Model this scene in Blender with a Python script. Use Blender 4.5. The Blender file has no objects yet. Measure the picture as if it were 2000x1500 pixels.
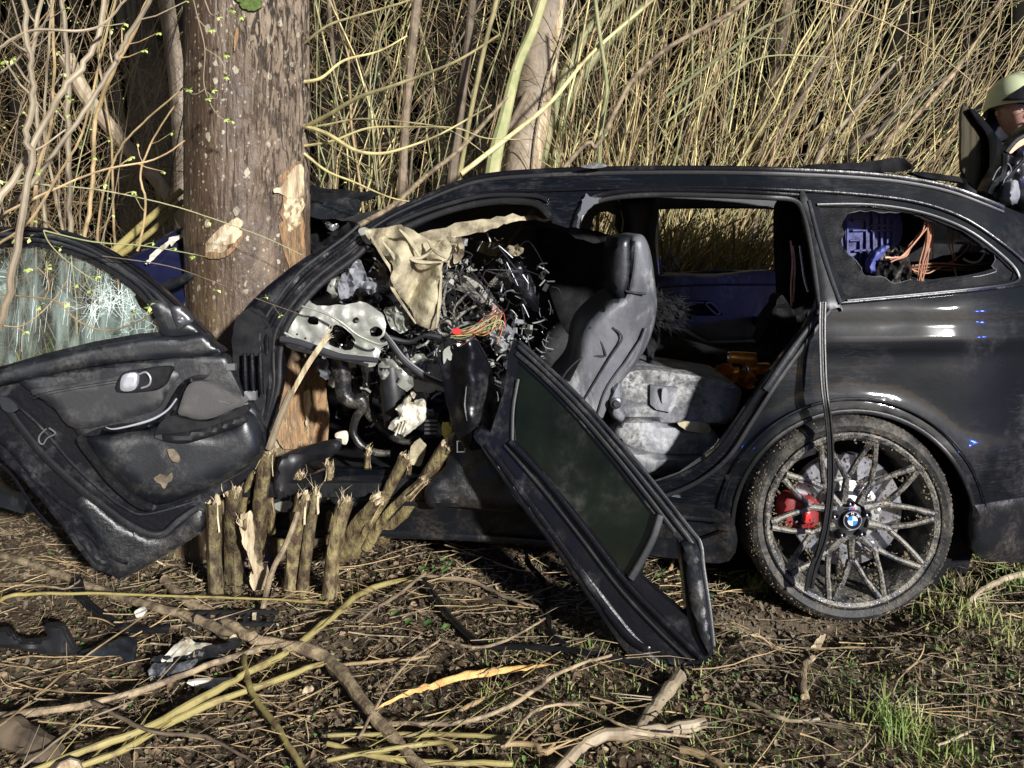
import bpy, math, random, numpy as np
from mathutils import Vector, noise, Matrix
from mathutils.geometry import delaunay_2d_cdt
random.seed(7); rng = np.random.default_rng(7)
S = bpy.context.scene
COL = S.collection

# ------------------------------------------------------------------ camera, sky, sun
H = 1.33; F = 1600.0; YH = 427.0
cam_d = bpy.data.cameras.new('camera'); cam = bpy.data.objects.new('camera', cam_d); COL.objects.link(cam)
cam.location = (0, 0, H); cam.rotation_euler = (math.radians(90), 0, 0)
cam_d.sensor_width = 36; cam_d.lens = F/2000*36; cam_d.shift_y = -(750-YH)/2000
cam_d.clip_start = 0.05; cam_d.clip_end = 400
S.camera = cam
AZ, EL = math.radians(32), math.radians(19)          # floodlight stands right of and behind the camera
ldir = Vector((-math.sin(AZ)*math.cos(EL), math.cos(AZ)*math.cos(EL), -math.sin(EL)))
w = bpy.data.worlds.new('World'); S.world = w; w.use_nodes = True
nt = w.node_tree; nt.nodes.clear()
sky = nt.nodes.new('ShaderNodeTexSky'); sky.sky_type = 'NISHITA'; sky.sun_disc = False
sky.sun_elevation = EL; sky.sun_rotation = math.radians(180)-AZ
bg = nt.nodes.new('ShaderNodeBackground'); bg.inputs['Strength'].default_value = 0.022
wo = nt.nodes.new('ShaderNodeOutputWorld')
nt.links.new(sky.outputs[0], bg.inputs[0]); nt.links.new(bg.outputs[0], wo.inputs[0])
sd = bpy.data.lights.new('sun', 'SUN'); sd.energy = 5.0; sd.angle = math.radians(2.5); sd.color = (1.0, 0.985, 0.965)
so = bpy.data.objects.new('sun', sd); COL.objects.link(so)
so.rotation_euler = ldir.to_track_quat('-Z', 'Y').to_euler(); so.location = (4, -5, 5)
# the two blue beacons whose reflections show in the paint (emergency vehicle behind the camera)
for loc, e in (((6.3, -0.9, 1.55), 85), ((6.2, -1.25, 1.5), 55), ((-3.2, -4.0, 1.5), 14)):
    pl = bpy.data.lights.new('blue_beacon', 'POINT'); pl.energy = e; pl.color = (0.05, 0.12, 1.0); pl.shadow_soft_size = 0.06
    po = bpy.data.objects.new('blue_beacon', pl); COL.objects.link(po); po.location = loc
S.view_settings.view_transform = 'Standard'; S.view_settings.look = 'None'
S.view_settings.exposure = 0.65; S.view_settings.gamma = 1; S.view_settings.use_curve_mapping = False
S.render.engine = 'CYCLES'

# ------------------------------------------------------------------ helpers
WL = {}
def P(px, py, Y): return ((px-1000)/F*Y, Y, H-(py-YH)/F*Y)
def gh(x, y):
    """ground height"""
    h = 0.03*noise.noise((x*0.9, y*0.9, 3.1)) + 0.02*noise.noise((x*3, y*3, 1.7)) + 0.008*noise.noise((x*11, y*11, 5.2))
    h += 0.004*noise.noise((x*35, y*35, 9.2))
    h -= 0.085*math.exp(-(((x-0.95)/0.24)**2 + ((y-2.64)/0.13)**2))       # rut the wheel has dug
    h += 0.045*math.exp(-(((x-0.70)/0.08)**2 + ((y-2.50)/0.12)**2))*(1+.5*noise.noise((x*22, y*22, 4)))       # mud pushed up before it
    h += 0.05*math.exp(-(((x-1.45)/0.14)**2 + ((y-2.60)/0.12)**2))
    t = min(max((y-3.6)/1.6, 0), 1); h += 0.22*t*t*(3-2*t)               # bank behind the car
    return h
def G(px, py, h=0.02):
    Y = (H-h)*F/(py-YH)
    for _ in range(2):
        x = (px-1000)/F*Y; Y = (H-h-gh(x, Y))*F/(py-YH)
    return ((px-1000)/F*Y, Y, gh((px-1000)/F*Y, Y)+h)
def cr(pts, n=6, closed=False):
    pts = [np.array(p, float) for p in pts]; out = []; N = len(pts)
    rngk = range(N if closed else N-1)
    for i in rngk:
        if closed: p0, p1, p2, p3 = pts[(i-1) % N], pts[i], pts[(i+1) % N], pts[(i+2) % N]
        else: p0, p1, p2, p3 = pts[max(i-1, 0)], pts[i], pts[i+1], pts[min(i+2, N-1)]
        for k in range(n):
            t = k/n
            out.append(0.5*((2*p1)+(-p0+p2)*t+(2*p0-5*p1+4*p2-p3)*t*t+(-p0+3*p1-3*p2+p3)*t**3))
    if not closed: out.append(pts[-1])
    return out
def tag(o, label=None, cat=None, group=None, kind=None):
    if label: o['label'] = label
    if cat: o['category'] = cat
    if group: o['group'] = group
    if kind: o['kind'] = kind
    return o
def empty(name, loc, label=None, cat=None, group=None):
    o = bpy.data.objects.new(name, None); COL.objects.link(o); o.location = loc; o.empty_display_size = .1
    WL[o] = Vector(loc); return tag(o, label, cat, group)
class MB:
    def __init__(s): s.v = []; s.f = []; s.n = 0
    def add(s, v, f):
        b = s.n; s.v.extend([tuple(map(float, q)) for q in v]); s.f.extend([tuple(b+i for i in q) for q in f]); s.n += len(v); return s
    def box(s, c, d, rot=None):
        x, y, z = [q/2 for q in d]
        vs = [Vector((i*x, j*y, k*z)) for i in (-1, 1) for j in (-1, 1) for k in (-1, 1)]
        if rot: vs = [rot @ q for q in vs]
        vs = [q+Vector(c) for q in vs]
        return s.add(vs, [(0,1,3,2),(4,6,7,5),(0,4,5,1),(2,3,7,6),(0,2,6,4),(1,5,7,3)])
    def tube(s, pts, r, seg=8, caps=True, flat=1.0, ref=(0, 1, 0)):
        pts = [Vector(p) for p in pts]; K = len(pts)
        if not hasattr(r, '__len__'): r = [r]*K
        elif len(r) != K:
            r = list(np.interp(np.linspace(0, 1, K), np.linspace(0, 1, len(r)), r))
        vs = []; ref = Vector(ref)
        for i, p in enumerate(pts):
            t = (pts[min(i+1, K-1)]-pts[max(i-1, 0)]).normalized()
            u = t.cross(ref)
            if u.length < .1: u = t.cross(Vector((1, 0, 0)))
            u.normalize(); v = u.cross(t)
            for k in range(seg):
                a = 2*math.pi*k/seg
                vs.append(p + u*(math.cos(a)*r[i]) + v*(math.sin(a)*r[i]*flat))
        fs = [(i*seg+k, i*seg+(k+1) % seg, (i+1)*seg+(k+1) % seg, (i+1)*seg+k) for i in range(K-1) for k in range(seg)]
        if caps: fs += [tuple(range(seg))[::-1], tuple((K-1)*seg+k for k in range(seg))]
        return s.add(vs, fs)
    def lathe(s, c, prof, seg=48, axis='y', a0=0, a1=2*math.pi, rad=None):
        """prof: list of (radius, offset along axis)"""
        full = abs(a1-a0-2*math.pi) < 1e-6; n = seg if full else seg+1; vs = []
        for k in range(n):
            a = a0+(a1-a0)*k/seg; ca, sa = math.cos(a), math.sin(a)
            for j, (r, o) in enumerate(prof):
                if rad: r = rad(r, a, j)
                vs.append((c[0]+r*ca, c[1]+o, c[2]+r*sa) if axis == 'y' else (c[0]+r*ca, c[1]+r*sa, c[2]+o))
        m = len(prof)
        fs = [(k*m+j, k*m+j+1, ((k+1) % n)*m+j+1, ((k+1) % n)*m+j) for k in range(seg) for j in range(m-1)]
        return s.add(vs, fs)
    def build(s, name, mat, parent=None, smooth=True, sharp=35, label=None, cat=None, group=None, kind=None):
        if parent is not None: o0 = WL[parent]
        else:
            a = np.array(s.v); o0 = Vector(((a[:,0].min()+a[:,0].max())/2, (a[:,1].min()+a[:,1].max())/2, a[:,2].min()))
        me = bpy.data.meshes.new(name)
        me.from_pydata([(q[0]-o0[0], q[1]-o0[1], q[2]-o0[2]) for q in s.v], [], s.f); me.validate()
        me.materials.append(mat)
        if smooth:
            me.polygons.foreach_set('use_smooth', [True]*len(me.polygons))
            me.set_sharp_from_angle(angle=math.radians(sharp))
        o = bpy.data.objects.new(name, me); COL.objects.link(o)
        if parent is not None: o.parent = parent; WL[o] = o0
        else: o.location = o0; WL[o] = o0
        return tag(o, label, cat, group, kind)
def inside(x, y, poly):
    """vectorised point in polygon"""
    c = np.zeros(len(x), bool); n = len(poly); j = n-1
    for i in range(n):
        xi, yi = poly[i]; xj, yj = poly[j]
        if yi != yj:
            m = ((yi > y) != (yj > y)) & (x < (xj-xi)*(y-yi)/(yj-yi)+xi); c ^= m
        j = i
    return c
def dist(x, y, poly):
    d = np.full(len(x), 1e9); n = len(poly)
    for i in range(n):
        ax, ay = poly[i]; bx, by = poly[(i+1) % n]; dx, dy = bx-ax, by-ay; L = dx*dx+dy*dy+1e-9
        t = np.clip(((x-ax)*dx+(y-ay)*dy)/L, 0, 1); d = np.minimum(d, np.hypot(x-ax-t*dx, y-ay-t*dy))
    return d
def panel(name, outline, mat, parent, Y, holes=(), thick=.01, step=18, infl=0, iw=25, crump=0, cs=40, rough=0, smooth_out=True,
          sharp=40, build=True, mb=None, seed=0, **kw):
    """A sheet with real thickness whose outline is given in picture units at its own depth Y(px,py)."""
    Yf = Y if callable(Y) else (lambda a, b: Y)
    def dens(pl):
        if smooth_out:
            q = cr(pl, 4, True)
        else:
            q = []
            for i in range(len(pl)):
                a, b = np.array(pl[i], float), np.array(pl[(i+1) % len(pl)], float)
                n = max(1, int(np.hypot(*(b-a))/step))
                q += [a+(b-a)*k/n for k in range(n)]
        if rough:
            q = [p+np.array([noise.noise((p[0]*.13, p[1]*.13, seed+1.))*rough*2, noise.noise((p[0]*.13, p[1]*.13, seed+8.))*rough*2]) for p in q]
        return [(float(p[0]), float(p[1])) for p in q]
    O = dens(outline); Hs = [dens(h) for h in holes]
    a = np.array(O); xs = np.arange(a[:,0].min(), a[:,0].max(), step); ys = np.arange(a[:,1].min(), a[:,1].max(), step)
    gx, gy = np.meshgrid(xs, ys); gx = gx + (np.arange(gx.shape[0]) % 2)[:,None]*step*.5; gx = gx.ravel(); gy = gy.ravel()
    m = inside(gx, gy, O) & (dist(gx, gy, O) > step*.35)
    for h in Hs: m &= ~inside(gx, gy, h) & (dist(gx, gy, h) > step*.35)
    V = list(O); E = [(i, (i+1) % len(O)) for i in range(len(O))]
    for h in Hs:
        b = len(V); V += h; E += [(b+i, b+(i+1) % len(h)) for i in range(len(h))]
    V += list(zip(gx[m].tolist(), gy[m].tolist()))
    vo, eo, fo, *_ = delaunay_2d_cdt([Vector(v) for v in V], E, [], 0, 1e-4)
    va = np.array([tuple(v) for v in vo]); fa = [tuple(f) for f in fo]
    c = np.array([va[list(f)].mean(0) for f in fa]); k = inside(c[:,0], c[:,1], O)
    for h in Hs: k &= ~inside(c[:,0], c[:,1], h)
    fa = [f for f, q in zip(fa, k) if q]
    off = np.zeros(len(va))
    if infl:
        d = dist(va[:,0], va[:,1], O)
        for h in Hs: d = np.minimum(d, dist(va[:,0], va[:,1], h))
        off -= infl*np.sqrt(np.clip(1-(1-np.clip(d/iw, 0, 1))**2, 0, 1))
    if crump:
        off += np.array([crump*(noise.noise((x/cs, y/cs, seed+.5))+.5*noise.noise((x/cs*2.3, y/cs*2.3, seed+4.5))) for x, y in va])
    fr = [P(x, y, Yf(x, y)+o) for (x, y), o in zip(va, off)]
    bk = [P(x, y, Yf(x, y)+o0+thick) for (x, y), o0 in zip(va, off*0 if infl and not crump else off)]
    bk = [(f[0], b[1], f[2]) for f, b in zip(fr, bk)]      # straight back, not scaled about the camera
    n = len(va); faces = []
    ec = {}
    for f in fa:
        # orient towards camera (-Y)
        A, B, C_ = [Vector(fr[i]) for i in f[:3]]
        if (B-A).cross(C_-A).y > 0: f = f[::-1]
        faces.append(f); faces.append(tuple(i+n for i in f[::-1]))
        for i in range(len(f)):
            e = (f[i], f[(i+1) % len(f)]); key = tuple(sorted(e)); ec[key] = None if key in ec else e
    for e in ec.values():
        if e: faces.append((e[1], e[0], e[0]+n, e[1]+n))
    if mb is None: mb = MB()
    mb.add(fr+bk, faces)
    used = set(i for f in faces for i in f)
    if build: return mb.build(name, mat, parent, sharp=sharp, **kw)
    return mb
def ptube(pts, Y, r, seg=8, n=4, mb=None, flat=1.0):
    """tube along picture-unit points; Y float or function; r in metres"""
    q = cr(pts, n) if n > 1 else [np.array(p, float) for p in pts]
    w = [P(p[0], p[1], (p[2] if len(p) > 2 else (Y(p[0], p[1]) if callable(Y) else Y))) for p in q]
    mb = mb or MB(); mb.tube(w, r, seg, flat=flat); return mb
def fast_tubes(name, Pn, R, Sd, mat, parent=None, **kw):
    """Pn (N,K,3), R (N,K)"""
    N, K, _ = Pn.shape
    T = np.gradient(Pn, axis=1); T /= np.linalg.norm(T, axis=2, keepdims=True)+1e-9
    ref = np.array([0.13, 1, 0.21]); ref = ref/np.linalg.norm(ref)
    U = np.cross(T, ref); U /= np.linalg.norm(U, axis=2, keepdims=True)+1e-9; W = np.cross(U, T)
    a = np.arange(Sd)*2*math.pi/Sd
    V = Pn[:,:,None,:] + R[:,:,None,None]*(np.cos(a)[None,None,:,None]*U[:,:,None,:]+np.sin(a)[None,None,:,None]*W[:,:,None,:])
    V = V.reshape(-1, 3)
    n_, k_, s_ = np.meshgrid(np.arange(N), np.arange(K-1), np.arange(Sd), indexing='ij')
    b = (n_*K+k_)*Sd; s2 = (s_+1) % Sd
    Q = np.stack([b+s_, b+s2, b+Sd+s2, b+Sd+s_], -1).reshape(-1, 4)
    return raw(name, V, Q, mat, parent, **kw)
def raw_mesh(name, V, Q, mat):
    me = bpy.data.meshes.new(name); me.vertices.add(len(V)); me.vertices.foreach_set('co', V.astype(np.float32).ravel())
    me.loops.add(Q.size); me.loops.foreach_set('vertex_index', Q.astype(np.int32).ravel())
    me.polygons.add(len(Q)); me.polygons.foreach_set('loop_start', np.arange(len(Q), dtype=np.int32)*Q.shape[1])
    me.polygons.foreach_set('use_smooth', np.ones(len(Q), bool)); me.update(calc_edges=True); me.validate(); me.materials.append(mat)
    return me
def raw(name, V, Q, mat, parent=None, **kw):
    o = bpy.data.objects.new(name, raw_mesh(name, V, Q, mat)); COL.objects.link(o)
    if parent is not None:
        o.parent = parent; o.data.transform(Matrix.Translation(-WL[parent]))
    WL[o] = Vector((0, 0, 0)); return tag(o, **kw)

# ------------------------------------------------------------------ materials
def mat(name, col, rough=.5, metal=0, col2=None, sc=8, c_lo=.4, c_hi=.6, det=6, stretch=(1, 1, 1), dust=None, bump=None, rvar=0,
        spots=None, coat=0, spec=.5, rand=0, sss=0, alpha=None, trans=0, scratch=None):
    m = bpy.data.materials.new(name); m.use_nodes = True; t = m.node_tree; n = t.nodes; L = t.links
    b = n['Principled BSDF']; b.inputs['Roughness'].default_value = rough; b.inputs['Metallic'].default_value = metal
    b.inputs['Specular IOR Level'].default_value = spec
    if coat: b.inputs['Coat Weight'].default_value = coat; b.inputs['Coat Roughness'].default_value = .06
    if trans: b.inputs['Transmission Weight'].default_value = trans
    tc = n.new('ShaderNodeTexCoord'); mp = n.new('ShaderNodeMapping'); mp.inputs['Scale'].default_value = stretch
    L.new(tc.outputs['Object'], mp.inputs[0]); vec = mp.outputs[0]
    def ns(scale, detail=6, dist_=0, v=None):
        q = n.new('ShaderNodeTexNoise'); q.inputs['Scale'].default_value = scale; q.inputs['Detail'].default_value = detail
        q.inputs['Roughness'].default_value = .62; q.inputs['Distortion'].default_value = dist_
        L.new(v or vec, q.inputs['Vector']); return q.outputs[0]
    def ramp(src, a, c):
        q = n.new('ShaderNodeMapRange'); q.inputs[1].default_value = a; q.inputs[2].default_value = c; L.new(src, q.inputs[0]); return q.outputs[0]
    def mix(fac, A, B):
        q = n.new('ShaderNodeMix'); q.data_type = 'RGBA'
        if isinstance(fac, float): q.inputs[0].default_value = fac
        else: L.new(fac, q.inputs[0])
        for s, i in ((A, 6), (B, 7)):
            if isinstance(s, tuple): q.inputs[i].default_value = (*s, 1)
            else: L.new(s, q.inputs[i])
        return q.outputs[2]
    c = tuple(col)
    if col2: c = mix(ramp(ns(sc, det), c_lo, c_hi), c, tuple(col2))
    r = None
    if dust:      # (colour, scale, lo, hi, amount)
        dcol, dsc, lo, hi = dust[:4]; am = dust[4] if len(dust) > 4 else 1.
        d0 = ramp(ns(dsc, 10, .4), lo, hi); d1 = ramp(ns(dsc*9, 8), .35, .7)
        q = n.new('ShaderNodeMath'); q.operation = 'MULTIPLY'; L.new(d0, q.inputs[0]); L.new(d1, q.inputs[1])
        q2 = n.new('ShaderNodeMath'); q2.operation = 'MULTIPLY'; L.new(q.outputs[0], q2.inputs[0]); q2.inputs[1].default_value = am
        c = mix(q2.outputs[0], c, tuple(dcol))
        q3 = n.new('ShaderNodeMapRange'); q3.inputs[3].default_value = rough; q3.inputs[4].default_value = .85; L.new(q2.outputs[0], q3.inputs[0]); r = q3.outputs[0]
    if scratch:   # (colour, amount) fine wiped streaks
        mp2 = n.new('ShaderNodeMapping'); mp2.inputs['Scale'].default_value = (3, 3, 26); mp2.inputs['Rotation'].default_value = (0, .5, 0)
        L.new(tc.outputs['Object'], mp2.inputs[0])
        a = ramp(ns(5, 8, 1.2, mp2.outputs[0]), .5, .72); g = ramp(ns(2.2, 3), .48, .62)
        q = n.new('ShaderNodeMath'); q.operation = 'MULTIPLY'; L.new(a, q.inputs[0]); L.new(g, q.inputs[1])
        q2 = n.new('ShaderNodeMath'); q2.operation = 'MULTIPLY'; L.new(q.outputs[0], q2.inputs[0]); q2.inputs[1].default_value = scratch[1]
        c = mix(q2.outputs[0], c, tuple(scratch[0]))
    if spots:     # (colour, scale, radius)
        for (scol, ssc, srad) in (spots if isinstance(spots, list) else [spots]):
            vo = n.new('ShaderNodeTexVoronoi'); vo.inputs['Scale'].default_value = ssc; L.new(tc.outputs['Object'], vo.inputs['Vector'])
            wn = ns(ssc*2.2, 3, 0, tc.outputs['Object'])
            q = n.new('ShaderNodeMath'); q.operation = 'MULTIPLY_ADD'; L.new(wn, q.inputs[0]); q.inputs[1].default_value = .35; L.new(vo.outputs['Distance'], q.inputs[2])
            sz = n.new('ShaderNodeSeparateColor'); L.new(vo.outputs['Color'], sz.inputs[0])
            th = n.new('ShaderNodeMath'); th.operation = 'MULTIPLY_ADD'; L.new(sz.outputs[0], th.inputs[0]); th.inputs[1].default_value = srad; th.inputs[2].default_value = .12
            lt = n.new('ShaderNodeMath'); lt.operation = 'LESS_THAN'; L.new(q.outputs[0], lt.inputs[0]); L.new(th.outputs[0], lt.inputs[1])
            c = mix(lt.outputs[0], c, tuple(scol))
    if rand:
        oi = n.new('ShaderNodeObjectInfo'); hs = n.new('ShaderNodeHueSaturation'); 
        q = n.new('ShaderNodeMapRange'); q.inputs[3].default_value = 1-rand; q.inputs[4].default_value = 1+rand; L.new(oi.outputs['Random'], q.inputs[0])
        L.new(q.outputs[0], hs.inputs['Value'])
        if isinstance(c, tuple): hs.inputs['Color'].default_value = (*c, 1)
        else: L.new(c, hs.inputs['Color'])
        c = hs.outputs[0]
    if isinstance(c, tuple): b.inputs['Base Color'].default_value = (*c, 1)
    else: L.new(c, b.inputs['Base Color'])
    if rvar and r is None:
        q3 = n.new('ShaderNodeMapRange'); q3.inputs[1].default_value = .3; q3.inputs[2].default_value = .7
        q3.inputs[3].default_value = max(rough-rvar, .03); q3.inputs[4].default_value = min(rough+rvar, 1); L.new(ns(sc*2, 8), q3.inputs[0]); r = q3.outputs[0]
    if r is not None: L.new(r, b.inputs['Roughness'])
    if bump:
        bs = bump if isinstance(bump, list) else [bump]; prev = None
        for (bsc, st, bd) in bs:
            bp = n.new('ShaderNodeBump'); bp.inputs['Strength'].default_value = st; bp.inputs['Distance'].default_value = bd
            L.new(ns(bsc, 8), bp.inputs['Height'])
            if prev: L.new(prev, bp.inputs['Normal'])
            prev = bp.outputs[0]
        L.new(prev, b.inputs['Normal'])
    if alpha is not None: b.inputs['Alpha'].default_value = alpha
    return m
MUD = (.16, .125, .085); ASH = (.22, .22, .22)
M = {}
M['paint'] = mat('black_paint', (.002, .003, .005), .45, 0, spec=.10, coat=.7, dust=((.085, .08, .075), 4.5, .52, .70, .38), bump=[(3, .12, .02), (60, .12, .002)], scratch=((.10, .10, .12), .28), spots=[((.34, .31, .27), 170, .07), ((.22, .21, .19), 60, .03)])
M['paint_dirty'] = mat('muddy_black_paint', (.006, .007, .009), .35, 0, dust=((.07, .055, .04), 7, .48, .68, .7), bump=[(6, .3, .02), (90, .4, .004)], spots=[((.30, .26, .19), 95, .08), ((.26, .22, .16), 170, .10)])
M['paint_gloss'] = mat('glossy_black_paint', (.004, .004, .006), .27, 0, spec=.35, dust=((.10, .10, .10), 6, .53, .72, .6), bump=[(5, .3, .02)], spots=((.3, .28, .25), 60, .05))
M['soot'] = mat('sooty_black', (.005, .005, .006), .8, 0, spec=.15, col2=(.014, .014, .015), sc=14, bump=(50, .5, .005))
M['rubber'] = mat('black_rubber', (.008, .008, .009), .38, 0, dust=((.10, .095, .09), 9, .52, .75, .4), bump=(80, .2, .002))
M['grey_plastic'] = mat('grey_plastic', (.006, .007, .0095), .36, 0, col2=(.013, .0145, .018), sc=5, dust=((.10, .095, .08), 9, .50, .7, .55), bump=[(120, .25, .002)], spots=((.3, .27, .2), 45, .04))
M['black_plastic'] = mat('black_plastic', (.011, .011, .013), .45, 0, dust=((.12, .11, .1), 7, .5, .75, .5), bump=(70, .2, .002), rvar=.1)
M['seat'] = mat('scorched_seat_leather', (.055, .057, .064), .45, 0, col2=(.12, .123, .135), sc=5, dust=((.42, .41, .39), 6, .52, .66, .85), bump=[(25, .35, .01), (150, .2, .002)], stretch=(1, 1, .5))
M['ashseat'] = mat('ash_covered_seat', (.035, .035, .04), .6, 0, col2=(.20, .205, .23), sc=6, c_lo=.42, c_hi=.58, det=12, dust=((.50, .50, .48), 7, .46, .62, .9), bump=[(30, .6, .006), (170, .5, .002)])
M['airbag'] = mat('scorched_airbag_cloth', (.42, .37, .245), .85, 0, col2=(.10, .075, .045), sc=9, c_lo=.44, c_hi=.64, det=12, bump=[(14, .6, .02), (200, .2, .001)], dust=((.05, .04, .03), 9, .56, .72, .8))
M['bare_metal'] = mat('bare_grey_metal', (.40, .40, .37), .42, .35, col2=(.25, .26, .22), sc=6, bump=[(12, .35, .01)], dust=((.1, .09, .07), 10, .5, .7, .8))
M['chrome'] = mat('satin_chrome', (.42, .43, .46), .34, .6, rvar=.08, dust=((.2, .18, .15), 14, .55, .75, .5))
M['white'] = mat('scorched_white_plastic', (.62, .59, .50), .6, 0, col2=(.25, .21, .14), sc=16, c_lo=.45, c_hi=.65, bump=(30, .4, .006), dust=((.05, .04, .03), 22, .6, .75, .8))
M['blue_lit_plastic'] = mat('blue_lit_plastic', (.06, .07, .26), .5, 0, col2=(.03, .034, .14), sc=7, bump=(40, .3, .003), dust=((.01, .01, .012), 5, .5, .6, .9))  # blue lamp light put into the plastic's own colour
M['copper'] = mat('scorched_copper_wire', (.55, .27, .16), .5, .25, col2=(.35, .17, .11), sc=30)
M['hose'] = mat('melted_hose', (.012, .012, .012), .3, 0, dust=((.20, .17, .13), 16, .48, .64, .8), bump=(40, .5, .006))
M['tyre'] = mat('muddy_tyre', (.008, .008, .008), .6, 0, col2=(.02, .019, .017), sc=16, dust=((.15, .13, .10), 9, .46, .60, .95), bump=[(45, .8, .006), (140, .6, .002)], spots=((.28, .25, .18), 150, .10))
M['rim'] = mat('muddy_alloy', (.04, .04, .045), .35, .5, dust=((.36, .33, .26), 18, .40, .55, 1.), bump=[(90, .9, .004)], spots=((.36, .32, .25), 110, .3))
M['mudclump'] = mat('dried_mud', (.17, .14, .095), .95, 0, col2=(.08, .06, .04), sc=30, bump=(90, .9, .006))
M['disc'] = mat('brake_disc_steel', (.45, .46, .5), .3, .9, rvar=.1, dust=((.10, .085, .07), 12, .45, .65, .9))
M['red'] = mat('red_caliper_paint', (.24, .010, .012), .5, 0, dust=((.05, .035, .03), 14, .42, .62, .9), bump=(30, .3, .004))
M['redplug'] = mat('red_connector', (.7, .03, .03), .4)
M['nut'] = mat('bolt_steel', (.09, .09, .1), .35, .7)
M['logo_b'] = mat('emblem_blue', (.03, .20, .62), .25); M['logo_w'] = mat('emblem_white', (.8, .8, .82), .3); M['logo_k'] = mat('emblem_black', (.01, .01, .012), .2)
M['dark_glass'] = mat('dark_tinted_glass', (.002, .003, .002), .10, 0, col2=(.005, .007, .004), sc=3.5, dust=((.020, .022, .016), 2.6, .50, .72, .9), bump=(4, .1, .01), spots=((.006, .006, .006), 45, .06))
M['crushed'] = mat('crazed_black_glass', (.004, .004, .005), .5, 0, col2=(.016, .016, .018), sc=25, c_lo=.5, c_hi=.7, spec=.12, bump=[(110, .6, .002)], spots=[((.34, .34, .36), 190, .07), ((.05, .05, .055), 110, .12)])  # pale spots paint in the sparkle of the crazed glass
M['bark'] = None
M['wood'] = mat('fresh_wood', (.58, .49, .32), .75, 0, col2=(.27, .19, .11), sc=6, stretch=(6, 6, 1), bump=(26, .7, .008))
M['wood_rust'] = mat('scraped_inner_bark', (.32, .19, .09), .85, 0, col2=(.11, .07, .045), sc=9, stretch=(5, 5, 1), bump=(25, .8, .012), dust=((.7, .55, .3), 9, .55, .65, .8))
M['stem'] = mat('hazel_stem_bark', (.56, .48, .22), .6, 0, col2=(.22, .18, .08), sc=7, c_lo=.42, c_hi=.6, rand=.5, stretch=(1, 1, .4))
M['stem_g'] = mat('green_stem_bark', (.20, .22, .09), .55, 0, col2=(.33, .30, .16), sc=7, rand=.4)
M['stem_r'] = mat('reddish_twig_bark', (.20, .14, .07), .65, 0, col2=(.42, .30, .15), sc=8, rand=.4)
M['stem_p'] = mat('pale_sapling_bark', (.36, .30, .20), .6, 0, col2=(.17, .125, .08), sc=12, c_lo=.35, c_hi=.65, rand=.25, bump=(60, .5, .003), stretch=(1, 1, .4), spots=((.6, .52, .4), 60, .05))
M['stem_d'] = mat('dark_stem_bark', (.10, .075, .05), .7, 0, col2=(.2, .15, .1), sc=12, rand=.3, bump=(60, .5, .003))
M['branch'] = mat('fallen_branch_bark', (.34, .26, .155), .7, 0, col2=(.12, .085, .055), sc=22, c_lo=.42, c_hi=.6, rand=.25, bump=[(40, .7, .006), (160, .5, .002)], spots=((.55, .5, .35), 70, .08))
M['olive'] = mat('olive_shoot_bark', (.30, .25, .09), .55, 0, col2=(.15, .10, .05), sc=18, c_lo=.5, c_hi=.7, rand=.2, bump=(70, .4, .003), spots=((.5, .45, .25), 90, .05))
M['stump'] = mat('stump_bark', (.055, .034, .021), .45, 0, col2=(.25, .205, .09), sc=34, c_lo=.42, c_hi=.66, det=12, rand=.35, stretch=(1, 1, .5), bump=[(40, 1., .01), (160, .8, .003)], spots=[((.34, .27, .15), 110, .12), ((.03, .02, .012), 60, .16)])
M['bud'] = mat('young_leaf_green', (.35, .50, .10), .5, 0, col2=(.5, .55, .2), sc=30)
M['grass'] = mat('grass_blade', (.13, .21, .04), .5, 0, col2=(.33, .32, .12), sc=5, c_lo=.42, c_hi=.6)
M['drygrass'] = mat('dry_grass', (.32, .26, .14), .7, 0, col2=(.15, .12, .07), sc=6)
M['ivy'] = mat('green_ground_leaf', (.05, .13, .03), .4, 0, col2=(.12, .2, .06), sc=20)
M['jacket'] = mat('dark_turnout_cloth', (.012, .013, .018), .85, 0, bump=(60, .5, .004))
M['skin'] = mat('skin', (.55, .33, .25), .5, 0, col2=(.48, .25, .2), sc=18)
M['helmet'] = mat('luminous_helmet_shell', (.62, .66, .42), .3, 0, rvar=.05)
M['hair'] = mat('dark_hair', (.03, .02, .015), .6)
M['can_o'] = mat('orange_can_print', (.75, .30, .03), .3, .4, col2=(.5, .15, .02), sc=30); M['alu'] = mat('aluminium', (.75, .75, .76), .25, .9)
M['teal'] = mat('teal_plastic', (.02, .25, .2), .5)
M['yellow'] = mat('yellow_foam', (.75, .62, .12), .8, col2=(.5, .4, .1), sc=20)
# ------------------------------------------------------------------ ground
def axis(a, b, fine, lo, hi):
    L = list(np.arange(a, b, fine)); s = fine; x = b
    while x < hi: L.append(x); s *= 1.25; x += s
    s = fine; x = a-fine
    while x > lo: L.insert(0, x); s *= 1.25; x -= s
    return np.array(L)
gxs = axis(-2.4, 2.4, .02, -90, 90); gys = axis(1.6, 4.0, .02, -60, 120)
gv = np.array([(x, y, gh(x, y)) for y in gys for x in gxs])
nx, ny = len(gxs), len(gys)
ii, jj = np.meshgrid(np.arange(nx-1), np.arange(ny-1)); b0 = (jj*nx+ii).ravel()
gq = np.stack([b0, b0+1, b0+nx+1, b0+nx], -1)
m_ground = mat('forest_soil', (.055, .038, .024), .95, 0, spec=.2, col2=(.14, .105, .065), sc=7, c_lo=.42, c_hi=.62, bump=[(30, .9, .02), (110, .9, .008)],
               dust=((.17, .14, .10), 2.2, .47, .62, .9), spots=[((.26, .20, .12), 60, .18), ((.02, .013, .01), 45, .2), ((.33, .28, .18), 120, .10)])
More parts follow.
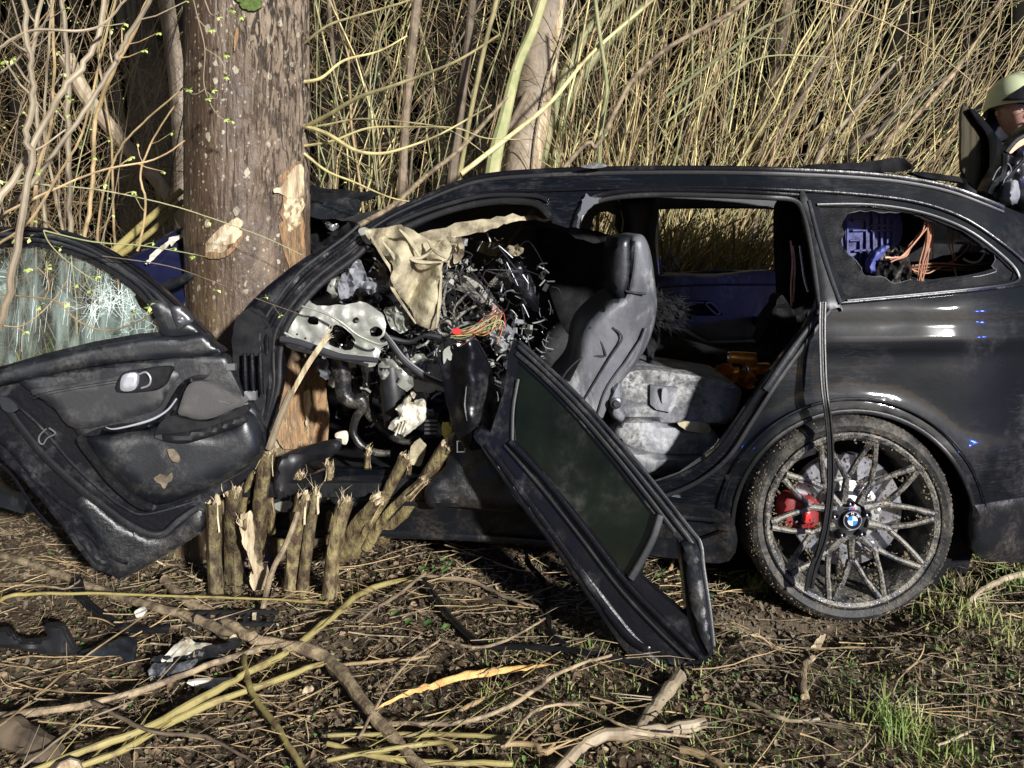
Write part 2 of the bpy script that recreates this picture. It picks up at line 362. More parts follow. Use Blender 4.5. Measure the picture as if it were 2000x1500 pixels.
t_ = m_ground.node_tree; n_ = t_.nodes; b_ = n_['Principled BSDF']; pv = b_.inputs['Base Color'].links[0].from_socket     # bare mud where the wheel has dug in
tc_ = n_.new('ShaderNodeTexCoord'); mp_ = n_.new('ShaderNodeMapping'); mp_.inputs['Location'].default_value = (-.93/.42, -2.55/.26, 0); mp_.inputs['Scale'].default_value = (1/.42, 1/.26, 0)
t_.links.new(tc_.outputs['Object'], mp_.inputs[0]); ln_ = n_.new('ShaderNodeVectorMath'); ln_.operation = 'LENGTH'; t_.links.new(mp_.outputs[0], ln_.inputs[0])
nn_ = n_.new('ShaderNodeTexNoise'); nn_.inputs['Scale'].default_value = 9; t_.links.new(tc_.outputs['Object'], nn_.inputs[0]); aa_ = n_.new('ShaderNodeMath'); aa_.operation = 'ADD'; t_.links.new(ln_.outputs['Value'], aa_.inputs[0]); t_.links.new(nn_.outputs[0], aa_.inputs[1])
mr_ = n_.new('ShaderNodeMapRange'); mr_.inputs[1].default_value = 1.55; mr_.inputs[2].default_value = 1.25; t_.links.new(aa_.outputs[0], mr_.inputs[0])
mx_ = n_.new('ShaderNodeMix'); mx_.data_type = 'RGBA'; mx_.inputs[7].default_value = (.13, .10, .065, 1); t_.links.new(mr_.outputs[0], mx_.inputs[0]); t_.links.new(pv, mx_.inputs[6]); t_.links.new(mx_.outputs[2], b_.inputs['Base Color'])
g = raw('ground', gv, gq, m_ground); g['kind'] = 'structure'
# litter: bent leaf fragments and chips lying on the soil
def litter(name, n, smin, smax, m, xr, yr, label, cat, lift=.010, elong=1.6, cond=None, tilt=.55):
    X = rng.uniform(*xr, n*3); Yy = rng.uniform(*yr, n*3)
    k = np.abs(X) < Yy*.66+.15
    if cond is not None: k &= cond(X, Yy)
    if name != 'mud_clods': k &= ~((((X-.93)/.36)**2+((Yy-2.56)/.24)**2 < 1) & (rng.uniform(0, 1, len(X)) < .8))
    X = X[k][:n]; Yy = Yy[k][:n]; n = len(X)
    V = np.zeros((n, 6, 3)); s = rng.uniform(smin, smax, n); a = rng.uniform(0, 6.28, n); t1 = rng.normal(0, tilt*.5, n); t2 = rng.normal(0, tilt*.5, n)
    base = np.array([(-1, 0), (-.35, .55), (.4, .45), (1, 0), (.35, -.5), (-.4, -.5)])
    for j, (u, v) in enumerate(base):
        u = u*s*elong*.5*rng.uniform(.8, 1.15, n); v = v*s*rng.uniform(.7, 1.3, n)*.8
        V[:,j,0] = X+u*np.cos(a)-v*np.sin(a); V[:,j,1] = Yy+u*np.sin(a)+v*np.cos(a); V[:,j,2] = u*t1+v*t2+(np.abs(v)*.6)
    z = np.array([gh(x, y) for x, y in zip(X, Yy)]); V[:,:,2] += (z+lift+rng.uniform(-.003, .006, n))[:,None]
    b = np.arange(n)*6; Q = np.concatenate([np.stack([b, b+1, b+2, b+3], -1), np.stack([b, b+3, b+4, b+5], -1)])
    o = raw(name, V.reshape(-1, 3), Q, m, label=label, cat=cat, kind='stuff'); return o
m_l1 = mat('brown_leaf', (.075, .048, .028), .8, 0, spec=.25, col2=(.28, .20, .12), sc=28, c_lo=.45, c_hi=.62)
m_l2 = mat('pale_leaf', (.34, .28, .17), .8, 0, col2=(.17, .13, .08), sc=30)
m_l3 = mat('dark_clod', (.065, .048, .032), .95, 0, col2=(.13, .10, .065), sc=30)
shade = lambda X, Y: (X > .45) | (rng.uniform(0, 1, len(X)) < .8)
litter('leaf_litter', 9000, .006, .022, m_l1, (-2.6, 2.6), (1.7, 4.2), 'brown rotting leaves scattered over the forest soil', 'leaf litter')
litter('soil_crumbs', 9000, .004, .016, m_l3, (-2.6, 2.6), (1.7, 4.0), 'dark crumbs of soil and bark between the fallen leaves', 'soil crumbs', elong=1.1, tilt=1.1)
litter('wood_chips', 8000, .002, .011, m_l2, (-2.6, 2.6), (1.7, 3.8), 'pale wood chips and dry leaf scraps sprinkled on the soil', 'wood chips', elong=2.)
litter('mud_clods', 2600, .005, .018, M['mudclump'], (.35, 1.9), (2.2, 2.9), 'clods of mud thrown up around the rear wheel', 'mud', elong=1.1, tilt=1.6, lift=.006)
litter('seedlings', 1900, .004, .014, M['ivy'], (-2.4, 2.4), (1.75, 3.2), 'tiny green seedlings and leaflets dotted across the litter', 'seedlings', lift=.018, elong=1.2,
       cond=lambda X, Y: (X > .3) | (rng.uniform(0, 1, len(X)) < .25))
for c0, n, lb in (((-.27, 2.98), 9, 'dark green ground leaves below the door sill'), ((-.25, 2.62), 5, 'green leaves beside the fallen rubber strip')):
    mb = MB()
    for k in range(n):
        x = c0[0]+random.gauss(0, .07); y = c0[1]+random.gauss(0, .05); z = gh(x, y)+random.uniform(.015, .05); s = random.uniform(.008, .018); a = random.uniform(0, 6.3)
        vs = [(x, y, z)]
        for j in range(9):
            t = a+j*2*math.pi/9; r = s*(1.15-.35*abs(math.cos(j*1.3))); vs.append((x+r*math.cos(t), y+r*math.sin(t)*.9, z+.35*r*math.sin(t+1)+.006))
        mb.add(vs, [(0, 1+j, 1+(j+1) % 9) for j in range(9)])
    mb.build('ground_leaves', M['ivy'], label=lb, cat='plant', kind='stuff')
# loose small twigs lying about
n = 900; K = 6
cx = rng.uniform(-2.4, 2.4, n); cy = rng.uniform(1.75, 3.6, n); an = rng.normal(.15, .7, n); Ln = rng.uniform(.06, .38, n)
u = np.linspace(-.5, .5, K); cur = rng.normal(0, .3, n)
PX = cx[:,None]+np.cos(an)[:,None]*u*Ln[:,None]-np.sin(an)[:,None]*cur[:,None]*u**2*Ln[:,None]
PY = cy[:,None]+np.sin(an)[:,None]*u*Ln[:,None]*.8+np.cos(an)[:,None]*cur[:,None]*u**2*Ln[:,None]
PZ = np.array([[gh(x, y) for x, y in zip(a, b)] for a, b in zip(PX, PY)])+.012+rng.uniform(0, .03, n)[:,None]+rng.normal(0, .03, n)[:,None]*u
Rr = rng.uniform(.0009, .0028, n)[:,None]*np.linspace(1.1, .6, K)
for k_, (mm, lb) in enumerate(((M['branch'], 'thin tan twigs strewn across the leaf litter'), (M['stem_r'], 'thin reddish twigs strewn across the leaf litter'))):
    s_ = slice(k_, None, 2)
    fast_tubes('loose_twigs', np.stack([PX, PY, PZ], -1)[s_], Rr[s_], 4, mm, label=lb, cat='twigs', kind='stuff')
n = 9000; K = 4
cx = rng.uniform(-2.4, 2.4, n); cy = rng.uniform(1.72, 3.5, n); kk = (np.abs(cx) < cy*.66+.1); cx = cx[kk]; cy = cy[kk]; n = len(cx)
an = rng.uniform(0, 6.28, n); Ln = rng.uniform(.008, .05, n); u = np.linspace(-.5, .5, K); cur = rng.normal(0, .9, n)
PX = cx[:,None]+np.cos(an)[:,None]*u*Ln[:,None]-np.sin(an)[:,None]*cur[:,None]*u**2*Ln[:,None]; PY = cy[:,None]+np.sin(an)[:,None]*u*Ln[:,None]+np.cos(an)[:,None]*cur[:,None]*u**2*Ln[:,None]
PZ = np.array([gh(x, y) for x, y in zip(cx, cy)])[:,None]+.010+rng.uniform(0, .012, n)[:,None]+rng.normal(0, .3, n)[:,None]*u*Ln[:,None]
Rr = rng.uniform(.0005, .0014, n)[:,None]*np.ones(K)
Pn_ = np.stack([PX, PY, PZ], -1)
for k_, (mm, lb) in enumerate(((M['drygrass'], 'short pale straw and fibres matted into the litter'), (M['branch'], 'short brown bits of twig matted into the litter'), (m_l1, 'dark bits of stalk matted into the litter'))):
    fast_tubes('litter_fibres', Pn_[k_::3], Rr[k_::3], 3, mm, label=lb, cat='litter', kind='stuff')
# grass
def blades(name, X, Yy, hmin, hmax, m, label, spread=.5, w=.0016, lean=None):
    n = len(X); Z = np.array([gh(x, y) for x, y in zip(X, Yy)]); h = rng.uniform(hmin, hmax, n); a = rng.uniform(0, 6.28, n); b = np.abs(rng.normal(.5, spread, n))
    dx, dy = np.cos(a), np.sin(a)
    if lean is not None: dx = dx*.5+lean[0]; dy = dy*.5+lean[1]
    V = np.zeros((n, 8, 3)); wv = rng.uniform(.7, 1.6, n)*w; ax = rng.uniform(0, 6.28, n)
    for j, (t, ww) in enumerate(((0, 1.), (.4, 1.), (.75, .7), (1., .12))):
        for s in (0, 1):
            V[:,j*2+s,0] = X+dx*b*h*t*t*.9+(s-.5)*2*wv*ww*np.cos(ax); V[:,j*2+s,1] = Yy+dy*b*h*t*t*.9+(s-.5)*2*wv*ww*np.sin(ax)
            V[:,j*2+s,2] = Z+h*t*(1-.35*b*t)
    bb = np.arange(n)*8; Q = np.concatenate([np.stack([bb+2*j, bb+2*j+1, bb+2*j+3, bb+2*j+2], -1) for j in range(3)])
    return raw(name, V.reshape(-1, 3), Q, m, label=label, cat='grass', kind='stuff')
X = rng.uniform(1.12, 2.1, 4200); Yy = rng.uniform(2.3, 3.6, 4200)
k = (X > 1.34+.45*(2.75-Yy)+rng.normal(0, .07, 4200)) & (X < Yy*.7) & np.array([noise.noise((x*5, y*5, 2)) > -.25 for x, y in zip(X, Yy)])
blades('grass', X[k], Yy[k], .02, .085, M['grass'], 'fresh green grass at the right edge beside the rear wheel', w=.0017)
def clump(x, y, n, r, **kw): return x+rng.normal(0, r, n), y+rng.normal(0, r, n)
for (px, py), n, r, hh, m_, lb in (((1750, 1440), 170, .04, .13, M['grass'], 'spiky grass tuft in the lower right foreground'), ((1885, 1170), 80, .018, .11, M['drygrass'], 'dry straw tuft right of the rear wheel'),
                           ((1480, 1150), 130, .022, .06, M['grass'], 'small green tuft in the rut left of the tyre'), ((960, 1375), 60, .03, .06, M['grass'], 'small mossy tuft among the fallen twigs'),
                           ((1850, 1485), 90, .05, .08, M['grass'], 'low tuft at the bottom right corner')):
    g0 = G(px, py, 0); x_, y_ = clump(g0[0], g0[1], n, r); blades('grass_tuft', x_, y_, hh*.5, hh, m_, lb, w=.0014)
X = rng.uniform(-.1, 1.6, 2600); Yy = rng.uniform(1.8, 2.6, 2600)
k = np.array([noise.noise((x*3.3, y*3.3, 7)) > -.1 for x, y in zip(X, Yy)]) | (rng.uniform(0, 1, 2600) < .15)
blades('sparse_grass', X[k], Yy[k], .01, .045, M['grass'], 'sparse short grass across the right foreground', w=.0012)
X = rng.uniform(-1.6, 1.7, 900); Yy = rng.uniform(1.8, 3.2, 900)
blades('dry_grass', X, Yy, .02, .07, M['drygrass'], 'thin dry stalks across the foreground', w=.0008, spread=.8)
X = rng.uniform(-5, 5, 2500); Yy = rng.uniform(4.7, 6.0, 2500)
blades('undergrowth_grass', X, Yy, .1, .4, M['grass'], 'grass and weeds at the foot of the thicket', w=.003)

# ------------------------------------------------------------------ the big trunk the car has hit
TX, TY = -1.118, 3.45
m_bark = mat('wet_beech_bark', (.068, .042, .026), .36, 0, col2=(.15, .105, .068), sc=7, det=12, c_lo=.42, c_hi=.62, stretch=(1, 1, .3), spec=.45)
def bark_nodes():
    t = m_bark.node_tree; n = t.nodes; L = t.links; b = n['Principled BSDF']; prev = b.inputs['Base Color'].links[0].from_socket
    tc = n.new('ShaderNodeTexCoord')
    def mp(sc): q = n.new('ShaderNodeMapping'); q.inputs['Scale'].default_value = sc; L.new(tc.outputs['Object'], q.inputs[0]); return q.outputs[0]
    def nz(v, s, d=8, w=0): q = n.new('ShaderNodeTexNoise'); q.inputs['Scale'].default_value = s; q.inputs['Detail'].default_value = d; q.inputs['Distortion'].default_value = w; q.inputs['Roughness'].default_value = .65; L.new(v, q.inputs['Vector']); return q.outputs[0]
    def mr(s, a, c, o=0, p=1): q = n.new('ShaderNodeMapRange'); q.inputs[1].default_value = a; q.inputs[2].default_value = c; q.inputs[3].default_value = o; q.inputs[4].default_value = p; L.new(s, q.inputs[0]); return q.outputs[0]
    def mth(op, a, c):
        q = n.new('ShaderNodeMath'); q.operation = op
        for s, i in ((a, 0), (c, 1)):
            if isinstance(s, (int, float)): q.inputs[i].default_value = s
            else: L.new(s, q.inputs[i])
        return q.outputs[0]
    def mix(f, A, B):
        q = n.new('ShaderNodeMix'); q.data_type = 'RGBA'; L.new(f, q.inputs[0])
        for s, i in ((A, 6), (B, 7)):
            if isinstance(s, tuple): q.inputs[i].default_value = (*s, 1)
            else: L.new(s, q.inputs[i])
        return q.outputs[2]
    sx = n.new('ShaderNodeSeparateXYZ'); L.new(tc.outputs['Object'], sx.inputs[0])
    wob = mr(nz(mp((1, 1, .6)), 4), .3, .7, -.09, .09)
    zt = mr(sx.outputs[2], 1.30, 2.2, .20, .02)                       # the weathered side narrows downwards
    side = mth('SUBTRACT', mth('ADD', sx.outputs[0], wob), zt)
    msk = mth('MULTIPLY', mr(side, -.04, .10), mr(sx.outputs[2], 1.28, 1.40))
    fis = mr(nz(mp((11, 11, 2.2)), 3.6, 6, 1.6), .40, .50)             # plates between fissures
    plate = mix(fis, (.028, .018, .012), (.22, .17, .12))
    plate = mix(mr(nz(mp((1, 1, .5)), 26), .45, .65), plate, mix(fis, (.025, .017, .011), (.13, .09, .06)))
    grain = mr(nz(mp((7, 7, 1.4)), 7), .3, .7, .65, 1.2)
    hs = n.new('ShaderNodeHueSaturation'); L.new(prev, hs.inputs['Color']); L.new(grain, hs.inputs['Value'])
    c = mix(msk, hs.outputs[0], plate)
    def spots(c, sc, lo, col, wsc):
        v = n.new('ShaderNodeTexVoronoi'); v.inputs['Scale'].default_value = sc; L.new(mp((1, 1, .75)), v.inputs['Vector'])
        d = mth('ADD', v.outputs['Distance'], mr(nz(tc.outputs['Object'], wsc, 4), .3, .7, -.12, .12)); sc_ = n.new('ShaderNodeSeparateColor'); L.new(v.outputs['Color'], sc_.inputs[0])
        th = mr(sc_.outputs[0], .35, 1., 0.02, lo); f = mth('LESS_THAN', d, th); f = mth('MULTIPLY', f, mr(nz(tc.outputs['Object'], 3), .38, .55, .1, 1))
        return mix(mth('MULTIPLY', f, .85), c, col)
    c = spots(c, 26, .34, (.42, .38, .28), 60); c = spots(c, 60, .30, (.34, .30, .22), 120)
    # moss yellow flush low down
    fl = mth('MULTIPLY', mr(sx.outputs[2], 1.15, .5), mr(nz(tc.outputs['Object'], 6), .5, .62)); c = mix(mth('MULTIPLY', fl, .6), c, (.22, .19, .06))
    L.new(c, b.inputs['Base Color'])
    hgt = mth('ADD', mth('MULTIPLY', mth('MULTIPLY', fis, msk), 1.0), mth('MULTIPLY', nz(mp((9, 9, 1.2)), 9), .35))
    b1 = n.new('ShaderNodeBump'); b1.inputs['Strength'].default_value = 1.; b1.inputs['Distance'].default_value = .012; L.new(hgt, b1.inputs['Height'])
    b2 = n.new('ShaderNodeBump'); b2.inputs['Strength'].default_value = .9; b2.inputs['Distance'].default_value = .004; L.new(nz(mp((1, 1, .5)), 90), b2.inputs['Height']); L.new(b1.outputs[0], b2.inputs['Normal'])
    L.new(b2.outputs[0], b.inputs['Normal'])
    L.new(mr(msk, 0, 1, .40, .8), b.inputs['Roughness'])
bark_nodes()
def trunk_r(a, z):
    r = .252+.10*max(0, (.75-z)/.75)**1.6 + .004*math.sin(3*a+z)
    r += .004*noise.noise((math.cos(a)*3, math.sin(a)*3, z*1.2))
    if z < .6: r += .03*(.6-z)/.6*math.cos(5*a+1)
    rough = max(0, math.cos(a+.55))                      # weathered side faces right
    q = noise.noise((a*4, z*3, 7))*.35
    f = abs(noise.noise((a*8.5+q*2, z*2.3+q, 3)))+.35*abs(noise.noise((a*21+q*3, z*7, 5)))+.09*max(0, .4-rough)
    r -= max(0, .16-f)*(.075*max(0, rough-.15)*min(1, max(0, (z-1.25)/.2))+.006)
    r += .0022*noise.noise((a*26, z*14, 1))+.0014*noise.noise((a*60, z*28, 2))
    return r
def trunk_c(z): return TX + .012*(1.3-z)*(z < 1.3) + .0*z, TY+.015*math.sin(z)
tree = empty('tree', (TX, TY, gh(TX, TY)), 'thick brown tree trunk the wrecked car is wrapped round', 'tree')
mb = MB(); mr = MB(); NA, zs = 300, np.concatenate([np.arange(-.05, 3., .011), np.arange(3., 7., .25)])
z0 = gh(TX, TY)
vs = []
for z in zs:
    cx_, cy_ = trunk_c(z)
    for k in range(NA):
        a = 2*math.pi*k/NA; r = trunk_r(a, z)*(1 if z < 3 else 1-(z-3)*.06); vs.append((cx_+r*math.cos(a), cy_+r*math.sin(a), z+z0*.5))
fs = [(i*NA+k, i*NA+(k+1) % NA, (i+1)*NA+(k+1) % NA, (i+1)*NA+k) for i in range(len(zs)-1) for k in range(NA)]
mb.add(vs, fs); tr = mb.build('trunk', m_bark, tree)
def Ytr(o=.0):
    def f(px, py):
        Y = TY-.2
        for _ in range(6):
            x = (px-1000)/F*Y; z = H-(py-YH)/F*Y; cx_, cy_ = trunk_c(z); dx = min(abs(x-cx_), .245); R = .254+.10*max(0, (.75-z)/.75)**1.6
            Y = cy_-math.sqrt(max(R*R-dx*dx, .0004))
        return Y-o
    return f
# stripped patches: ragged fresh wood lying on the trunk, inner bark round it
panel('scraped_bark', [(545, 345), (575, 318), (592, 330), (594, 420), (598, 500), (590, 560), (560, 520), (548, 440), (550, 395)], M['wood_rust'], tree, Ytr(.002), thick=.004, step=7, rough=5, crump=.002, cs=12)
panel('bark_wound', [(574, 329), (582, 322), (593, 328), (593, 372), (590, 382), (575, 388), (556, 384), (534, 372), (541, 366), (552, 362), (562, 345)], M['wood'], tree, Ytr(.007), thick=.006, step=6, rough=2, crump=.002, cs=9)
panel('bark_wound', [(556, 390), (590, 384), (590, 410), (580, 440), (566, 452), (557, 430)], mat('rough_torn_wood', (.6, .5, .32), .85, 0, col2=(.22, .16, .09), sc=30, c_lo=.45, c_hi=.6, bump=(50, .9, .01)), tree, Ytr(.005), thick=.006, step=6, rough=4, crump=.006, cs=7)
panel('bark_wound', [(404, 500), (402, 480), (412, 462), (440, 438), (462, 426), (474, 434), (468, 448), (474, 452), (468, 465), (446, 480), (432, 500), (415, 502)], M['wood'], tree, Ytr(.006), thick=.006, step=6, rough=2, crump=.003, cs=9)
panel('bark_wound_core', [(414, 480), (436, 455), (458, 438), (460, 448), (440, 468), (420, 488)], mat('weathered_wood', (.42, .36, .28), .85, 0, col2=(.6, .52, .36), sc=30, bump=(60, .9, .008)), tree, Ytr(.009), thick=.004, step=6, rough=3, crump=.004, cs=6)
panel('bark_lip', [(400, 502), (410, 492), (440, 492), (470, 462), (476, 455), (472, 472), (445, 498), (420, 506)], M['wood_rust'], tree, Ytr(.014), thick=.008, step=6, rough=2)
panel('bark_wound', [(594, 770), (604, 762), (606, 790), (603, 820), (598, 832), (594, 800)], M['wood'], tree, lambda x, y: Ytr(.02)(x, y), thick=.006, step=6, rough=2)
panel('scraped_bark', [(548, 730), (600, 700), (634, 745), (638, 870), (600, 880), (545, 868), (530, 800)], M['wood_rust'], tree, lambda x, y: Ytr(.004)(x, y), thick=.004, step=8, rough=4)
panel('moss_patch', [(465, -8), (500, -8), (512, 12), (490, 22), (470, 12)], mat('moss', (.06, .10, .02), .95, 0, col2=(.12, .16, .04), sc=60, bump=(120, 1, .01)), tree, Ytr(.006), thick=.006, step=6, rough=4, crump=.008, cs=6)
# fissure strips of the peeling bark
for x, y0, y1, w_ in ((461, 55, 100, 4), (464, 60, 85, 2)):
    panel('bark_flake', [(x, y0), (x+w_, y0+4), (x+w_-1, (y0+y1)/2), (x-w_+1, y1), (x-w_, (y0+y1)/2)], M['wood_rust'], tree, Ytr(.006), thick=.005, step=5)
# limbs that spring from the trunk's right side
def limb(pts, r, m_, name='branch', parent=tree, **kw):
    mb = ptube(pts, 3.4, r, 7, 5); return mb.build(name, m_, parent, **kw)
for pts, r in (([(592, 250, 3.42), (640, 225, 3.35), (700, 190, 3.3), (760, 170, 3.3), (830, 145, 3.35), (900, 115, 3.4), (975, 68, 3.5)], [.010, .005]),
               ([(592, 246, 3.42), (640, 262, 3.35), (690, 292, 3.3), (735, 300, 3.3), (780, 292, 3.3), (860, 262, 3.35), (960, 205, 3.4)], [.010, .003]),
               ([(592, 160, 3.42), (628, 152, 3.4), (672, 118, 3.4), (740, 100, 3.4), (795, 70, 3.45)], [.008, .003]),
               ([(594, 85, 3.42), (640, 50, 3.4), (700, 30, 3.4), (800, 0, 3.4), (840, -30, 3.4)], [.006, .004]),
               ([(594, 300, 3.42), (640, 335, 3.4), (690, 355, 3.35), (760, 385, 3.3), (810, 395, 3.3)], [.006, .002]),
               ([(594, 285, 3.42), (650, 275, 3.4), (720, 250, 3.4), (800, 248, 3.4), (890, 250, 3.4), (950, 270, 3.4), (1040, 272, 3.4)], [.006, .002]),
               ([(592, 250, 3.42), (640, 243, 3.4), (700, 232, 3.5), (790, 238, 3.5), (880, 255, 3.5), (960, 310, 3.5)], [.005, .002])):
    limb([tuple(p) for p in pts], r, M['stem'])
for pts, r in (([(990, 190, 4.2), (900, 290, 4.0), (830, 345, 3.8), (770, 400, 3.6), (700, 440, 3.5)], [.010, .012]),):
    mb = ptube(pts, 4, r, 7, 5); mb.build('leaning_branch', M['branch'], label='pale bent branch resting on the roof pillar, running up towards the second trunk', cat='branch')
mb = ptube([(1300, -20, 4.6), (1240, 30, 4.6), (1150, 110, 4.5), (1075, 200, 4.3), (990, 270, 4.2), (900, 340, 4.1)], 4, [.007, .013], 7, 5)
mb.build('leaning_branch', M['stem'], label='long pale branch slanting down across the second trunk to the roof', cat='branch')

# second, paler trunk behind the car
t2 = empty('tree', P(1020, 330, 5.0)[:2]+(gh(.06, 5.0),), 'slanting grey brown tree trunk rising behind the car roof, pale wood on its right side', 'tree')
def tpath(pts, Y, n=6): return [P(p[0], p[1], Y) for p in cr(pts, n)]
m_bark2 = mat('grey_brown_bark', (.17, .135, .09), .65, 0, col2=(.34, .27, .2), sc=5, stretch=(1, 1, .8), bump=[(20, .5, .01), (90, .4, .003)], spots=((.5, .45, .36), 16, .05))
MB().tube(tpath([(960, 760), (985, 560), (1022, 330), (1040, 200), (1072, 0), (1100, -200), (1130, -500)], 5.0, 10), [.15, .13, .12, .115, .10, .09], 32).build('trunk', m_bark2, t2)
MB().tube(tpath([(1040, 330), (1058, 240), (1074, 150), (1088, 60), (1096, 0)], 4.92, 6), [.035, .045, .03, .03, .015], 10, flat=.7).build('exposed_wood', M['wood'], t2)
MB().tube(tpath([(1040, 335), (1048, 260), (1072, 150), (1105, 60), (1130, -20)], 4.86, 6), [.007, .006], 6).build('creeper', M['stem_p'], t2)
for pts, Y, r, m_, lb in (
    ([(950, 500), (962, 330), (985, 230), (1010, 130), (1040, 60), (1066, -20)], 4.7, [.04, .045, .03, .028], M['stem_g'], 'thick yellow green pole leaning against the second trunk'),
    ([(930, 480), (945, 320), (1000, 240), (1030, 180)], 4.85, [.025, .02], M['stem_d'], 'short dark pole between the pale pole and the second trunk'),
    ([(1060, 420), (1070, 280), (1090, 190), (1120, 110), (1150, 60), (1240, -30)], 4.95, [.03, .03, .035, .03], M['stem_g'], 'stout yellow green stem bending right, just beside the second trunk'),
    ([(1080, 420), (1090, 260), (1130, 160), (1190, 80), (1290, -20)], 5.1, [.028, .026, .03, .02], M['stem_g'], 'second stout yellow green stem fanning right of the second trunk'),
    ([(780, 500), (787, 330), (795, 190), (805, 90), (818, -30)], 5.0, [.03, .026, .03], M['stem_d'], 'straight dull brown pole standing left of the second trunk'),
    ([(870, 500), (885, 330), (900, 200), (912, 110), (925, -30)], 4.8, [.028, .03, .024], M['stem_d'], 'dark wet looking pole left of the yellow green pole'),
    ([(965, 420), (985, 250), (1035, 130), (1062, 20), (1068, -20)], 5.3, [.02, .02, .016], M['stem_d'], 'thin dark pole behind the yellow green pole'),
    ([(890, 420), (905, 300), (940, 120), (975, -20)], 4.6, [.014, .013], M['stem'], 'smooth pale yellow pole in front of the dark pole'),
    ([(1100, 330), (1165, 285), (1205, 210), (1240, 150), (1310, 90), (1420, 30), (1500, -30)], 4.4, [.012, .014, .012], M['branch'], 'brown forked branch rising right from the roof'),
    ([(1170, 330), (1175, 240), (1185, 170), (1170, 60), (1160, -20)], 4.5, [.012, .011], M['stem_g'], 'thin green stem standing right of the forked branch'),
    ([(360, 460), (355, 300), (345, 150), (320, -30)], 6.2, [.07, .06], m_bark2, 'dim grey trunk in the dark left of the big tree'),
    ([(410, 540), (330, 385), (250, 290), (170, 190), (130, 110)], 5.2, [.035, .05], M['stem_p'], 'leaning mossy log slanting through the dark thicket on the left'),
    ([(1590, 330), (1640, 250), (1700, 180), (1760, 110)], 5.0, [.020, .017, .012], M['stem_p'], 'pale bole slanting right above the rear roof pillar'),
    ([(1640, 335), (1720, 250), (1790, 190), (1850, 150)], 4.9, [.013, .016, .008], M['stem_d'], 'dark broken bough above the small rear side window'),
    ([(1500, 330), (1560, 200), (1600, 120), (1680, -20)], 5.15, [.022, .020, .014], M['stem_d'], 'dark brown bole slanting right in the middle of the clump'),
    ([(1700, 330), (1800, 215), (1880, 120), (1960, -10)], 5.2, [.016, .016, .012], M['branch'], 'brown bole slanting steeply right near the raised tailgate'),
    ([(1330, 330), (1370, 220), (1400, 120), (1440, -20)], 5.2, [.017, .017, .012], M['stem_g'], 'mossy bole rising behind the rear door window'),
    ([(620, 480), (650, 330), (655, 180), (640, -20)], 5.6, [.020, .018, .014], M['stem_d'], 'thin dark bole just right of the big trunk'),
    ([(1480, 330), (1495, 200), (1520, 120), (1540, -20)], 5.6, [.04, .04], M['stem_d'], 'broad dull stem half hidden in the hazel on the right'),
    ([(355, 372, 4.0), (300, 420, 3.9), (240, 475, 3.7), (190, 520, 3.6)], 4.0, [.016, .020], M['olive'], 'yellow green cut stem slanting down to the door frame, upper one'),
    ([(358, 392, 4.05), (310, 440, 3.95), (260, 480, 3.75), (215, 510, 3.6)], 4.0, [.013, .016], M['olive'], 'yellow green cut stem slanting down to the door frame, lower one')):
    if Y > 4.2 and pts[0][1] < 800:      # carry the pole on down to the ground
        d_ = (pts[0][0]-pts[1][0])/max(30, pts[0][1]-pts[1][1]); yg_ = YH+(H-.1)*F/Y; pts = [(pts[0][0]+d_*.5*(yg_-pts[0][1]), yg_)]+pts
    ptube(pts, Y, r, 10, 6).build('pole' if Y > 4.2 else 'slanting_pole', m_, label=lb, cat='stem')

# ------------------------------------------------------------------ thicket of hazel shoots
def stem_mesh(lean, L, r, K=9, bend=None, twigs=8, j=0):
    rs = np.random.RandomState(j); bend = rs.normal(0, .22) if bend is None else bend
    mb = MB(); pts = []
    a = math.radians(lean)
    ph = rs.uniform(0, 6.28, 4)
    for k in range(K):
        t = k/(K-1); an = a+bend*(t-.3)
        wob = .045*math.sin(t*7+ph[0])+.020*math.sin(t*17+ph[1])
        pts.append((math.sin(an)*L*t+wob, .02*math.sin(t*7+ph[2])+rs.normal(0, .1)*t*.3, math.cos(an)*L*t))
    mb.tube(pts, [r, r*.85, r*.65, r*.3], 5, caps=False)
    for q in range(twigs):
        t = rs.uniform(.15, .95); i = int(t*(K-1)); p = np.array(pts[i]); s = rs.choice([-1, 1]); ta = a+s*rs.uniform(.4, 1.0); l = rs.uniform(.12, .7)
        tp = [p+np.array([math.sin(ta)*l*u+.02*math.sin(u*6+ph[3]), rs.normal(0, .05)*u, math.cos(ta)*l*u]) for u in (0, .35, .7, 1)]
        mb.tube(tp, [r*.35, r*.12], 3, caps=False)
    a_ = np.array(mb.v); me = bpy.data.meshes.new('shoot'); me.from_pydata(mb.v, [], mb.f); me.polygons.foreach_set('use_smooth', [True]*len(me.polygons)); return me
def lean_at(px):
    return float(np.interp(px, [-100, 300, 700, 1000, 1200, 1400, 1600, 1800, 2050], [-2, 0, -4, 3, 10, 18, 30, 38, 48]))
leans = [-8, 0, 8, 16, 26, 36, 46]
variants = {}; base_r = {}
for li, ln in enumerate(leans):
    for v in range(5):
        base_r[(li, v)] = random.uniform(.0042, .0105); variants[(li, v)] = stem_mesh(ln, random.uniform(2.6, 3.6), base_r[(li, v)], j=li*10+v)
base_m = {}
groups = [(-200, 340, 'slender shoot in the dim thicket left of the big trunk', 'shoots left of the big trunk', 22),
          (600, 980, 'thin upright hazel shoot in the thicket between the two trunks', 'shoots between the two trunks', 48),
          (1000, 1440, 'pale hazel shoot leaning right in the thicket behind the car roof', 'shoots behind the middle of the roof', 66),
          (1400, 2000, 'golden hazel shoot slanting steeply right in the dense clump above the rear of the car', 'shoots above the rear of the car', 95)]
mats_pool = ['stem', 'stem', 'stem', 'stem_g', 'stem_r', 'stem_r', 'stem_p']
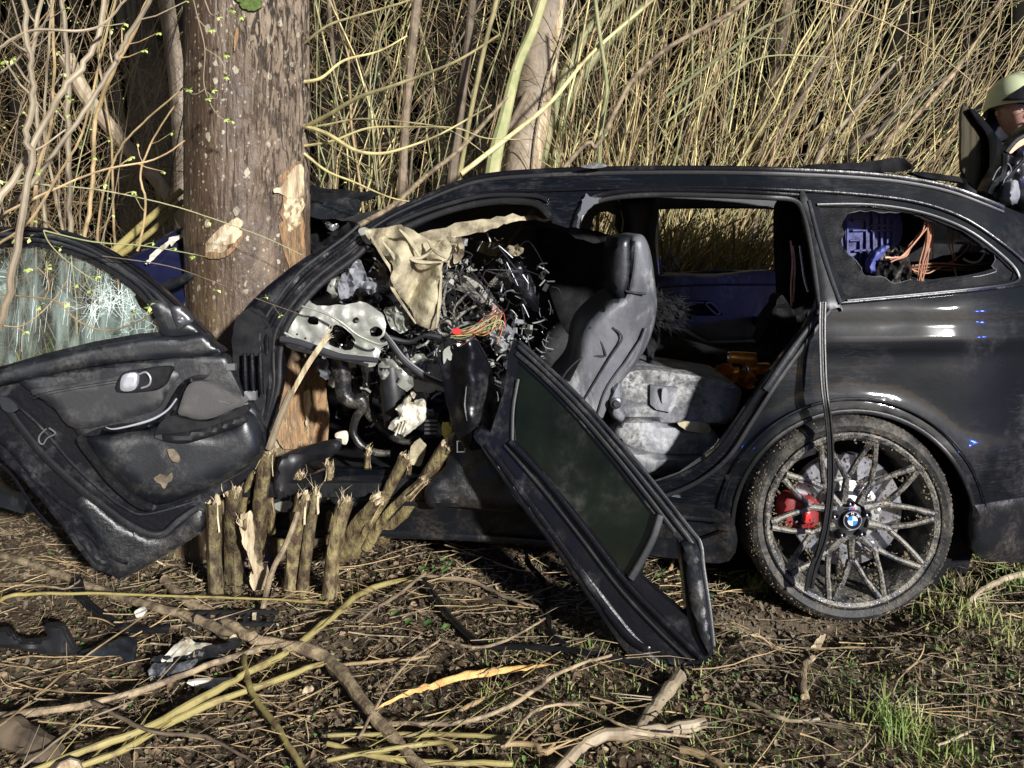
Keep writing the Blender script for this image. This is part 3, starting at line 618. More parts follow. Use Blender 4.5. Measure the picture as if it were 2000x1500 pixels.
for x0, x1, lb, gp, n in groups:
    for k in range(n):
        px = random.uniform(x0, x1); Y = random.uniform(4.85, 5.8) if x0 >= 1000 else random.uniform(4.9, 6.0)
        ln = lean_at(px)+random.gauss(0, 6); li = min(range(7), key=lambda i: abs(leans[i]-ln)); v = random.randrange(5); mk = random.choice(mats_pool if x0 > 980 else (['stem', 'stem_g', 'stem_r', 'stem_r', 'stem_d', 'stem_d'] if x0 > 0 else ['stem_r', 'stem_p', 'stem_d', 'stem_d', 'stem_g']))  # darker barks left and middle stand in for the light falling off
        key = (li, v, mk)
        if key not in base_m:
            me = variants[(li, v)].copy(); me.materials.append(M[mk]); base_m[key] = me
        o = bpy.data.objects.new('hazel_shoot', base_m[key]); COL.objects.link(o)
        # px is where the shoot passes roof height; its foot is on the ground to the left of that
        X = (px-1000)/F*Y; zr = 1.5; X -= math.tan(math.radians(leans[li]))*zr
        o.location = (X, Y, gh(X, Y)-.02); o.rotation_euler = (0, 0, random.uniform(-.15, .15)); s = random.uniform(.8, 1.25); o.scale = (s, s, s)
        look = {'stem': 'straw yellow', 'stem_g': 'greenish', 'stem_r': 'reddish brown', 'stem_p': 'greyish tan', 'stem_d': 'dark brown'}[mk]
        thick = 'stout' if base_r[(li, v)]*s > .0080 else ('slender' if base_r[(li, v)]*s > .0058 else 'hair thin')
        way = ['leaning left', 'upright', 'tilting slightly right', 'tilting right', 'slanting right', 'slanting steeply right', 'sweeping far right'][li]
        marks = [(-300, 'at the left edge'), (110, 'above the open front door'), (240, 'just left of the big trunk'), (600, 'right beside the big trunk'), (720, 'behind the front roof pillar'), (850, 'left of the second trunk'),
                 (1000, 'right of the second trunk'), (1180, 'above the rear seat'), (1290, 'above the rear door window'), (1430, 'above the rear roof pillar'), (1580, 'above the small rear side window'), (1740, 'above the rear wheel'), (1860, 'beside the raised tailgate')]
        where = [m_ for a_, m_ in marks if px >= a_][-1]
        gp = 'shoots left of the big trunk' if px < 600 else ('shoots between the two trunks' if px < 1000 else ('shoots behind the middle of the roof' if px < 1430 else 'shoots above the rear of the car'))
        tag(o, '%s %s shoot %s, %s' % (thick, look, way, where), 'shoot', gp)
def shoots(name, N, x0, x1, y0, y1, rmin, rmax, mk, label, Lr=(1.2, 3.6), js=11, K=7, S_=4, zb=None):
    px = rng.uniform(x0, x1, N); Y = rng.uniform(y0, y1, N)
    ln = np.radians(np.array([lean_at(p) for p in px])+rng.normal(0, js, N)); L = rng.uniform(*Lr, N)
    zz = np.zeros(N) if zb is None else rng.uniform(*zb, N)
    X0 = (px-1000)/F*Y-np.tan(ln)*(1.5 if zb is None else 0)
    t = np.linspace(0, 1, K); an = ln[:,None]+rng.normal(0, .30, N)[:,None]*(t-.2)
    Z0 = np.array([gh(x, y) for x, y in zip(X0, Y)])+zz
    Pn = np.stack([X0[:,None]+np.sin(an)*L[:,None]*t+rng.normal(0, .02, (N, K)), Y[:,None]+rng.normal(0, .1, N)[:,None]*t, Z0[:,None]+np.cos(an)*L[:,None]*t], -1)
    R = rng.uniform(rmin, rmax, N)[:,None]*np.linspace(1, .4, K)
    fast_tubes(name, Pn, R, S_, M[mk], label=label, cat='thicket', kind='stuff')
shoots('hazel_thicket', 120, 1220, 2050, 5.1, 6.2, .003, .008, 'stem', 'dense mass of golden hazel shoots behind the car')
shoots('hazel_thicket', 230, 1100, 2050, 4.9, 6.0, .003, .006, 'stem_r', 'fine reddish hazel shoots mixed into the clump on the right')
shoots('hazel_thicket', 60, 580, 1100, 5.2, 6.2, .004, .009, 'stem_g', 'green shoots between the two trunks', js=12)
shoots('hazel_thicket', 40, -120, 400, 5.4, 6.4, .003, .007, 'stem_d', 'dim shoots in the thicket on the left', js=14)
shoots('hazel_thicket', 300, 1150, 1560, 4.75, 5.2, .004, .012, 'stem', 'straw coloured shoots seen through the far car window', Lr=(.8, 1.6), js=10)
shoots('bramble_tangle', 850, -150, 420, 4.9, 6.2, .0008, .0017, 'stem_r', 'tangle of fine dim brambles on the left', Lr=(.2, .9), js=60, zb=(.2, 2.2), S_=3)
shoots('bramble_tangle', 800, 580, 1200, 4.7, 6.2, .0009, .0022, 'stem_r', 'tangle of fine twigs between the trunks', Lr=(.2, .9), js=55, zb=(.4, 2.9), S_=3)
shoots('bramble_tangle', 520, 1100, 2080, 4.7, 6.0, .001, .0024, 'stem', 'tangle of fine golden twigs on the right', Lr=(.2, .9), js=45, zb=(.4, 2.9), S_=3)
# buds as tiny leaf flecks through the twigs
n = 4200; px = rng.uniform(-100, 2050, n); Y = rng.uniform(4.6, 6.8, n); py = rng.uniform(-30, 520, n)
C3 = np.stack([(px-1000)/F*Y, Y, H-(py-YH)/F*Y], -1); d = rng.normal(0, .0045, (n, 4, 3)); 
raw('buds', (C3[:,None]+d).reshape(-1, 3), (np.arange(n)*4)[:,None]+np.arange(4)[None], M['bud'], label='tiny opening buds scattered through the thicket', cat='buds', kind='stuff')
# far wood and bank, added as a backdrop, night darkness put into their colours
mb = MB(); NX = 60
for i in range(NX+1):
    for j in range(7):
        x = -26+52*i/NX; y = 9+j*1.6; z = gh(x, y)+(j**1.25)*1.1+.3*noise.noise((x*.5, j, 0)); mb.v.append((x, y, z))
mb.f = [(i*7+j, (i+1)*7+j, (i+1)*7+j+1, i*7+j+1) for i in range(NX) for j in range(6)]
mb.build('bank', mat('night_black_bank', (.003, .0025, .0015), .95, 0, spec=.1, col2=(.008, .006, .0035), sc=3, bump=(6, .9, .1)), kind='structure')
tags = []
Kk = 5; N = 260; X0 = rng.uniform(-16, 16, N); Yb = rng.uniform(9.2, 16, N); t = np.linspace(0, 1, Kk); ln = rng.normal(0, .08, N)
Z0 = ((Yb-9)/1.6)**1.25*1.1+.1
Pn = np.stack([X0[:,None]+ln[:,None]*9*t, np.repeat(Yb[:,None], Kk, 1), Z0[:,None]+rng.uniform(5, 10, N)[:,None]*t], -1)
fast_tubes('far_wood', Pn, rng.uniform(.04, .16, N)[:,None]*np.linspace(1, .5, Kk), 7, mat('night_black_bark', (.007, .006, .004), .9, spec=.1), label='far off tree stems on the bank, coloured night dark', cat='wood', kind='stuff')

# ------------------------------------------------------------------ saplings in front of the open front door (left edge)
SAP = [
 ([(0, 645, 2.1), (25, 520, 2.1), (60, 320, 2.15), (52, 270, 2.15), (65, 170, 2.2), (55, 90, 2.2), (40, -30, 2.2)], [.013, .010, .008], 'stem_p', 'upright sapling stem crossing in front of the door glass'),
 ([(-10, 400, 2.2), (40, 330, 2.25), (90, 235, 2.3), (125, 175, 2.3), (185, 90, 2.35), (205, -20, 2.4)], [.013, .009], 'stem_p', 'stout crooked branch rising right from the left edge'),
 ([(-10, 440, 2.4), (60, 360, 2.4), (150, 240, 2.45), (220, 130, 2.5), (250, 70, 2.5), (305, -20, 2.5)], [.009, .009], 'stem_p', 'second slanting branch, lower and behind the crooked one'),
 ([(138, 470, 3.2), (135, 330, 3.2), (133, 200, 3.2), (130, 90, 3.2), (120, -20, 3.2)], [.012, .013, .010], 'stem_p', 'straight whitish stem behind the crooked branch'),
 ([(165, 470, 3.1), (180, 360, 3.1), (182, 310, 3.1), (190, 220, 3.1), (220, 140, 3.05), (262, 60, 3.0), (300, -20, 3.0)], [.009, .010, .009], 'stem_r', 'brown stem with a kink beside the whitish stem'),
 ([(92, 460, 3.3), (80, 330, 3.3), (72, 230, 3.3), (62, 130, 3.3), (70, 60, 3.3), (85, -20, 3.3)], [.010, .010], 'stem_p', 'thin pale stem left of the whitish one'),
 ([(128, 470, 3.0), (108, 380, 3.0), (88, 270, 3.0), (90, 160, 3.0), (105, -20, 3.0)], [.006, .005], 'stem_p', 'hair thin stem crossing the pale stems'),
 ([(190, 480, 3.4), (200, 380, 3.4), (235, 290, 3.4), (290, 230, 3.4), (360, 170, 3.4), (358, 160, 3.4)], [.006, .004], 'stem_r', 'thin stem arching right towards the trunk'),
 ([(-10, 425, 2.3), (100, 372, 2.4), (200, 332, 2.5), (300, 312, 2.6), (360, 275, 2.7)], [.005, .003], 'stem_r', 'thin arching twig running right towards the big trunk'),
 ([(120, 460, 2.6), (70, 425, 2.6), (40, 440, 2.6), (0, 455, 2.6)], [.003, .003], 'stem_r', 'short curved twig above the door frame at the left'),
 ([(-10, 150, 2.4), (40, 110, 2.4), (90, 40, 2.4), (110, -20, 2.4)], [.004, .003], 'stem_p', 'thin twig in the top left corner'),
 ([(270, 490, 3.5), (285, 400, 3.5), (275, 340, 3.5), (300, 270, 3.5), (345, 200, 3.5)], [.007, .004], 'stem_r', 'thin stem just left of the big trunk'),
 ([(-10, 100, 2.2), (60, 60, 2.2), (160, 60, 2.25), (210, 40, 2.3), (260, -20, 2.3)], [.006, .004], 'stem_p', 'thin bent twig crossing the top left corner'),
 ([(-10, 480, 2.35), (60, 430, 2.35), (120, 330, 2.4), (160, 260, 2.45), (200, 100, 2.5), (230, -20, 2.5)], [.005, .004], 'stem_r', 'reddish whip between the slanting branches'),
 ([(100, -20, 2.7), (105, 110, 2.7), (100, 240, 2.75), (75, 330, 2.8), (60, 460, 2.8)], [.005, .007], 'stem_r', 'reddish straight whip hanging through the slanting branches'),
 ([(0, 575, 2.12), (80, 582, 2.12), (115, 592, 2.12), (150, 625, 2.12), (200, 645, 2.12), (255, 635, 2.12), (298, 610, 2.12)], [.003, .002], 'stem_r', 'curved budding twig across the cracked door glass'),
 ([(0, 635, 2.12), (40, 637, 2.12), (75, 615, 2.12), (105, 585, 2.12), (132, 548, 2.12)], [.002, .0015], 'stem_r', 'thin forked twig above the curved one on the door glass'),
 ([(85, 585, 2.12), (95, 565, 2.12), (90, 540, 2.12), (70, 520, 2.12)], [.002, .0015], 'stem_r', 'tiny hooked twig on the door glass'),
 ([(-10, 355, 2.6), (100, 362, 2.7), (200, 372, 2.8), (330, 400, 2.9), (430, 432, 3.0), (520, 465, 3.05), (590, 498, 3.1)], [.0035, .002], 'stem_g', 'long green whip running across the big trunk'),
 ([(85, 450, 2.5), (180, 472, 2.6), (280, 480, 2.7), (370, 495, 2.85), (402, 502, 3.0)], [.003, .002], 'stem_g', 'green whip ending at the trunk wound'),
 ([(85, 450, 2.5), (100, 480, 2.5), (150, 525, 2.5), (193, 552, 2.5)], [.002, .0015], 'stem_g', 'green whip drooping over the top of the door glass'),
 ([(200, 500, 2.7), (330, 520, 2.8), (430, 555, 2.8), (520, 590, 2.75), (595, 617, 2.7)], [.002, .0012], 'stem_d', 'thin dark twig crossing low over the trunk'),
 ([(1240, -10, 3.6), (1225, 60, 3.6), (1185, 200, 3.7), (1170, 330, 3.8)], [.004, .003], 'stem_g', 'thin green whip hanging above the middle of the roof'),
 ([(1620, -10, 3.6), (1630, 100, 3.7), (1650, 190, 3.8), (1672, 238, 3.9), (1675, 320, 4.0)], [.004, .004], 'stem', 'thin crooked pale whip above the rear window'),
 ([(1560, -10, 4.1), (1700, 30, 4.1), (1810, 90, 4.1), (1900, 160, 4.1)], [.004, .003], 'stem_r', 'thin brown whip crossing the clump at the top right'),
 ([(1300, 190, 4.3), (1380, 130, 4.3), (1480, 60, 4.3), (1560, 20, 4.3)], [.012, .008], 'stem_g', 'mossy arching bough in the middle of the clump'),
 ([(1300, 240, 4.2), (1420, 150, 4.2), (1500, 110, 4.2), (1620, 112, 4.2)], [.007, .004], 'stem_g', 'thin mossy bough below the arching one'),
]
for pts, r, mk, lb in SAP:
    par = empty('sapling' if r[0] > .006 else 'bare_twig', P(pts[0][0], pts[0][1], pts[0][2]), lb, 'sapling' if r[0] > .006 else 'twig')
    q = [P(p[0], p[1], p[2]) for p in cr(pts, 6)]
    q = [(p[0]+random.gauss(0, r[0]*.25), p[1], p[2]) for p in q]
    MB().tube(q, [x_*.82 for x_ in r], 8 if r[0] > .006 else 6).build('stem', M[mk], par)
    for k in range(3 if pts[0][0] < 400 else 2):                      # side twigs and opening buds
        i = random.randrange(2, len(q)-2); p = Vector(q[i]); t = (Vector(q[i+1])-Vector(q[i-1])).normalized(); s = random.choice([-1, 1])
        side = Vector((t.z, 0, -t.x))*s; l = random.uniform(.05, .16) if r[0] > .004 else random.uniform(.02, .05)
        e = [p, p+(t*.5+side*.5)*l*.5, p+(t*.8+side*.6)*l]
        tw = MB().tube(e, [r[0]*.3, r[0]*.15+.0005], 5).build('side_twig', M[mk], par)
        bm_ = MB(); c = e[-1]
        for b in range(4):
            a = random.uniform(0, 6.28); ss = random.uniform(.004, .009)
            bm_.add([c, c+Vector((math.cos(a)*ss-.3*ss, -.003, math.sin(a)*ss)), c+Vector((math.cos(a)*2*ss, random.uniform(-.004, .004), math.sin(a)*2*ss)), c+Vector((math.cos(a+.6)*ss*1.2, .003, math.sin(a+.6)*ss*1.2))], [(0, 1, 2, 3)])
        bm_.build('leaf_bud', M['bud'], par)
bt = empty('budding_twig', P(378, -20, 3.0), 'drooping twig with fresh green buds hanging in front of the big trunk', 'twig')
for pts in ([(372, -25), (385, 30), (400, 95), (398, 160), (412, 205), (432, 230), (446, 233)], [(400, 95), (430, 115), (440, 140), (443, 150)], [(402, 172), (385, 183), (370, 182), (358, 172)], [(405, 180), (420, 193), (425, 185), (416, 175)], [(385, 35), (400, 52), (412, 57)], [(400, 0), (410, 25), (420, 30)]):
    ptube(pts, 3.0, [.0022, .0012], 5, 5).build('stem', M['stem_p'], bt)
for (x, y) in ((428, 33), (414, 58), (443, 107), (443, 150), (418, 175), (370, 175), (408, 192), (442, 232), (453, 236), (473, 33), (455, 20)):
    mbb = MB(); c = Vector(P(x, y, 2.99))
    for b in range(6):
        a = b+random.random(); ss = .009
        mbb.add([c, c+Vector((math.cos(a)*ss, -.006, math.sin(a)*ss)), c+Vector((math.cos(a+.35)*ss*1.7, -.002, math.sin(a+.35)*ss*1.7)), c+Vector((math.cos(a+.7)*ss, .003, math.sin(a+.7)*ss))], [(0, 1, 2, 3)])
    mbb.build('leaf_bud', M['bud'], bt)
# ------------------------------------------------------------------ cut and splintered stumps of the coppiced bush
def stump(pts, r, lb, mk='stump', split=.02, parent_cat='stump', name='splintered_stump'):
    """pts: [(px,py,Y)...] from the foot up"""
    q = [Vector(P(*p)) for p in cr(pts, 5)]; seg = 14; par = empty(name, q[0], lb, parent_cat, 'splintered stumps of the cut bush')
    K = len(q); mb = MB(); vs = []; sd_ = random.uniform(0, 50); split = split*random.uniform(.6, 1.7)
    for i, p in enumerate(q):
        t = (q[min(i+1, K-1)]-q[max(i-1, 0)]).normalized(); u = t.cross(Vector((0, 1, 0))).normalized(); v = u.cross(t); f = i/(K-1)
        rr = r*(1.22-.22*min(1, f*3))*(1-.06*f)
        for k in range(seg):
            a = 2*math.pi*k/seg; n_ = 1+.38*noise.noise((math.cos(a)*1.3, math.sin(a)*1.3, f*3+sd_))+.14*noise.noise((math.cos(a)*4, math.sin(a)*4, f*6+sd_))
            e = t*(abs(noise.noise((math.cos(a)*2.2, math.sin(a)*2.2, sd_)))*split*2) if i == K-1 else Vector((0, 0, 0))
            vs.append(p+(u*math.cos(a)+v*math.sin(a))*rr*n_+e)
    mb.add(vs, [(i*seg+k, i*seg+(k+1) % seg, (i+1)*seg+(k+1) % seg, (i+1)*seg+k) for i in range(K-1) for k in range(seg)])
    mb.build('bark', M[mk], par)
    top = q[-1]; t = (q[-1]-q[-2]).normalized(); u = t.cross(Vector((0, 1, 0))).normalized(); v = u.cross(t)
    ring = vs[-seg:]; cf = MB(); c = top+t*random.uniform(-.3, .3)*r
    mid = [top+(Vector(p_)-top)*.55+t*random.uniform(-.5, .9)*split for p_ in ring]
    cf.add([Vector(p_)*.999+top*.001 for p_ in ring]+mid+[c], [(k, (k+1) % seg, seg+(k+1) % seg, seg+k) for k in range(seg)]+[(seg+k, seg+(k+1) % seg, 2*seg) for k in range(seg)])
    cf.build('cut_face', M['wood'], par, sharp=20)
    sp = MB()
    for k in range(random.randint(9, 16)):                                     # torn fibres
        a = random.uniform(0, 6.28); b = top+(u*math.cos(a)+v*math.sin(a))*r*random.uniform(.5, 1.0)-t*.006; l = random.uniform(.5, 2.6)*split
        sp.tube([b, b+t*l*.5+u*random.uniform(-.2, .2)*l, b+t*l+u*random.uniform(-.4, .4)*l], [random.uniform(.0010, .0028), .0003], 4)
    sp.build('splinters', M['wood'], par)
    pb = MB()                                                                 # long peels of bark hanging from the top
    for k in range(random.randint(0, 2)):
        a = random.uniform(-2.6, -.5); n0 = u*math.cos(a)+v*math.sin(a); l = random.uniform(.03, .09); wd = (u*-math.sin(a)+v*math.cos(a))*random.uniform(.0015, .004); b = top+n0*r*.95
        cs_ = [b+t*.012, b-t*l*.4+n0*.004, b-t*l+n0*random.uniform(.008, .022)]
        for c_ in cs_: pb.v += [tuple(c_-wd), tuple(c_+wd)]
        m_ = len(pb.v)-6; pb.f += [(m_, m_+1, m_+3, m_+2), (m_+2, m_+3, m_+5, m_+4)]; pb.n = len(pb.v)
    pb.build('peeling_bark', M['wood'] if random.random() < .5 else M['branch'], par, smooth=False)
    return par
ST = [
 ([(424, 1170, 2.83), (419, 1080, 2.82), (417, 985, 2.80)], .031, 'leftmost stout brown stump with a slanting torn top'),
 ([(462, 1150, 2.90), (458, 1060, 2.88), (455, 962, 2.84)], .037, 'thick mottled stump with a ragged crown, second from the left'),
 ([(503, 1130, 2.86), (500, 1075, 2.83), (482, 1020, 2.80)], .027, 'short yellowish stump leaning left, with its bark peeled away'),
 ([(500, 1085, 2.94), (508, 980, 2.90), (524, 882, 2.86)], .029, 'tall stump with a peeled edge reaching up beside the front door'),
 ([(470, 1000, 2.98), (490, 940, 2.93), (514, 890, 2.90)], .020, 'slim brown stump leaning behind the tall peeled one'),
 ([(570, 1165, 2.88), (574, 1070, 2.86), (592, 975, 2.84)], .031, 'mottled stump with a flat torn top in the middle of the row'),
 ([(590, 1170, 2.86), (600, 1080, 2.84), (616, 972, 2.84)], .022, 'slimmer stump tight against the right of the middle one'),
 ([(644, 1185, 2.83), (650, 1090, 2.82), (672, 985, 2.80)], .030, 'yellow flecked stump standing right of the middle pair'),
 ([(668, 1085, 2.93), (695, 1030, 2.88), (736, 978, 2.84)], .030, 'stump leaning far right with a sharp oblique cut'),
 ([(690, 1080, 2.98), (730, 1010, 2.93), (790, 895, 2.88)], .024, 'long brown stump leaning right with a rounded end'),
 ([(715, 1070, 2.96), (760, 1000, 2.90), (826, 940, 2.84)], .019, 'dark slender stump lying low to the right'),
 ([(745, 1050, 3.0), (800, 980, 2.93), (872, 872, 2.86)], .030, 'thick dark stump leaning up to the torn pillar'),
 ([(712, 1010, 3.0), (714, 950, 2.99), (718, 885, 2.97)], .013, 'narrow reddish stump with white fibres at its tip'),
 ([(645, 1060, 2.99), (645, 990, 2.98), (644, 918, 2.97)], .020, 'dark short stump behind the flecked one'),
 ([(578, 1010, 3.0), (580, 975, 2.99), (584, 932, 2.98)], .023, 'reddish stump showing behind the flat topped one'),
 ([(790, 1010, 2.97), (796, 950, 2.95), (800, 915, 2.93)], .010, 'thin yellowish stump beside the long leaning one'),
 ([(530, 1040, 2.98), (530, 1000, 2.97), (528, 970, 2.96)], .016, 'low dark stump almost hidden behind the tall peeled one'),
]
for pts, r, lb in ST: stump(pts, r*.86, lb)
panel('peeled_bark', [(468, 1010), (484, 1000), (496, 1015), (498, 1090), (512, 1110), (498, 1120), (480, 1080), (470, 1040)], M['wood'], None, 2.78, thick=.006, step=7, rough=3, crump=.006, cs=14,
      label='curl of pale peeled bark hanging off the leaning stumps', cat='bark')
mbw = panel('x', [(488, 1125), (505, 1105), (520, 1115), (518, 1140), (503, 1155), (489, 1145)], M['wood'], None, 2.80, thick=.03, step=7, rough=2, build=False)
mbw.build('cut_block', M['wood'], label='pale round end of a cut branch at the foot of the stumps', cat='branch')
# broken bits heaped between the stumps
dbr = {q: MB() for q in ('branch', 'stump', 'wood', 'l')}
for k in range(420):
    x, y = random.gauss(-.98, .24), random.gauss(2.90, .13); z = gh(x, y)+random.uniform(0, .05)*math.exp(-((x+.98)/.25)**2); l = random.uniform(.01, .07); a = random.uniform(0, 6.28); e = random.uniform(-.3, .6)
    key = random.choice(['branch', 'stump', 'stump', 'wood', 'l', 'l'])
    if key == 'l': dbr[key].box((x, y, z+.01), (random.uniform(.01, .03), random.uniform(.006, .02), .002), Matrix.Rotation(a, 3, 'Z') @ Matrix.Rotation(e, 3, 'X'))
    else: dbr[key].tube([(x, y, z+.005), (x+l*math.cos(a), y+l*math.sin(a), z+.005+l*max(0, e))], [random.uniform(.001, .005), .001], 5)
for q, m_ in dbr.items(): m_.build('stump_debris', M[q] if q != 'l' else m_l1, label='broken twigs, chips and leaves heaped round the foot of the stumps', cat='debris', kind='stuff', smooth=False)
# split poles leaning in front of the gap
for pts, r, mk, lb in (
    ([(508, 1215, 2.70), (530, 1120, 2.72), (560, 1060, 2.75), (582, 1000, 2.8)], [.010, .009], 'branch', 'thin bare pole leaning in front of the stumps'),
    ([(526, 875, 2.83), (545, 820, 2.80), (568, 765, 2.78)], [.014, .012], 'stem_p', 'snapped stem rising past the door hinge')):
    ptube(pts, 2.8, r, 8, 5).build('leaning_pole', M[mk], label=lb, cat='pole')
sp = MB()
for k in range(7): ptube([(556+k*2.5, 790-k*3, 2.80-.002*k), (595+k*1.5, 715, 2.78), (628+k*2, 665, 2.77), (650+random.uniform(-5, 3), 635+k*4, 2.76)], 2.8, [.0042, .001], 5, 4, mb=sp)
sp.build('split_pole_tip', M['wood'], label='long pale splintered tip of the snapped stem, pointing up right', cat='splinter')

# ------------------------------------------------------------------ branches lying on the ground
GB = [
 ([(-20, 1078), (60, 1103), (120, 1125), (240, 1170), (340, 1195), (400, 1215), (455, 1248)], [.011, .015], 'branch', .05, 'long pale branch slanting in from the left edge'),
 ([(322, 1130), (352, 1165), (400, 1195), (470, 1235), (510, 1252), (600, 1270), (655, 1305), (700, 1360), (750, 1425), (835, 1510)], [.017, .016, .018, .013], 'branch', .04, 'thick knotty brown branch running down to the bottom edge'),
 ([(40, 1515), (170, 1465), (290, 1420), (420, 1350), (480, 1315), (560, 1275)], [.006, .010, .009], 'olive', .05, 'upper of two parallel yellow green shoots on the left'),
 ([(80, 1520), (220, 1475), (300, 1430), (400, 1380), (520, 1335), (600, 1305), (660, 1290)], [.006, .009, .007], 'olive', .04, 'lower of two parallel yellow green shoots on the left'),
 ([(590, 1252), (640, 1215), (690, 1170), (740, 1145), (800, 1130), (830, 1120)], [.010, .009], 'olive', .03, 'bright yellow green shoot right of the stumps'),
 ([(-20, 1400), (100, 1388), (190, 1372), (300, 1342), (400, 1300), (470, 1278), (508, 1268)], [.009, .008], 'branch', .05, 'brown rod with a pale cut end pointing right'),
 ([(-20, 1188), (20, 1165), (80, 1160), (200, 1160), (400, 1165), (520, 1170), (640, 1180)], [.007, .004, .003], 'olive', .10, 'thin green rod crossing level below the door corner'),
 ([(475, 1280), (482, 1320), (500, 1365), (540, 1420), (570, 1465), (600, 1515)], [.008, .007], 'olive', .05, 'olive shoot dropping to the bottom edge from the cut end'),
 ([(-30, 1408), (40, 1440), (90, 1478), (130, 1520)], [.032, .034], 'stem_d', .03, 'fat dark log cut off by the lower left corner'),
 ([(1328, 1318), (1300, 1355), (1272, 1390), (1250, 1430)], [.018, .015], 'stem_p', .03, 'pale thick fork arm leading up to the rear door corner'),
 ([(1080, 1515), (1130, 1465), (1170, 1440), (1250, 1432), (1310, 1425), (1376, 1408)], [.012, .016, .014], 'stem_p', .03, 'pale thick branch with a cut end in the bottom centre'),
 ([(760, 1412), (870, 1415), (960, 1395), (1020, 1365), (1080, 1320), (1140, 1295), (1195, 1280)], [.005, .006, .004], 'branch', .05, 'smooth tan rod sweeping up to the rear door'),
 ([(985, 1460), (1030, 1400), (1070, 1380), (1130, 1378), (1190, 1405), (1260, 1430), (1350, 1440)], [.004, .003], 'branch', .06, 'thin arched twig in the bottom centre'),
 ([(640, 1437), (760, 1435), (900, 1436), (1030, 1446)], [.005, .006], 'olive', .04, 'upper yellow rod lying level at the bottom centre'),
 ([(640, 1485), (780, 1460), (860, 1450), (890, 1465)], [.005, .006], 'olive', .05, 'short yellow rod with a hooked end at the bottom centre'),
 ([(640, 1452), (720, 1475), (840, 1488), (1000, 1492)], [.006, .006], 'olive', .03, 'lowest yellow rod at the bottom centre'),
 ([(980, 1455), (1040, 1455), (1062, 1470), (1082, 1458)], [.006, .008], 'stem_r', .05, 'reddish forked stub beside the pale thick branch'),
 ([(1572, 1362), (1568, 1330), (1572, 1300), (1588, 1285)], [.012, .008], 'branch', .02, 'short knobbly stick upright in the mud right of the door'),
 ([(1895, 1175), (1925, 1150), (1965, 1130), (2020, 1118)], [.009, .011], 'stem_p', .04, 'pale branch in the grass at the right edge'),
 ([(1460, 1372), (1510, 1398), (1555, 1408), (1600, 1405)], [.006, .004], 'stem_p', .02, 'small bent stick in the right foreground'),
 ([(1330, 1462), (1380, 1480), (1425, 1505)], [.009, .007], 'stem_r', .03, 'brown stick end at the bottom right of the pale branch'),
 ([(1830, 1455), (1870, 1440), (1895, 1428)], [.003, .003], 'stem_p', .04, 'little pale twig beside the spiky tuft'),
 ([(820, 1125), (870, 1130), (930, 1140), (985, 1165), (1050, 1185)], [.007, .005], 'stem_d', .03, 'dark stick in the shade below the sill'),
 ([(830, 1120), (780, 1160), (740, 1185), (700, 1215)], [.006, .004], 'stem_d', .05, 'dark twig crossing the end of the bright shoot'),
 ([(700, 1440), (760, 1340), (800, 1290), (860, 1250)], [.004, .003], 'branch', .05, 'tan twig rising right from the knotty branch'),
 ([(660, 1300), (740, 1292), (840, 1282)], [.005, .004], 'stem_r', .03, 'reddish stick right of the knotty branch'),
 ([(860, 1250), (940, 1265), (1020, 1235), (1065, 1208)], [.005, .003], 'branch', .05, 'crooked twig over the rubber strip'),
 ([(0, 1050+90), (90, 1145), (130, 1150), (155, 1135)], [.003, .003], 'branch', .1, 'side twig of the long pale branch'),
 ([(180, 1372), (240, 1405), (300, 1430), (400, 1440), (480, 1480), (520, 1515)], [.005, .003], 'stem_d', .06, 'dark wavy twig crossing the two parallel shoots'),
 ([(-10, 1425), (60, 1370), (150, 1295), (250, 1225), (300, 1190)], [.003, .002], 'stem_r', .09, 'thin reddish twig rising from the lower left'),
 ([(30, 1510), (120, 1440), (170, 1405), (260, 1370)], [.003, .002], 'stem_p', .08, 'thin pale twig in the lower left'),
 ([(1000, 1155), (1030, 1165), (1057, 1178)], [.003, .004], 'wood', .03, 'short white peeled stick below the sill'),
 ([(1310, 1110), (1325, 1060)], [.007, .006], 'stem_r', .03, 'reddish stick end seen through the small door window'),
 ([(900, 1390), (935, 1372), (965, 1355)], [.009, .004], 'stem_r', .02, 'purplish bark sliver in the centre foreground'),
]
for pts, r, mk, lift, lb in GB:
    q = [Vector(G(p[0], p[1], lift))+Vector((random.gauss(0, .0012), random.gauss(0, .0012), 0)) for p in cr(pts, 5)]
    par = empty('fallen_branch', q[0], lb, 'branch', 'branches lying in front of the car')
    # knots and slight crookedness
    K_ = len(q); rr = [np.interp(i/(K_-1), np.linspace(0, 1, len(r)), r)*(1+.25*noise.noise((i*.9, r[0]*99, 0))+(.18 if i % 9 == 4 and max(r) > .008 else 0)) for i in range(K_)]
    q = [p+Vector((0, 0, noise.noise((i*.5, 3.3, r[0]*77))*r[0]*.6)) for i, p in enumerate(q)]
    MB().tube(q, rr, 10).build('stem', M[mk], par)
    for k in range(3 if max(r) < .006 else 7):
        i = random.randrange(1, K_-1); t = (q[min(i+1, K_-1)]-q[i-1]).normalized(); side = Vector((-t.y, t.x, random.uniform(.1, .8)))*random.choice([-1, 1]); side.z = abs(side.z)
        l = random.uniform(.02, .16); p = q[i]
        MB().tube([p, p+(t*.6+side*.4)*l*.5, p+(t*.9+side*.6)*l], [min(rr[i]*.3, .0028), .0006], 5).build('side_twig', M[mk], par)
    if max(r) > .007:
        for e, f in ((0, 1), (-1, -2)):
            c = q[e]; d = (q[e]-q[f]).normalized(); rad = rr[e]*.9
            MB().tube([c, c+d*.002], [rad, rad*.9], 10).build('cut_face', M['wood'], par)
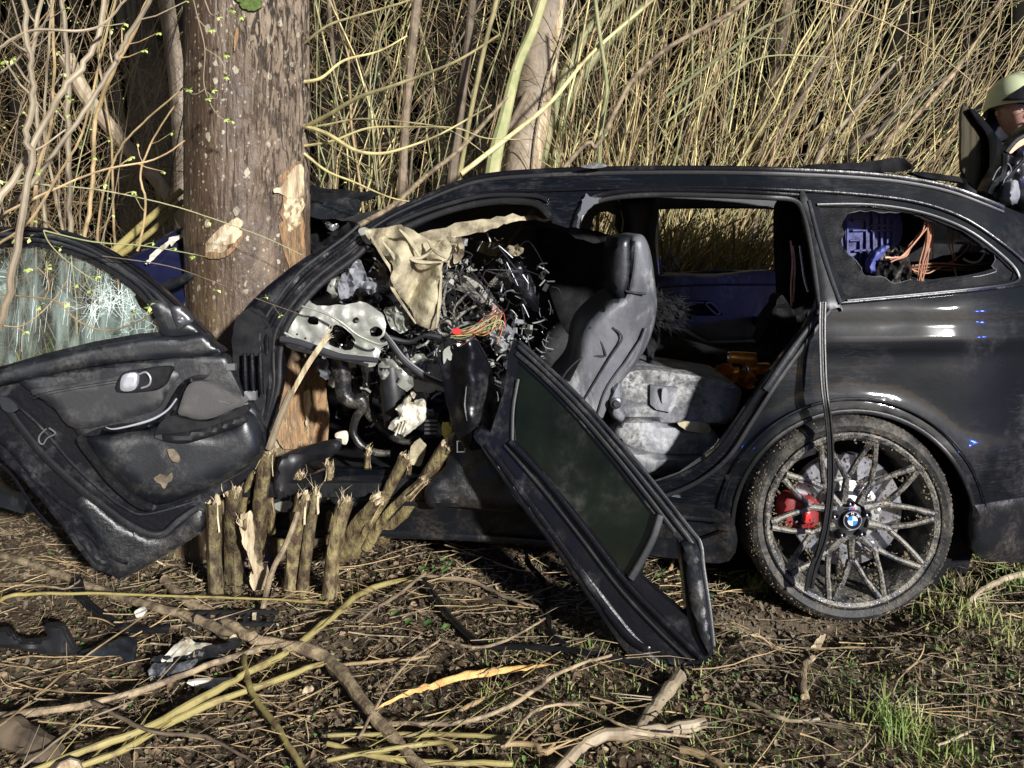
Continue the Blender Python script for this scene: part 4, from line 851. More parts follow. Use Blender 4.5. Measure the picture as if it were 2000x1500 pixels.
# orange strip of torn bark
q = [G(x, y, .03) for x, y in cr([(735, 1385), (800, 1352), (850, 1338), (905, 1320), (960, 1312), (1010, 1305), (1050, 1300), (1092, 1298)], 4)]
mb = MB()
for i, p in enumerate(q):
    wv = .011*(1+.7*noise.noise((i*.8, 2, 0)))*math.sin(math.pi*min(1, (i+1.5)/len(q)*1.05))+.002
    for s in (-1, -.3, .4, 1): mb.v.append((p[0]+s*wv*.3, p[1]+s*wv*.8, p[2]+s*wv*.5+.006*noise.noise((i*.9, s*3, 1))))
mb.f = [(i*4+j, (i+1)*4+j, (i+1)*4+j+1, i*4+j+1) for i in range(len(q)-1) for j in range(3)]; mb.n = len(mb.v)
ob = mb.build('torn_bark_strip', mat('orange_inner_bark', (.72, .45, .16), .8, 0, col2=(.5, .28, .09), sc=30, bump=(60, .7, .006)), label='long orange strip of torn inner bark on the litter', cat='bark')
sm = ob.modifiers.new('thick', 'SOLIDIFY'); sm.thickness = .003
for pts, lb in (([(1585, 1262), (1598, 1245), (1612, 1240), (1606, 1258), (1600, 1266), (1590, 1270)], 'curled pale bark chip in the mud below the wheel'),
                ([(590, 1352), (600, 1342), (612, 1345), (600, 1358)], 'pale oval wood chip beside the knotty branch')):
    g0 = G(*pts[0], .02); panel('bark_chip', pts, M['wood'], None, g0[1], thick=.006, step=5, rough=2, crump=.006, cs=10, label=lb, cat='chip')

# ------------------------------------------------------------------ torn seals and broken plastic on the ground
def strip(name, pts, r, lb, m_='rubber', lift=.03, flat=.45, n=6, cat='rubber seal'):
    q = [Vector(G(p[0], p[1], p[2] if len(p) > 2 else lift)) for p in cr(pts, n)]
    par = empty(name, q[0], lb, cat)
    MB().tube(q, r, 10, flat=flat, ref=(0, .3, 1)).build('band', M[m_], par)
    up = [p+Vector((0, -.004, r*flat*.9)) for p in q]
    MB().tube(up, r*.28, 6).build('lip', M[m_], par)
    MB().tube([p+Vector((0, r*.7, r*flat*.5)) for p in q], r*.22, 6).build('lip', M[m_], par)
strip('torn_seal', [(828, 1128), (850, 1165), (880, 1205), (915, 1240), (950, 1262), (1010, 1265), (1080, 1268), (1170, 1280), (1265, 1300)], .014, 'long torn black rubber seal curving from the stumps to the rear door corner')
strip('torn_seal', [(1042, 1045, .12), (1030, 1070, .09), (1032, 1100, .05), (1062, 1135, .03), (1070, 1165, .03), (1066, 1200, .03), (1080, 1240, .03), (1105, 1260, .03)], .014, 'short wavy black rubber seal hanging under the sill by the rear door')
strip('torn_seal', [(150, 1130, .08), (160, 1165, .05), (190, 1195, .03), (240, 1225, .03), (290, 1232, .03), (330, 1230, .03)], .019, 'ribbed black rubber seal lying below the front door corner')
def shard(name, pts, m_, lb, lift=.03, thick=.012, tilt=.5, infl=0, cat='car fragment', par=None, **kw):
    """fragment resting on the ground, leaning back"""
    y0 = max(p[1] for p in pts); Y0 = G(np.mean([p[0] for p in pts]), y0, lift)[1]
    return panel(name, pts, M[m_], par, lambda x, y: Y0+(y0-y)*.0011*tilt, thick=thick, step=8, infl=infl, iw=10, label=lb if par is None else None, cat=cat if par is None else None, **kw)
shard('broken_trim', [(-30, 1240), (10, 1228), (40, 1250), (90, 1245), (85, 1225), (98, 1219), (125, 1225), (145, 1262), (156, 1275), (120, 1283), (40, 1270), (-30, 1258)], 'black_plastic', 'curved black plastic wing of trim on the left foreground', infl=.02, crump=.01)
shard('broken_trim', [(150, 1278), (200, 1262), (215, 1255), (245, 1248), (262, 1252), (262, 1290), (250, 1300), (235, 1283), (190, 1282)], 'grey_plastic', 'scuffed grey black plastic piece next to the curved wing', rough=2, crump=.012, cs=20)
fp = empty('crumpled_plastic', G(350, 1330), 'crumpled white and grey plastic piece lying before the stumps', 'car fragment')
for nm, pts, m_ in (('white_shell', [(315, 1290), (340, 1262), (362, 1250), (380, 1258), (415, 1264), (400, 1285), (380, 1300), (330, 1305)], 'white'),
                    ('grey_band', [(292, 1295), (310, 1283), (350, 1284), (385, 1272), (400, 1276), (385, 1290), (340, 1300), (310, 1308)], 'grey_plastic'),
                    ('torn_layer', [(290, 1312), (298, 1300), (340, 1300), (380, 1292), (376, 1305), (340, 1318), (300, 1335)], 'ashseat'),
                    ('white_tip', [(294, 1330), (300, 1322), (330, 1316), (352, 1320), (345, 1326), (310, 1336), (300, 1340)], 'white'),
                    ('dark_tail', [(395, 1268), (430, 1262), (465, 1250), (470, 1262), (440, 1275), (410, 1300), (385, 1305), (380, 1292)], 'black_plastic')):
    shard(nm, pts, m_, '', par=fp, thick=.012, tilt=1.3, crump=.02, cs=16, rough=1.5)
shard('white_chip', [(365, 1335), (390, 1330), (460, 1328), (440, 1345), (400, 1345)], 'white', 'thin white plastic sliver under the yellow green shoots', rough=2, lift=.01)
shard('white_chip', [(262, 1196), (275, 1188), (284, 1195), (272, 1210)], 'white', 'small white chip between the branches left of the stumps', lift=.03)
cp = empty('grille_piece', G(420, 1240), 'broken black slatted grille piece lying under the brown branch', 'car fragment')
q0, q1 = Vector(G(365, 1225, .03)), Vector(G(540, 1225, .03))
for k in range(2): MB().box((q0+q1)/2+Vector((0, .03*k, .01+.022*k)), ((q1-q0).length, .012, .010)).build('rail', M['black_plastic'], cp)
for k in range(7): MB().box(q0+(q1-q0)*(k+.5)/7+Vector((0, .015, .02)), (.005, .035, .03)).build('slat', M['black_plastic'], cp)
MB().box(q1+Vector((-.07, 0, .035)), (.012, .006, .022)).build('clip', M['white'], cp)
MB().box(Vector(P(18, 975, 3.1)), (.16, .05, .05), Matrix.Rotation(.3, 3, 'Y')).build('undertray_fragment', M['grey_plastic'], label='grey fragment on the dark ground under the front door at the left edge', cat='car fragment')

# ------------------------------------------------------------------ firefighter at the right edge
YP = 4.05
fx, fz = (1984-1000)/F*YP, H-(219-YH)/F*YP           # face centre
gz = gh(fx, YP)
per = empty('person', (fx, YP, gz), 'firefighter in pale helmet and dark jacket looking down behind the open tailgate', 'person')
hb = MB(); hs = .118
def headshape(a, b):
    x, y, z = math.cos(b)*math.sin(a), -math.cos(b)*math.cos(a), math.sin(b)
    r = hs; X, Y_, Z = x*.72*r, y*.86*r, z*1.05*r
    if z < 0: X *= 1+z*.35; Y_ = Y_*(1+z*.12)
    f = max(0, math.cos(a))**2
    Y_ -= f*.022*math.exp(-((z+.12)/.14)**2)*math.exp(-(a/.16)**2)      # nose
    Y_ += f*.010*math.exp(-((z-.14)/.10)**2)*math.exp(-((abs(a)-.36)/.18)**2)   # eye sockets
    Y_ -= f*.006*math.exp(-((z+.45)/.06)**2)*math.exp(-(a/.28)**2)      # lips
    Y_ += f*.004*math.exp(-((z+.47)/.015)**2)*math.exp(-(a/.3)**2)
    Y_ -= f*.010*math.exp(-((z+.85)/.2)**2)                             # chin
    return X, Y_, Z
NA_, NB_ = 96, 72; rot = Matrix.Rotation(math.radians(5), 3, 'X') @ Matrix.Rotation(math.radians(0), 3, 'Z')
vs = []
for j in range(NB_+1):
    for i in range(NA_):
        v = Vector(headshape(-math.pi+2*math.pi*i/NA_, -math.pi/2+math.pi*j/NB_)); vs.append(rot @ v+Vector((fx, YP, fz)))
hb.add(vs, [(j*NA_+i, j*NA_+(i+1) % NA_, (j+1)*NA_+(i+1) % NA_, (j+1)*NA_+i) for j in range(NB_) for i in range(NA_)])
# body in one skinned surface: neck, torso, arms, legs
def skin_body(name, joints, edges, m_, par, lvl=2):
    me = bpy.data.meshes.new(name); me.from_pydata([tuple(Vector(j[0])-WL[par]) for j in joints], edges, []); me.materials.append(m_)
    o = bpy.data.objects.new(name, me); COL.objects.link(o); o.parent = par; WL[o] = WL[par]
    md = o.modifiers.new('skin', 'SKIN'); 
    if not me.skin_vertices:
        bpy.context.view_layer.objects.active = o
    for sv, j in zip(me.skin_vertices[0].data, joints): sv.radius = (j[1], j[1]*(j[2] if len(j) > 2 else 1))
    me.skin_vertices[0].data[0].use_root = True
    ss = o.modifiers.new('sub', 'SUBSURF'); ss.levels = lvl; ss.render_levels = lvl; md.use_smooth_shade = True
    return o
B = Vector((fx, YP+.03, fz)); 
J = [(B+Vector((0, 0, -.95)), .17, .8), (B+Vector((0, 0, -.65)), .18, .75), (B+Vector((0, 0, -.38)), .19, .7), (B+Vector((0, 0, -.22)), .10), (B+Vector((0, -.01, -.12)), .065),
     (B+Vector((-.19, 0, -.30)), .085), (B+Vector((-.27, -.06, -.55)), .065), (B+Vector((-.22, -.30, -.62)), .05), (B+Vector((.19, 0, -.30)), .085), (B+Vector((.28, -.04, -.55)), .065), (B+Vector((.22, -.28, -.60)), .05),
     (B+Vector((-.11, 0, -1.05)), .105), (B+Vector((-.12, 0, -1.42)), .085), (Vector((fx-.12, YP+.03, gz+.08)), .07), (B+Vector((.11, 0, -1.05)), .105), (B+Vector((.12, 0, -1.42)), .085), (Vector((fx+.12, YP+.03, gz+.08)), .07)]
skin_body('body', J, [(0, 1), (1, 2), (2, 3), (3, 4), (2, 5), (5, 6), (6, 7), (2, 8), (8, 9), (9, 10), (0, 11), (11, 12), (12, 13), (0, 14), (14, 15), (15, 16)], M['jacket'], per)
hb.build('head', M['skin'], per, sharp=180)
for s in (-1, 1):
    hp = B+Vector((.22*s, -.34, -.62)); gm = MB()
    gm.lathe((hp.x, hp.y, hp.z), [(.001, -.05), (.03, -.04), (.042, 0), (.036, .04), (.001, .05)], 16)
    for f_ in range(4): gm.tube([hp+Vector((-.03+.02*f_, -.03, 0)), hp+Vector((-.032+.021*f_, -.075, -.01)), hp+Vector((-.03+.02*f_, -.10, -.04))], [.011, .009, .007], 8)
    gm.tube([hp+Vector((-.035*s, 0, .01)), hp+Vector((-.06*s, -.04, .0)), hp+Vector((-.05*s, -.07, -.01))], [.012, .009], 8)
    gm.build('glove', M['black_plastic'], per)
    ey = rot @ Vector((s*.031, -.088, .016)); em = MB(); em.lathe(tuple(Vector((fx, YP, fz))+ey), [(.0001, -.011), (.006, -.009), (.011, 0), (.006, .008)], 16); em.build('eye', M['white'], per)
    em = MB(); em.lathe(tuple(Vector((fx, YP, fz))+ey+Vector((0, -.0085, 0))), [(.0001, -.0035), (.004, -.002), (.005, .001)], 12); em.build('pupil', M['hair'], per)
    br = [Vector((fx, YP, fz))+rot @ Vector((s*(.015+.011*k), -.099+.004*k, .034+.003*math.sin(k))) for k in range(4)]; MB().tube(br, [.003, .004, .002], 6).build('eyebrow', M['hair'], per)
    er = MB(); er.lathe(tuple(Vector((fx, YP, fz))+rot @ Vector((s*.083, .005, -.005))), [(.001, -.006), (.014, -.01), (.018, 0), (.01, .006)], 16); er.build('ear', M['skin'], per)
mo = [Vector((fx, YP, fz))+rot @ Vector((x_, -.098+abs(x_)*.28, -.052)) for x_ in (-.024, -.012, 0, .012, .024)]; MB().tube(mo, [.0022, .0045, .0022], 6).build('lips', mat('lips', (.42, .16, .14), .5), per)
# helmet shell: tall pale dome with dark brow band, comb and neck curtain
hm = MB(); HC = Vector((fx, YP, fz)); vs = []; n1, n2 = 64, 26
for j in range(n2+1):
    b = math.radians(-8)+(math.radians(98))*j/n2
    for i in range(n1):
        a = 2*math.pi*i/n1; f = math.cos(a)
        r = .150; x = math.cos(b)*math.sin(a)*r*.86; y = -math.cos(b)*f*r*1.05; z = math.sin(b)*r*.98+.030
        if j < 3: x *= 1.04; y *= 1.03
        if f > 0 and j < 5: z += .026*f*(5-j)/5
        z += .02*math.exp(-((x)/.018)**2)*math.cos(b)*0 + (.012*math.exp(-(x/.02)**2) if j > 6 else 0)
        if f < 0 and j < 4: z -= .055*(-f)*(4-j)/4
        vs.append(HC+rot @ Vector((x, y, z+.01)))
hm.add(vs, [(j*n1+i, j*n1+(i+1) % n1, (j+1)*n1+(i+1) % n1, (j+1)*n1+i) for j in range(n2) for i in range(n1)])
hm.build('helmet', M['helmet'], per, sharp=50)
vis = MB(); vs = []
for j in range(6):
    for i in range(41):
        a = math.radians((-62+124*i/40)*(1-.13*j)); r = .158+(.004 if j == 0 else 0)-.0035*j*j*.5; vs.append(HC+rot @ Vector((math.sin(a)*r*.88, -math.cos(a)*r*1.10, .052+.015*j)))
vis.add(vs, [(j*41+i, j*41+i+1, (j+1)*41+i+1, (j+1)*41+i) for j in range(5) for i in range(40)])
vo_ = vis.build('brow_visor', M['black_plastic'], per); s_ = vo_.modifiers.new('t', 'SOLIDIFY'); s_.thickness = .004
MB().tube([HC+rot @ Vector((0, -.17+.0*k, 0)) if 0 else HC+rot @ Vector((0, -math.cos(math.radians(12+k*14))*.163, .03+math.sin(math.radians(12+k*14))*.16)) for k in range(11)], [.016]*11, 8, flat=.5).build('comb', M['black_plastic'], per)
nc = MB(); vs = []
for j in range(5):
    for i in range(31):
        a = math.radians(112+136*i/30); r = .128+.012*j; vs.append(HC+rot @ Vector((math.sin(a)*r*.84, -math.cos(a)*r, .015-.045*j)))
nc.add(vs, [(j*31+i, j*31+i+1, (j+1)*31+i+1, (j+1)*31+i) for j in range(4) for i in range(30)]); no = nc.build('neck_curtain', M['jacket'], per); s_ = no.modifiers.new('t', 'SOLIDIFY'); s_.thickness = .006
gl = MB()
for s in (-1, 1):
    c = HC+rot @ Vector((s*.033, -.112, .014)); gl.tube([c+Vector((.024*math.cos(a), .0, .016*math.sin(a))) for a in np.linspace(0, 6.283, 17)], .0014, 5)
gl.tube([HC+rot @ Vector((x_, -.115, .016)) for x_ in (-.010, 0, .010)], .0014, 5); gl.build('glasses', M['black_plastic'], per)
mb = MB(); mb.tube([B+Vector((.135*math.cos(a), .12*math.sin(a)-.01, -.19)) for a in np.linspace(0, 6.283, 25)], .035, 10, flat=1.3).build('collar', M['jacket'], per)
# ------------------------------------------------------------------ the wrecked car
def yb(px, py):
    y = 2.74+max(0, 1500-px)*.00030
    if py < 600: y += (600-py)*.00085
    else:
        t = min((py-600)/300, 1); y += -.030*t*t*(3-2*t)-.004*math.sin(math.pi*min(1, (py-600)/200))+max(0, py-900)*.00026
        t = min(max((py-842-(1900-px)*.03)/44, 0), 1); y -= .012*t*t*(3-2*t)*min(1, max(0, (px-1790)/90))
    if py > 600: y -= .014*math.exp(-((py-668-(px-1600)*-.02)/16)**2)*min(1, max(0, (px-1560)/80))
    if px > 1860: y += ((px-1860)/250)**2*.2
    d = abs(math.hypot(px-1668, (py-1035)*1.02)-245)           # flared arch
    y -= .020*math.exp(-(d/22)**2)*(py < 1080)
    return y
car = empty('wrecked_car', (1.0, 3.4, gh(1.0, 3.2)), 'burnt black estate car torn open along its side and wrapped round the big tree', 'car')
roofline = [(700, 452), (760, 413), (830, 380), (900, 352), (960, 338), (1050, 331), (1150, 327), (1300, 325), (1450, 326), (1600, 331), (1720, 339), (1800, 350), (1860, 364), (1910, 382), (1960, 402), (2010, 424), (2070, 470)]
arch = [(1668+237*math.cos(a), 1035-231*math.sin(a)) for a in np.linspace(-.15, math.pi+.1, 26)]
outline = roofline+[(2130, 560), (2150, 700), (2150, 900), (2130, 1080), (2000, 1086), (1912, 1086)]+arch+[(1424, 1092), (1300, 1085), (1100, 1066), (900, 1052), (700, 1046), (520, 1040),
    (515, 965), (640, 915), (760, 918), (880, 950), (1000, 962), (1150, 962), (1250, 955), (1330, 928), (1398, 880), (1450, 810), (1500, 735), (1560, 655), (1602, 603), (1600, 585), (1592, 540), (1582, 480), (1570, 415), (1553, 389), (1500, 383),
    (1400, 379), (1300, 378), (1220, 380), (1175, 388), (1148, 405), (1132, 425), (1126, 446), (1105, 444), (1080, 436), (1070, 420), (1045, 402), (1000, 396), (940, 400), (870, 418), (800, 450), (745, 476), (715, 472)]
qglass = [(1600, 404), (1700, 404), (1800, 420), (1880, 452), (1945, 498), (1980, 532), (1975, 548), (1900, 560), (1780, 572), (1662, 582), (1648, 572), (1622, 490)]
panel('body_side', outline, M['paint'], car, yb, holes=[qglass], thick=.035, step=15, smooth_out=False, crump=.0025, cs=80, sharp=35)
# rails, seams and seals along the openings
def rail(name, pts, off, r, m_='rubber', flat=.6, n=5, seg=8, yf=yb, par=car, **kw):
    mb = ptube([(p[0], p[1]) for p in pts], lambda x, y: yf(x, y)-off, r, seg, n, flat=flat); return mb.build(name, M[m_], par, **kw)
rail('roof_trim', [(p[0], p[1]+12) for p in roofline[:-2]], .004, [.004, .009, .009, .006], 'black_plastic')
rail('roof_trim', [(p[0], p[1]+4) for p in roofline[:-2]], .0, [.006, .011, .011, .011], 'paint_gloss')
rail('drip_moulding', [(755, 440), (850, 398), (950, 376), (1060, 372), (1200, 368), (1400, 366), (1560, 372), (1700, 382), (1800, 397), (1880, 425), (1950, 470), (2010, 520), (2040, 560)], .008, .006, 'paint_gloss')
rail('window_surround', [(1128, 440), (1140, 415), (1160, 396), (1215, 384), (1300, 380), (1400, 382), (1500, 386), (1552, 392), (1570, 418), (1584, 480), (1596, 560), (1603, 600)], .006, .010, 'rubber')
rail('window_surround', [(1124, 446), (1134, 412), (1158, 386), (1215, 374), (1300, 371), (1450, 374), (1560, 381)], .012, [.016, .010, .006], 'paint_gloss')
rail('front_opening_seal', [(715, 474), (760, 458), (850, 420), (930, 398), (1000, 392), (1050, 400), (1074, 424)], .006, .013, 'rubber')
rail('front_opening_seal', [(745, 452), (800, 425), (870, 400), (950, 382), (1040, 382), (1070, 392)], .014, .009, 'rubber')
rail('opening_flange', [(1602, 606), (1560, 662), (1500, 742), (1450, 816), (1400, 884), (1330, 930), (1250, 957)], .010, .012, 'paint_gloss')
rail('opening_flange', [(1622, 606), (1580, 662), (1520, 745), (1470, 822), (1420, 896), (1350, 948), (1260, 978), (1150, 985)], .012, .008, 'black_plastic')
rail('metal_strip', [(1600, 615), (1560, 668), (1512, 738), (1496, 762)], .022, [.006, .013, .012], 'grey_plastic', flat=.3)
rail('window_frame', [(1596, 400), (1700, 400), (1800, 415), (1885, 447), (1950, 493), (1986, 530), (1982, 552), (1900, 565), (1780, 577), (1655, 588)], .006, .0065, 'rubber')
rail('pillar_trim', [(1580, 392), (1600, 470), (1622, 540), (1642, 594)], .018, [.007, .010, .008], 'grey_plastic')
rail('panel_seam', [(1852, 838), (1900, 826), (1960, 812), (2060, 790)], -.004, .0035, 'soot')
rail('panel_seam', [(1600, 612), (1640, 600), (1642, 594)], -.002, .003, 'soot')
rail('beltline_moulding', [(1645, 592), (1780, 580), (1900, 568), (2000, 556), (2060, 545)], .006, .005, 'paint_gloss')
rail('arch_lip', [(1668+238*math.cos(a), 1035-232*math.sin(a)) for a in np.linspace(-.1, math.pi+.05, 22)], .002, .008, 'rubber')
rail('arch_edge', [(1668+262*math.cos(a), 1035-256*math.sin(a)) for a in np.linspace(.1, math.pi-.15, 20)], .012, [.003, .006, .003], 'paint')
# C pillar black panel
panel('pillar_panel', [(1562, 384), (1580, 392), (1642, 592), (1638, 600), (1606, 602), (1598, 540), (1580, 440)], M['black_plastic'], car, lambda x, y: yb(x, y)-.012, thick=.012, step=10, infl=.006, iw=8)
# sills
panel('sill', [(515, 968), (640, 935), (760, 930), (880, 958), (1000, 968), (1180, 972), (1300, 985), (1425, 1010), (1425, 1095), (1300, 1090), (1100, 1070), (900, 1056), (700, 1050), (520, 1046)], M['paint_dirty'], car,
      lambda x, y: yb(x, y)-.012-.02*math.exp(-((y-985)/20)**2), thick=.03, step=14, crump=.008, cs=50)
rail('sill_edge', [(520, 1000), (700, 985), (880, 985), (1000, 992), (1200, 1000), (1420, 1018)], .042, .008, 'paint_dirty')
rail('sill_edge', [(520, 1040), (700, 1040), (900, 1048), (1100, 1062), (1420, 1088)], .03, .012, 'paint_dirty')
panel('muddy_wheel_flap', [(1240, 1050), (1350, 1058), (1424, 1040), (1422, 1096), (1330, 1092), (1240, 1078)], M['paint_dirty'], car, lambda x, y: yb(x, y)-.04, thick=.02, step=12, crump=.01)
# bumper lower right
panel('bumper_lower', [(1900, 1000), (1918, 985), (2060, 975), (2060, 1086), (1912, 1088)], M['paint_dirty'], car, lambda x, y: yb(x, y)-.010, thick=.02, step=14, infl=.008, iw=12)
# quarter glass, crazed, with a ragged hole
panel('quarter_glass', qglass, M['crushed'], car, lambda x, y: yb(x, y)+.008, thick=.005, step=12, rough=0,
      holes=[[(1656, 418), (1668, 413), (1700, 412), (1725, 416), (1760, 415), (1790, 422), (1812, 432), (1850, 438), (1880, 452), (1902, 462), (1915, 478), (1935, 490), (1944, 505), (1938, 520), (1945, 530), (1900, 540), (1850, 545), (1815, 550), (1780, 547), (1745, 553), (1720, 540), (1690, 538), (1678, 515), (1665, 502), (1650, 488), (1643, 470), (1650, 455), (1644, 440)]], crump=.004, cs=12)
for seg_ in ([(1656, 418), (1668, 413), (1700, 412), (1725, 416), (1760, 415)], [(1650, 488), (1665, 502), (1678, 515), (1690, 538), (1720, 540), (1745, 553), (1780, 547)], [(1902, 462), (1915, 478), (1935, 490), (1944, 505), (1938, 520), (1945, 530), (1900, 540)]):
    q_ = [(p[0]+random.uniform(-2, 2), p[1]+random.uniform(-2, 2)) for p in cr(seg_, 3)]
    ptube(q_, lambda x, y: yb(x, y)+.006, [.0006, .0018, .0006, .002, .0005], 5, 1).build('broken_glass_edge', M['alu'], car)
# roof skin across to the far side
mb = MB(); cols = cr(roofline[1:], 4); nr = 10
for p in cols:
    Yn = yb(*p)+.01; x, _, z = P(p[0], p[1], Yn); z -= .004
    for j in range(nr+1):
        t = j/nr; mb.v.append((x, Yn+1.25*t, z+.03*math.sin(math.pi*min(1, t))*(1 if x < 1.4 else .4)))
mb.f = [(i*(nr+1)+j, (i+1)*(nr+1)+j, (i+1)*(nr+1)+j+1, i*(nr+1)+j+1) for i in range(len(cols)-1) for j in range(nr)]
ro = mb.build('roof', M['paint'], car); s_ = ro.modifiers.new('t', 'SOLIDIFY'); s_.thickness = .05; s_.offset = -1
# far side: body with the rear window and a hole further forward
YF = 4.40
farw = [(1283, 406), (1400, 404), (1518, 407), (1521, 420), (1519, 527), (1400, 530), (1286, 534), (1281, 470)]
farh = [(1160, 425), (1170, 415), (1188, 413), (1202, 420), (1200, 440), (1208, 452), (1203, 466), (1175, 462), (1150, 456)]
far3 = [(930, 470), (990, 476), (1015, 480), (1022, 487), (1000, 500), (960, 500), (930, 490)]
panel('far_side_panel', [(620, 430), (800, 400), (1000, 385), (1200, 378), (1560, 378), (1800, 384), (1960, 420), (2040, 560), (2060, 860), (1700, 880), (1200, 880), (620, 860)], M['black_plastic'], car, lambda x, y: YF, holes=[farw, farh, far3], thick=.06, step=26, smooth_out=False)
rail('far_window_frame', farw+[farw[0]], .01, .009, 'rubber', yf=lambda x, y: YF)
rail('far_pillar', [(1284, 400), (1282, 470), (1286, 545)], .06, [.010, .008], 'chrome', yf=lambda x, y: YF, flat=.4)
panel('far_pillar_cover', [(1212, 384), (1284, 384), (1279, 470), (1283, 560), (1225, 560), (1215, 470), (1218, 430)], M['black_plastic'], car, YF-.12, thick=.05, step=14, infl=.03, iw=22)
panel('far_door_card', [(1285, 540), (1400, 536), (1520, 532), (1540, 600), (1530, 672), (1420, 680), (1330, 668), (1280, 640), (1270, 590)], M['seat'], car, YF-.10, thick=.05, step=14, infl=.03, iw=22)
rail('far_door_crease', [(1290, 560), (1400, 556), (1522, 556)], .145, .006, 'black_plastic', yf=lambda x, y: YF)
fh = panel('far_door_handle', [(1343, 596), (1352, 590), (1388, 589), (1410, 612), (1402, 616), (1362, 616), (1345, 606)], M['soot'], car, YF-.145, thick=.012, step=8)
ptube([(1346, 607), (1343, 598), (1352, 592), (1375, 591)], YF-.16, .004, 6, 4).build('handle_rim', M['chrome'], fh)
ptube([(1378, 592), (1390, 592), (1406, 610), (1398, 613), (1378, 594)], YF-.16, .0045, 6, 3).build('pull_lever', M['chrome'], fh)
rail('far_trim_strip', [(1302, 640), (1335, 644), (1352, 654), (1382, 670), (1400, 672)], .15, .010, 'chrome', yf=lambda x, y: YF, flat=.5)
rail('far_trim_strip', [(1388, 669), (1440, 668), (1492, 664)], .15, .010, 'chrome', yf=lambda x, y: YF, flat=.5)
panel('far_front_door_card', [(1050, 440), (1130, 445), (1200, 470), (1198, 560), (1170, 620), (1130, 660), (1100, 640), (1070, 560), (1055, 500)], M['soot'], car, 3.95, thick=.06, step=16, infl=.02, iw=20)
panel('charred_headliner', [(1020, 428), (1090, 440), (1150, 452), (1215, 468), (1212, 492), (1185, 488), (1140, 470), (1090, 448), (1030, 440)], M['soot'], car, 3.35, thick=.03, step=9, rough=3, crump=.03, cs=30)
panel('pale_headliner_edge', [(870, 442), (940, 428), (1000, 420), (1075, 428), (1060, 433), (1000, 434), (960, 446), (900, 462), (850, 476), (800, 480), (770, 470)], M['airbag'], car, lambda x, y: 3.05+(x-800)*.0002, thick=.01, step=9, rough=4, crump=.03, cs=25)  # headliner edge in the beige airbag cloth material
# floor, bulkheads and inner walls so that nothing shows through
for nm, c, d, m_ in (('floor_pan', (.55, 3.65, .36), (3.2, 1.45, .05), 'soot'), ('boot_floor', (1.75, 3.6, .80), (1.0, 1.4, .04), 'soot'), ('dash_bulkhead', (-.72, 3.95, .75), (.9, .05, .95), 'soot')):
    MB().box(c, d).build(nm, M[m_], car)
panel('wheel_house', [(1668+236*math.cos(a), 1035-230*math.sin(a)) for a in np.linspace(0, 2*math.pi, 30)[:-1]], M['soot'], car, 3.02, thick=.03, step=30)
mb = MB(); mb.lathe((P(1668, 1035, 2.76)[0], 2.77, P(1668, 1035, 2.76)[2]), [(.405, 0), (.41, .12), (.40, .28)], 40, a0=-.15, a1=math.pi+.15); mb.build('arch_liner', M['grey_plastic'], car)
# ---- rear seat lying folded, covered in ash
sb = panel('rear_seat_back', [(1192, 748), (1212, 732), (1260, 726), (1330, 735), (1400, 746), (1446, 758), (1440, 800), (1420, 828), (1340, 834), (1260, 826), (1205, 818), (1188, 795)], M['ashseat'], car, lambda x, y: 3.05+(775-y)*.0008, thick=.42, step=11, infl=.05, iw=20, crump=0)
panel('seat_latch_cover', [(1270, 752), (1324, 757), (1320, 790), (1310, 806), (1282, 800), (1270, 790)], M['seat'], sb, lambda x, y: 2.985+(775-y)*.0008, thick=.02, step=8, infl=.003, iw=4, smooth_out=False)
panel('latch_slot', [(1294, 760), (1303, 761), (1302, 783), (1293, 786)], M['chrome'], sb, 2.968, thick=.01, step=6)
panel('ash_crust', [(1215, 735), (1255, 722), (1330, 730), (1400, 744), (1445, 760), (1438, 772), (1380, 764), (1320, 756), (1262, 752), (1222, 750)], M['ashseat'], sb, 3.03, thick=.1, step=8, rough=1, crump=.012, cs=16)
panel('seat_side_bolster', [(1190, 770), (1196, 752), (1210, 745), (1216, 790), (1222, 812), (1212, 824), (1194, 814), (1188, 790)], M['ashseat'], car, 2.96, thick=.1, step=8, infl=.03, iw=12)
mb = MB(); c = P(1203, 788, 2.925); mb.lathe(c, [(.001, -.012), (.010, -.012), (.013, -.004), (.02, -.002), (.021, .01)], 20); mb.build('pivot_bolt', M['nut'], car)
panel('rear_seat_cushion', [(1196, 842), (1212, 824), (1240, 816), (1290, 824), (1345, 836), (1395, 842), (1404, 868), (1385, 895), (1320, 898), (1260, 892), (1216, 872), (1198, 860)], M['ashseat'], car, 2.99, thick=.5, step=10, infl=.045, iw=18)
panel('rear_seat_front', [(1205, 868), (1250, 880), (1320, 888), (1390, 890), (1350, 925), (1290, 935), (1240, 925), (1215, 900)], M['seat'], car, 2.95, thick=.3, step=10, infl=.04, iw=20)
panel('ash_scrap', [(1328, 826), (1380, 826), (1384, 846), (1340, 840)], M['airbag'], car, 2.93, thick=.01, step=7, rough=2, crump=.01)
panel('rear_seat_far', [(1280, 665), (1340, 675), (1420, 690), (1520, 690), (1550, 740), (1450, 780), (1330, 750), (1270, 720)], M['soot'], car, 3.8, thick=.3, step=14, infl=.06, iw=30, crump=0)
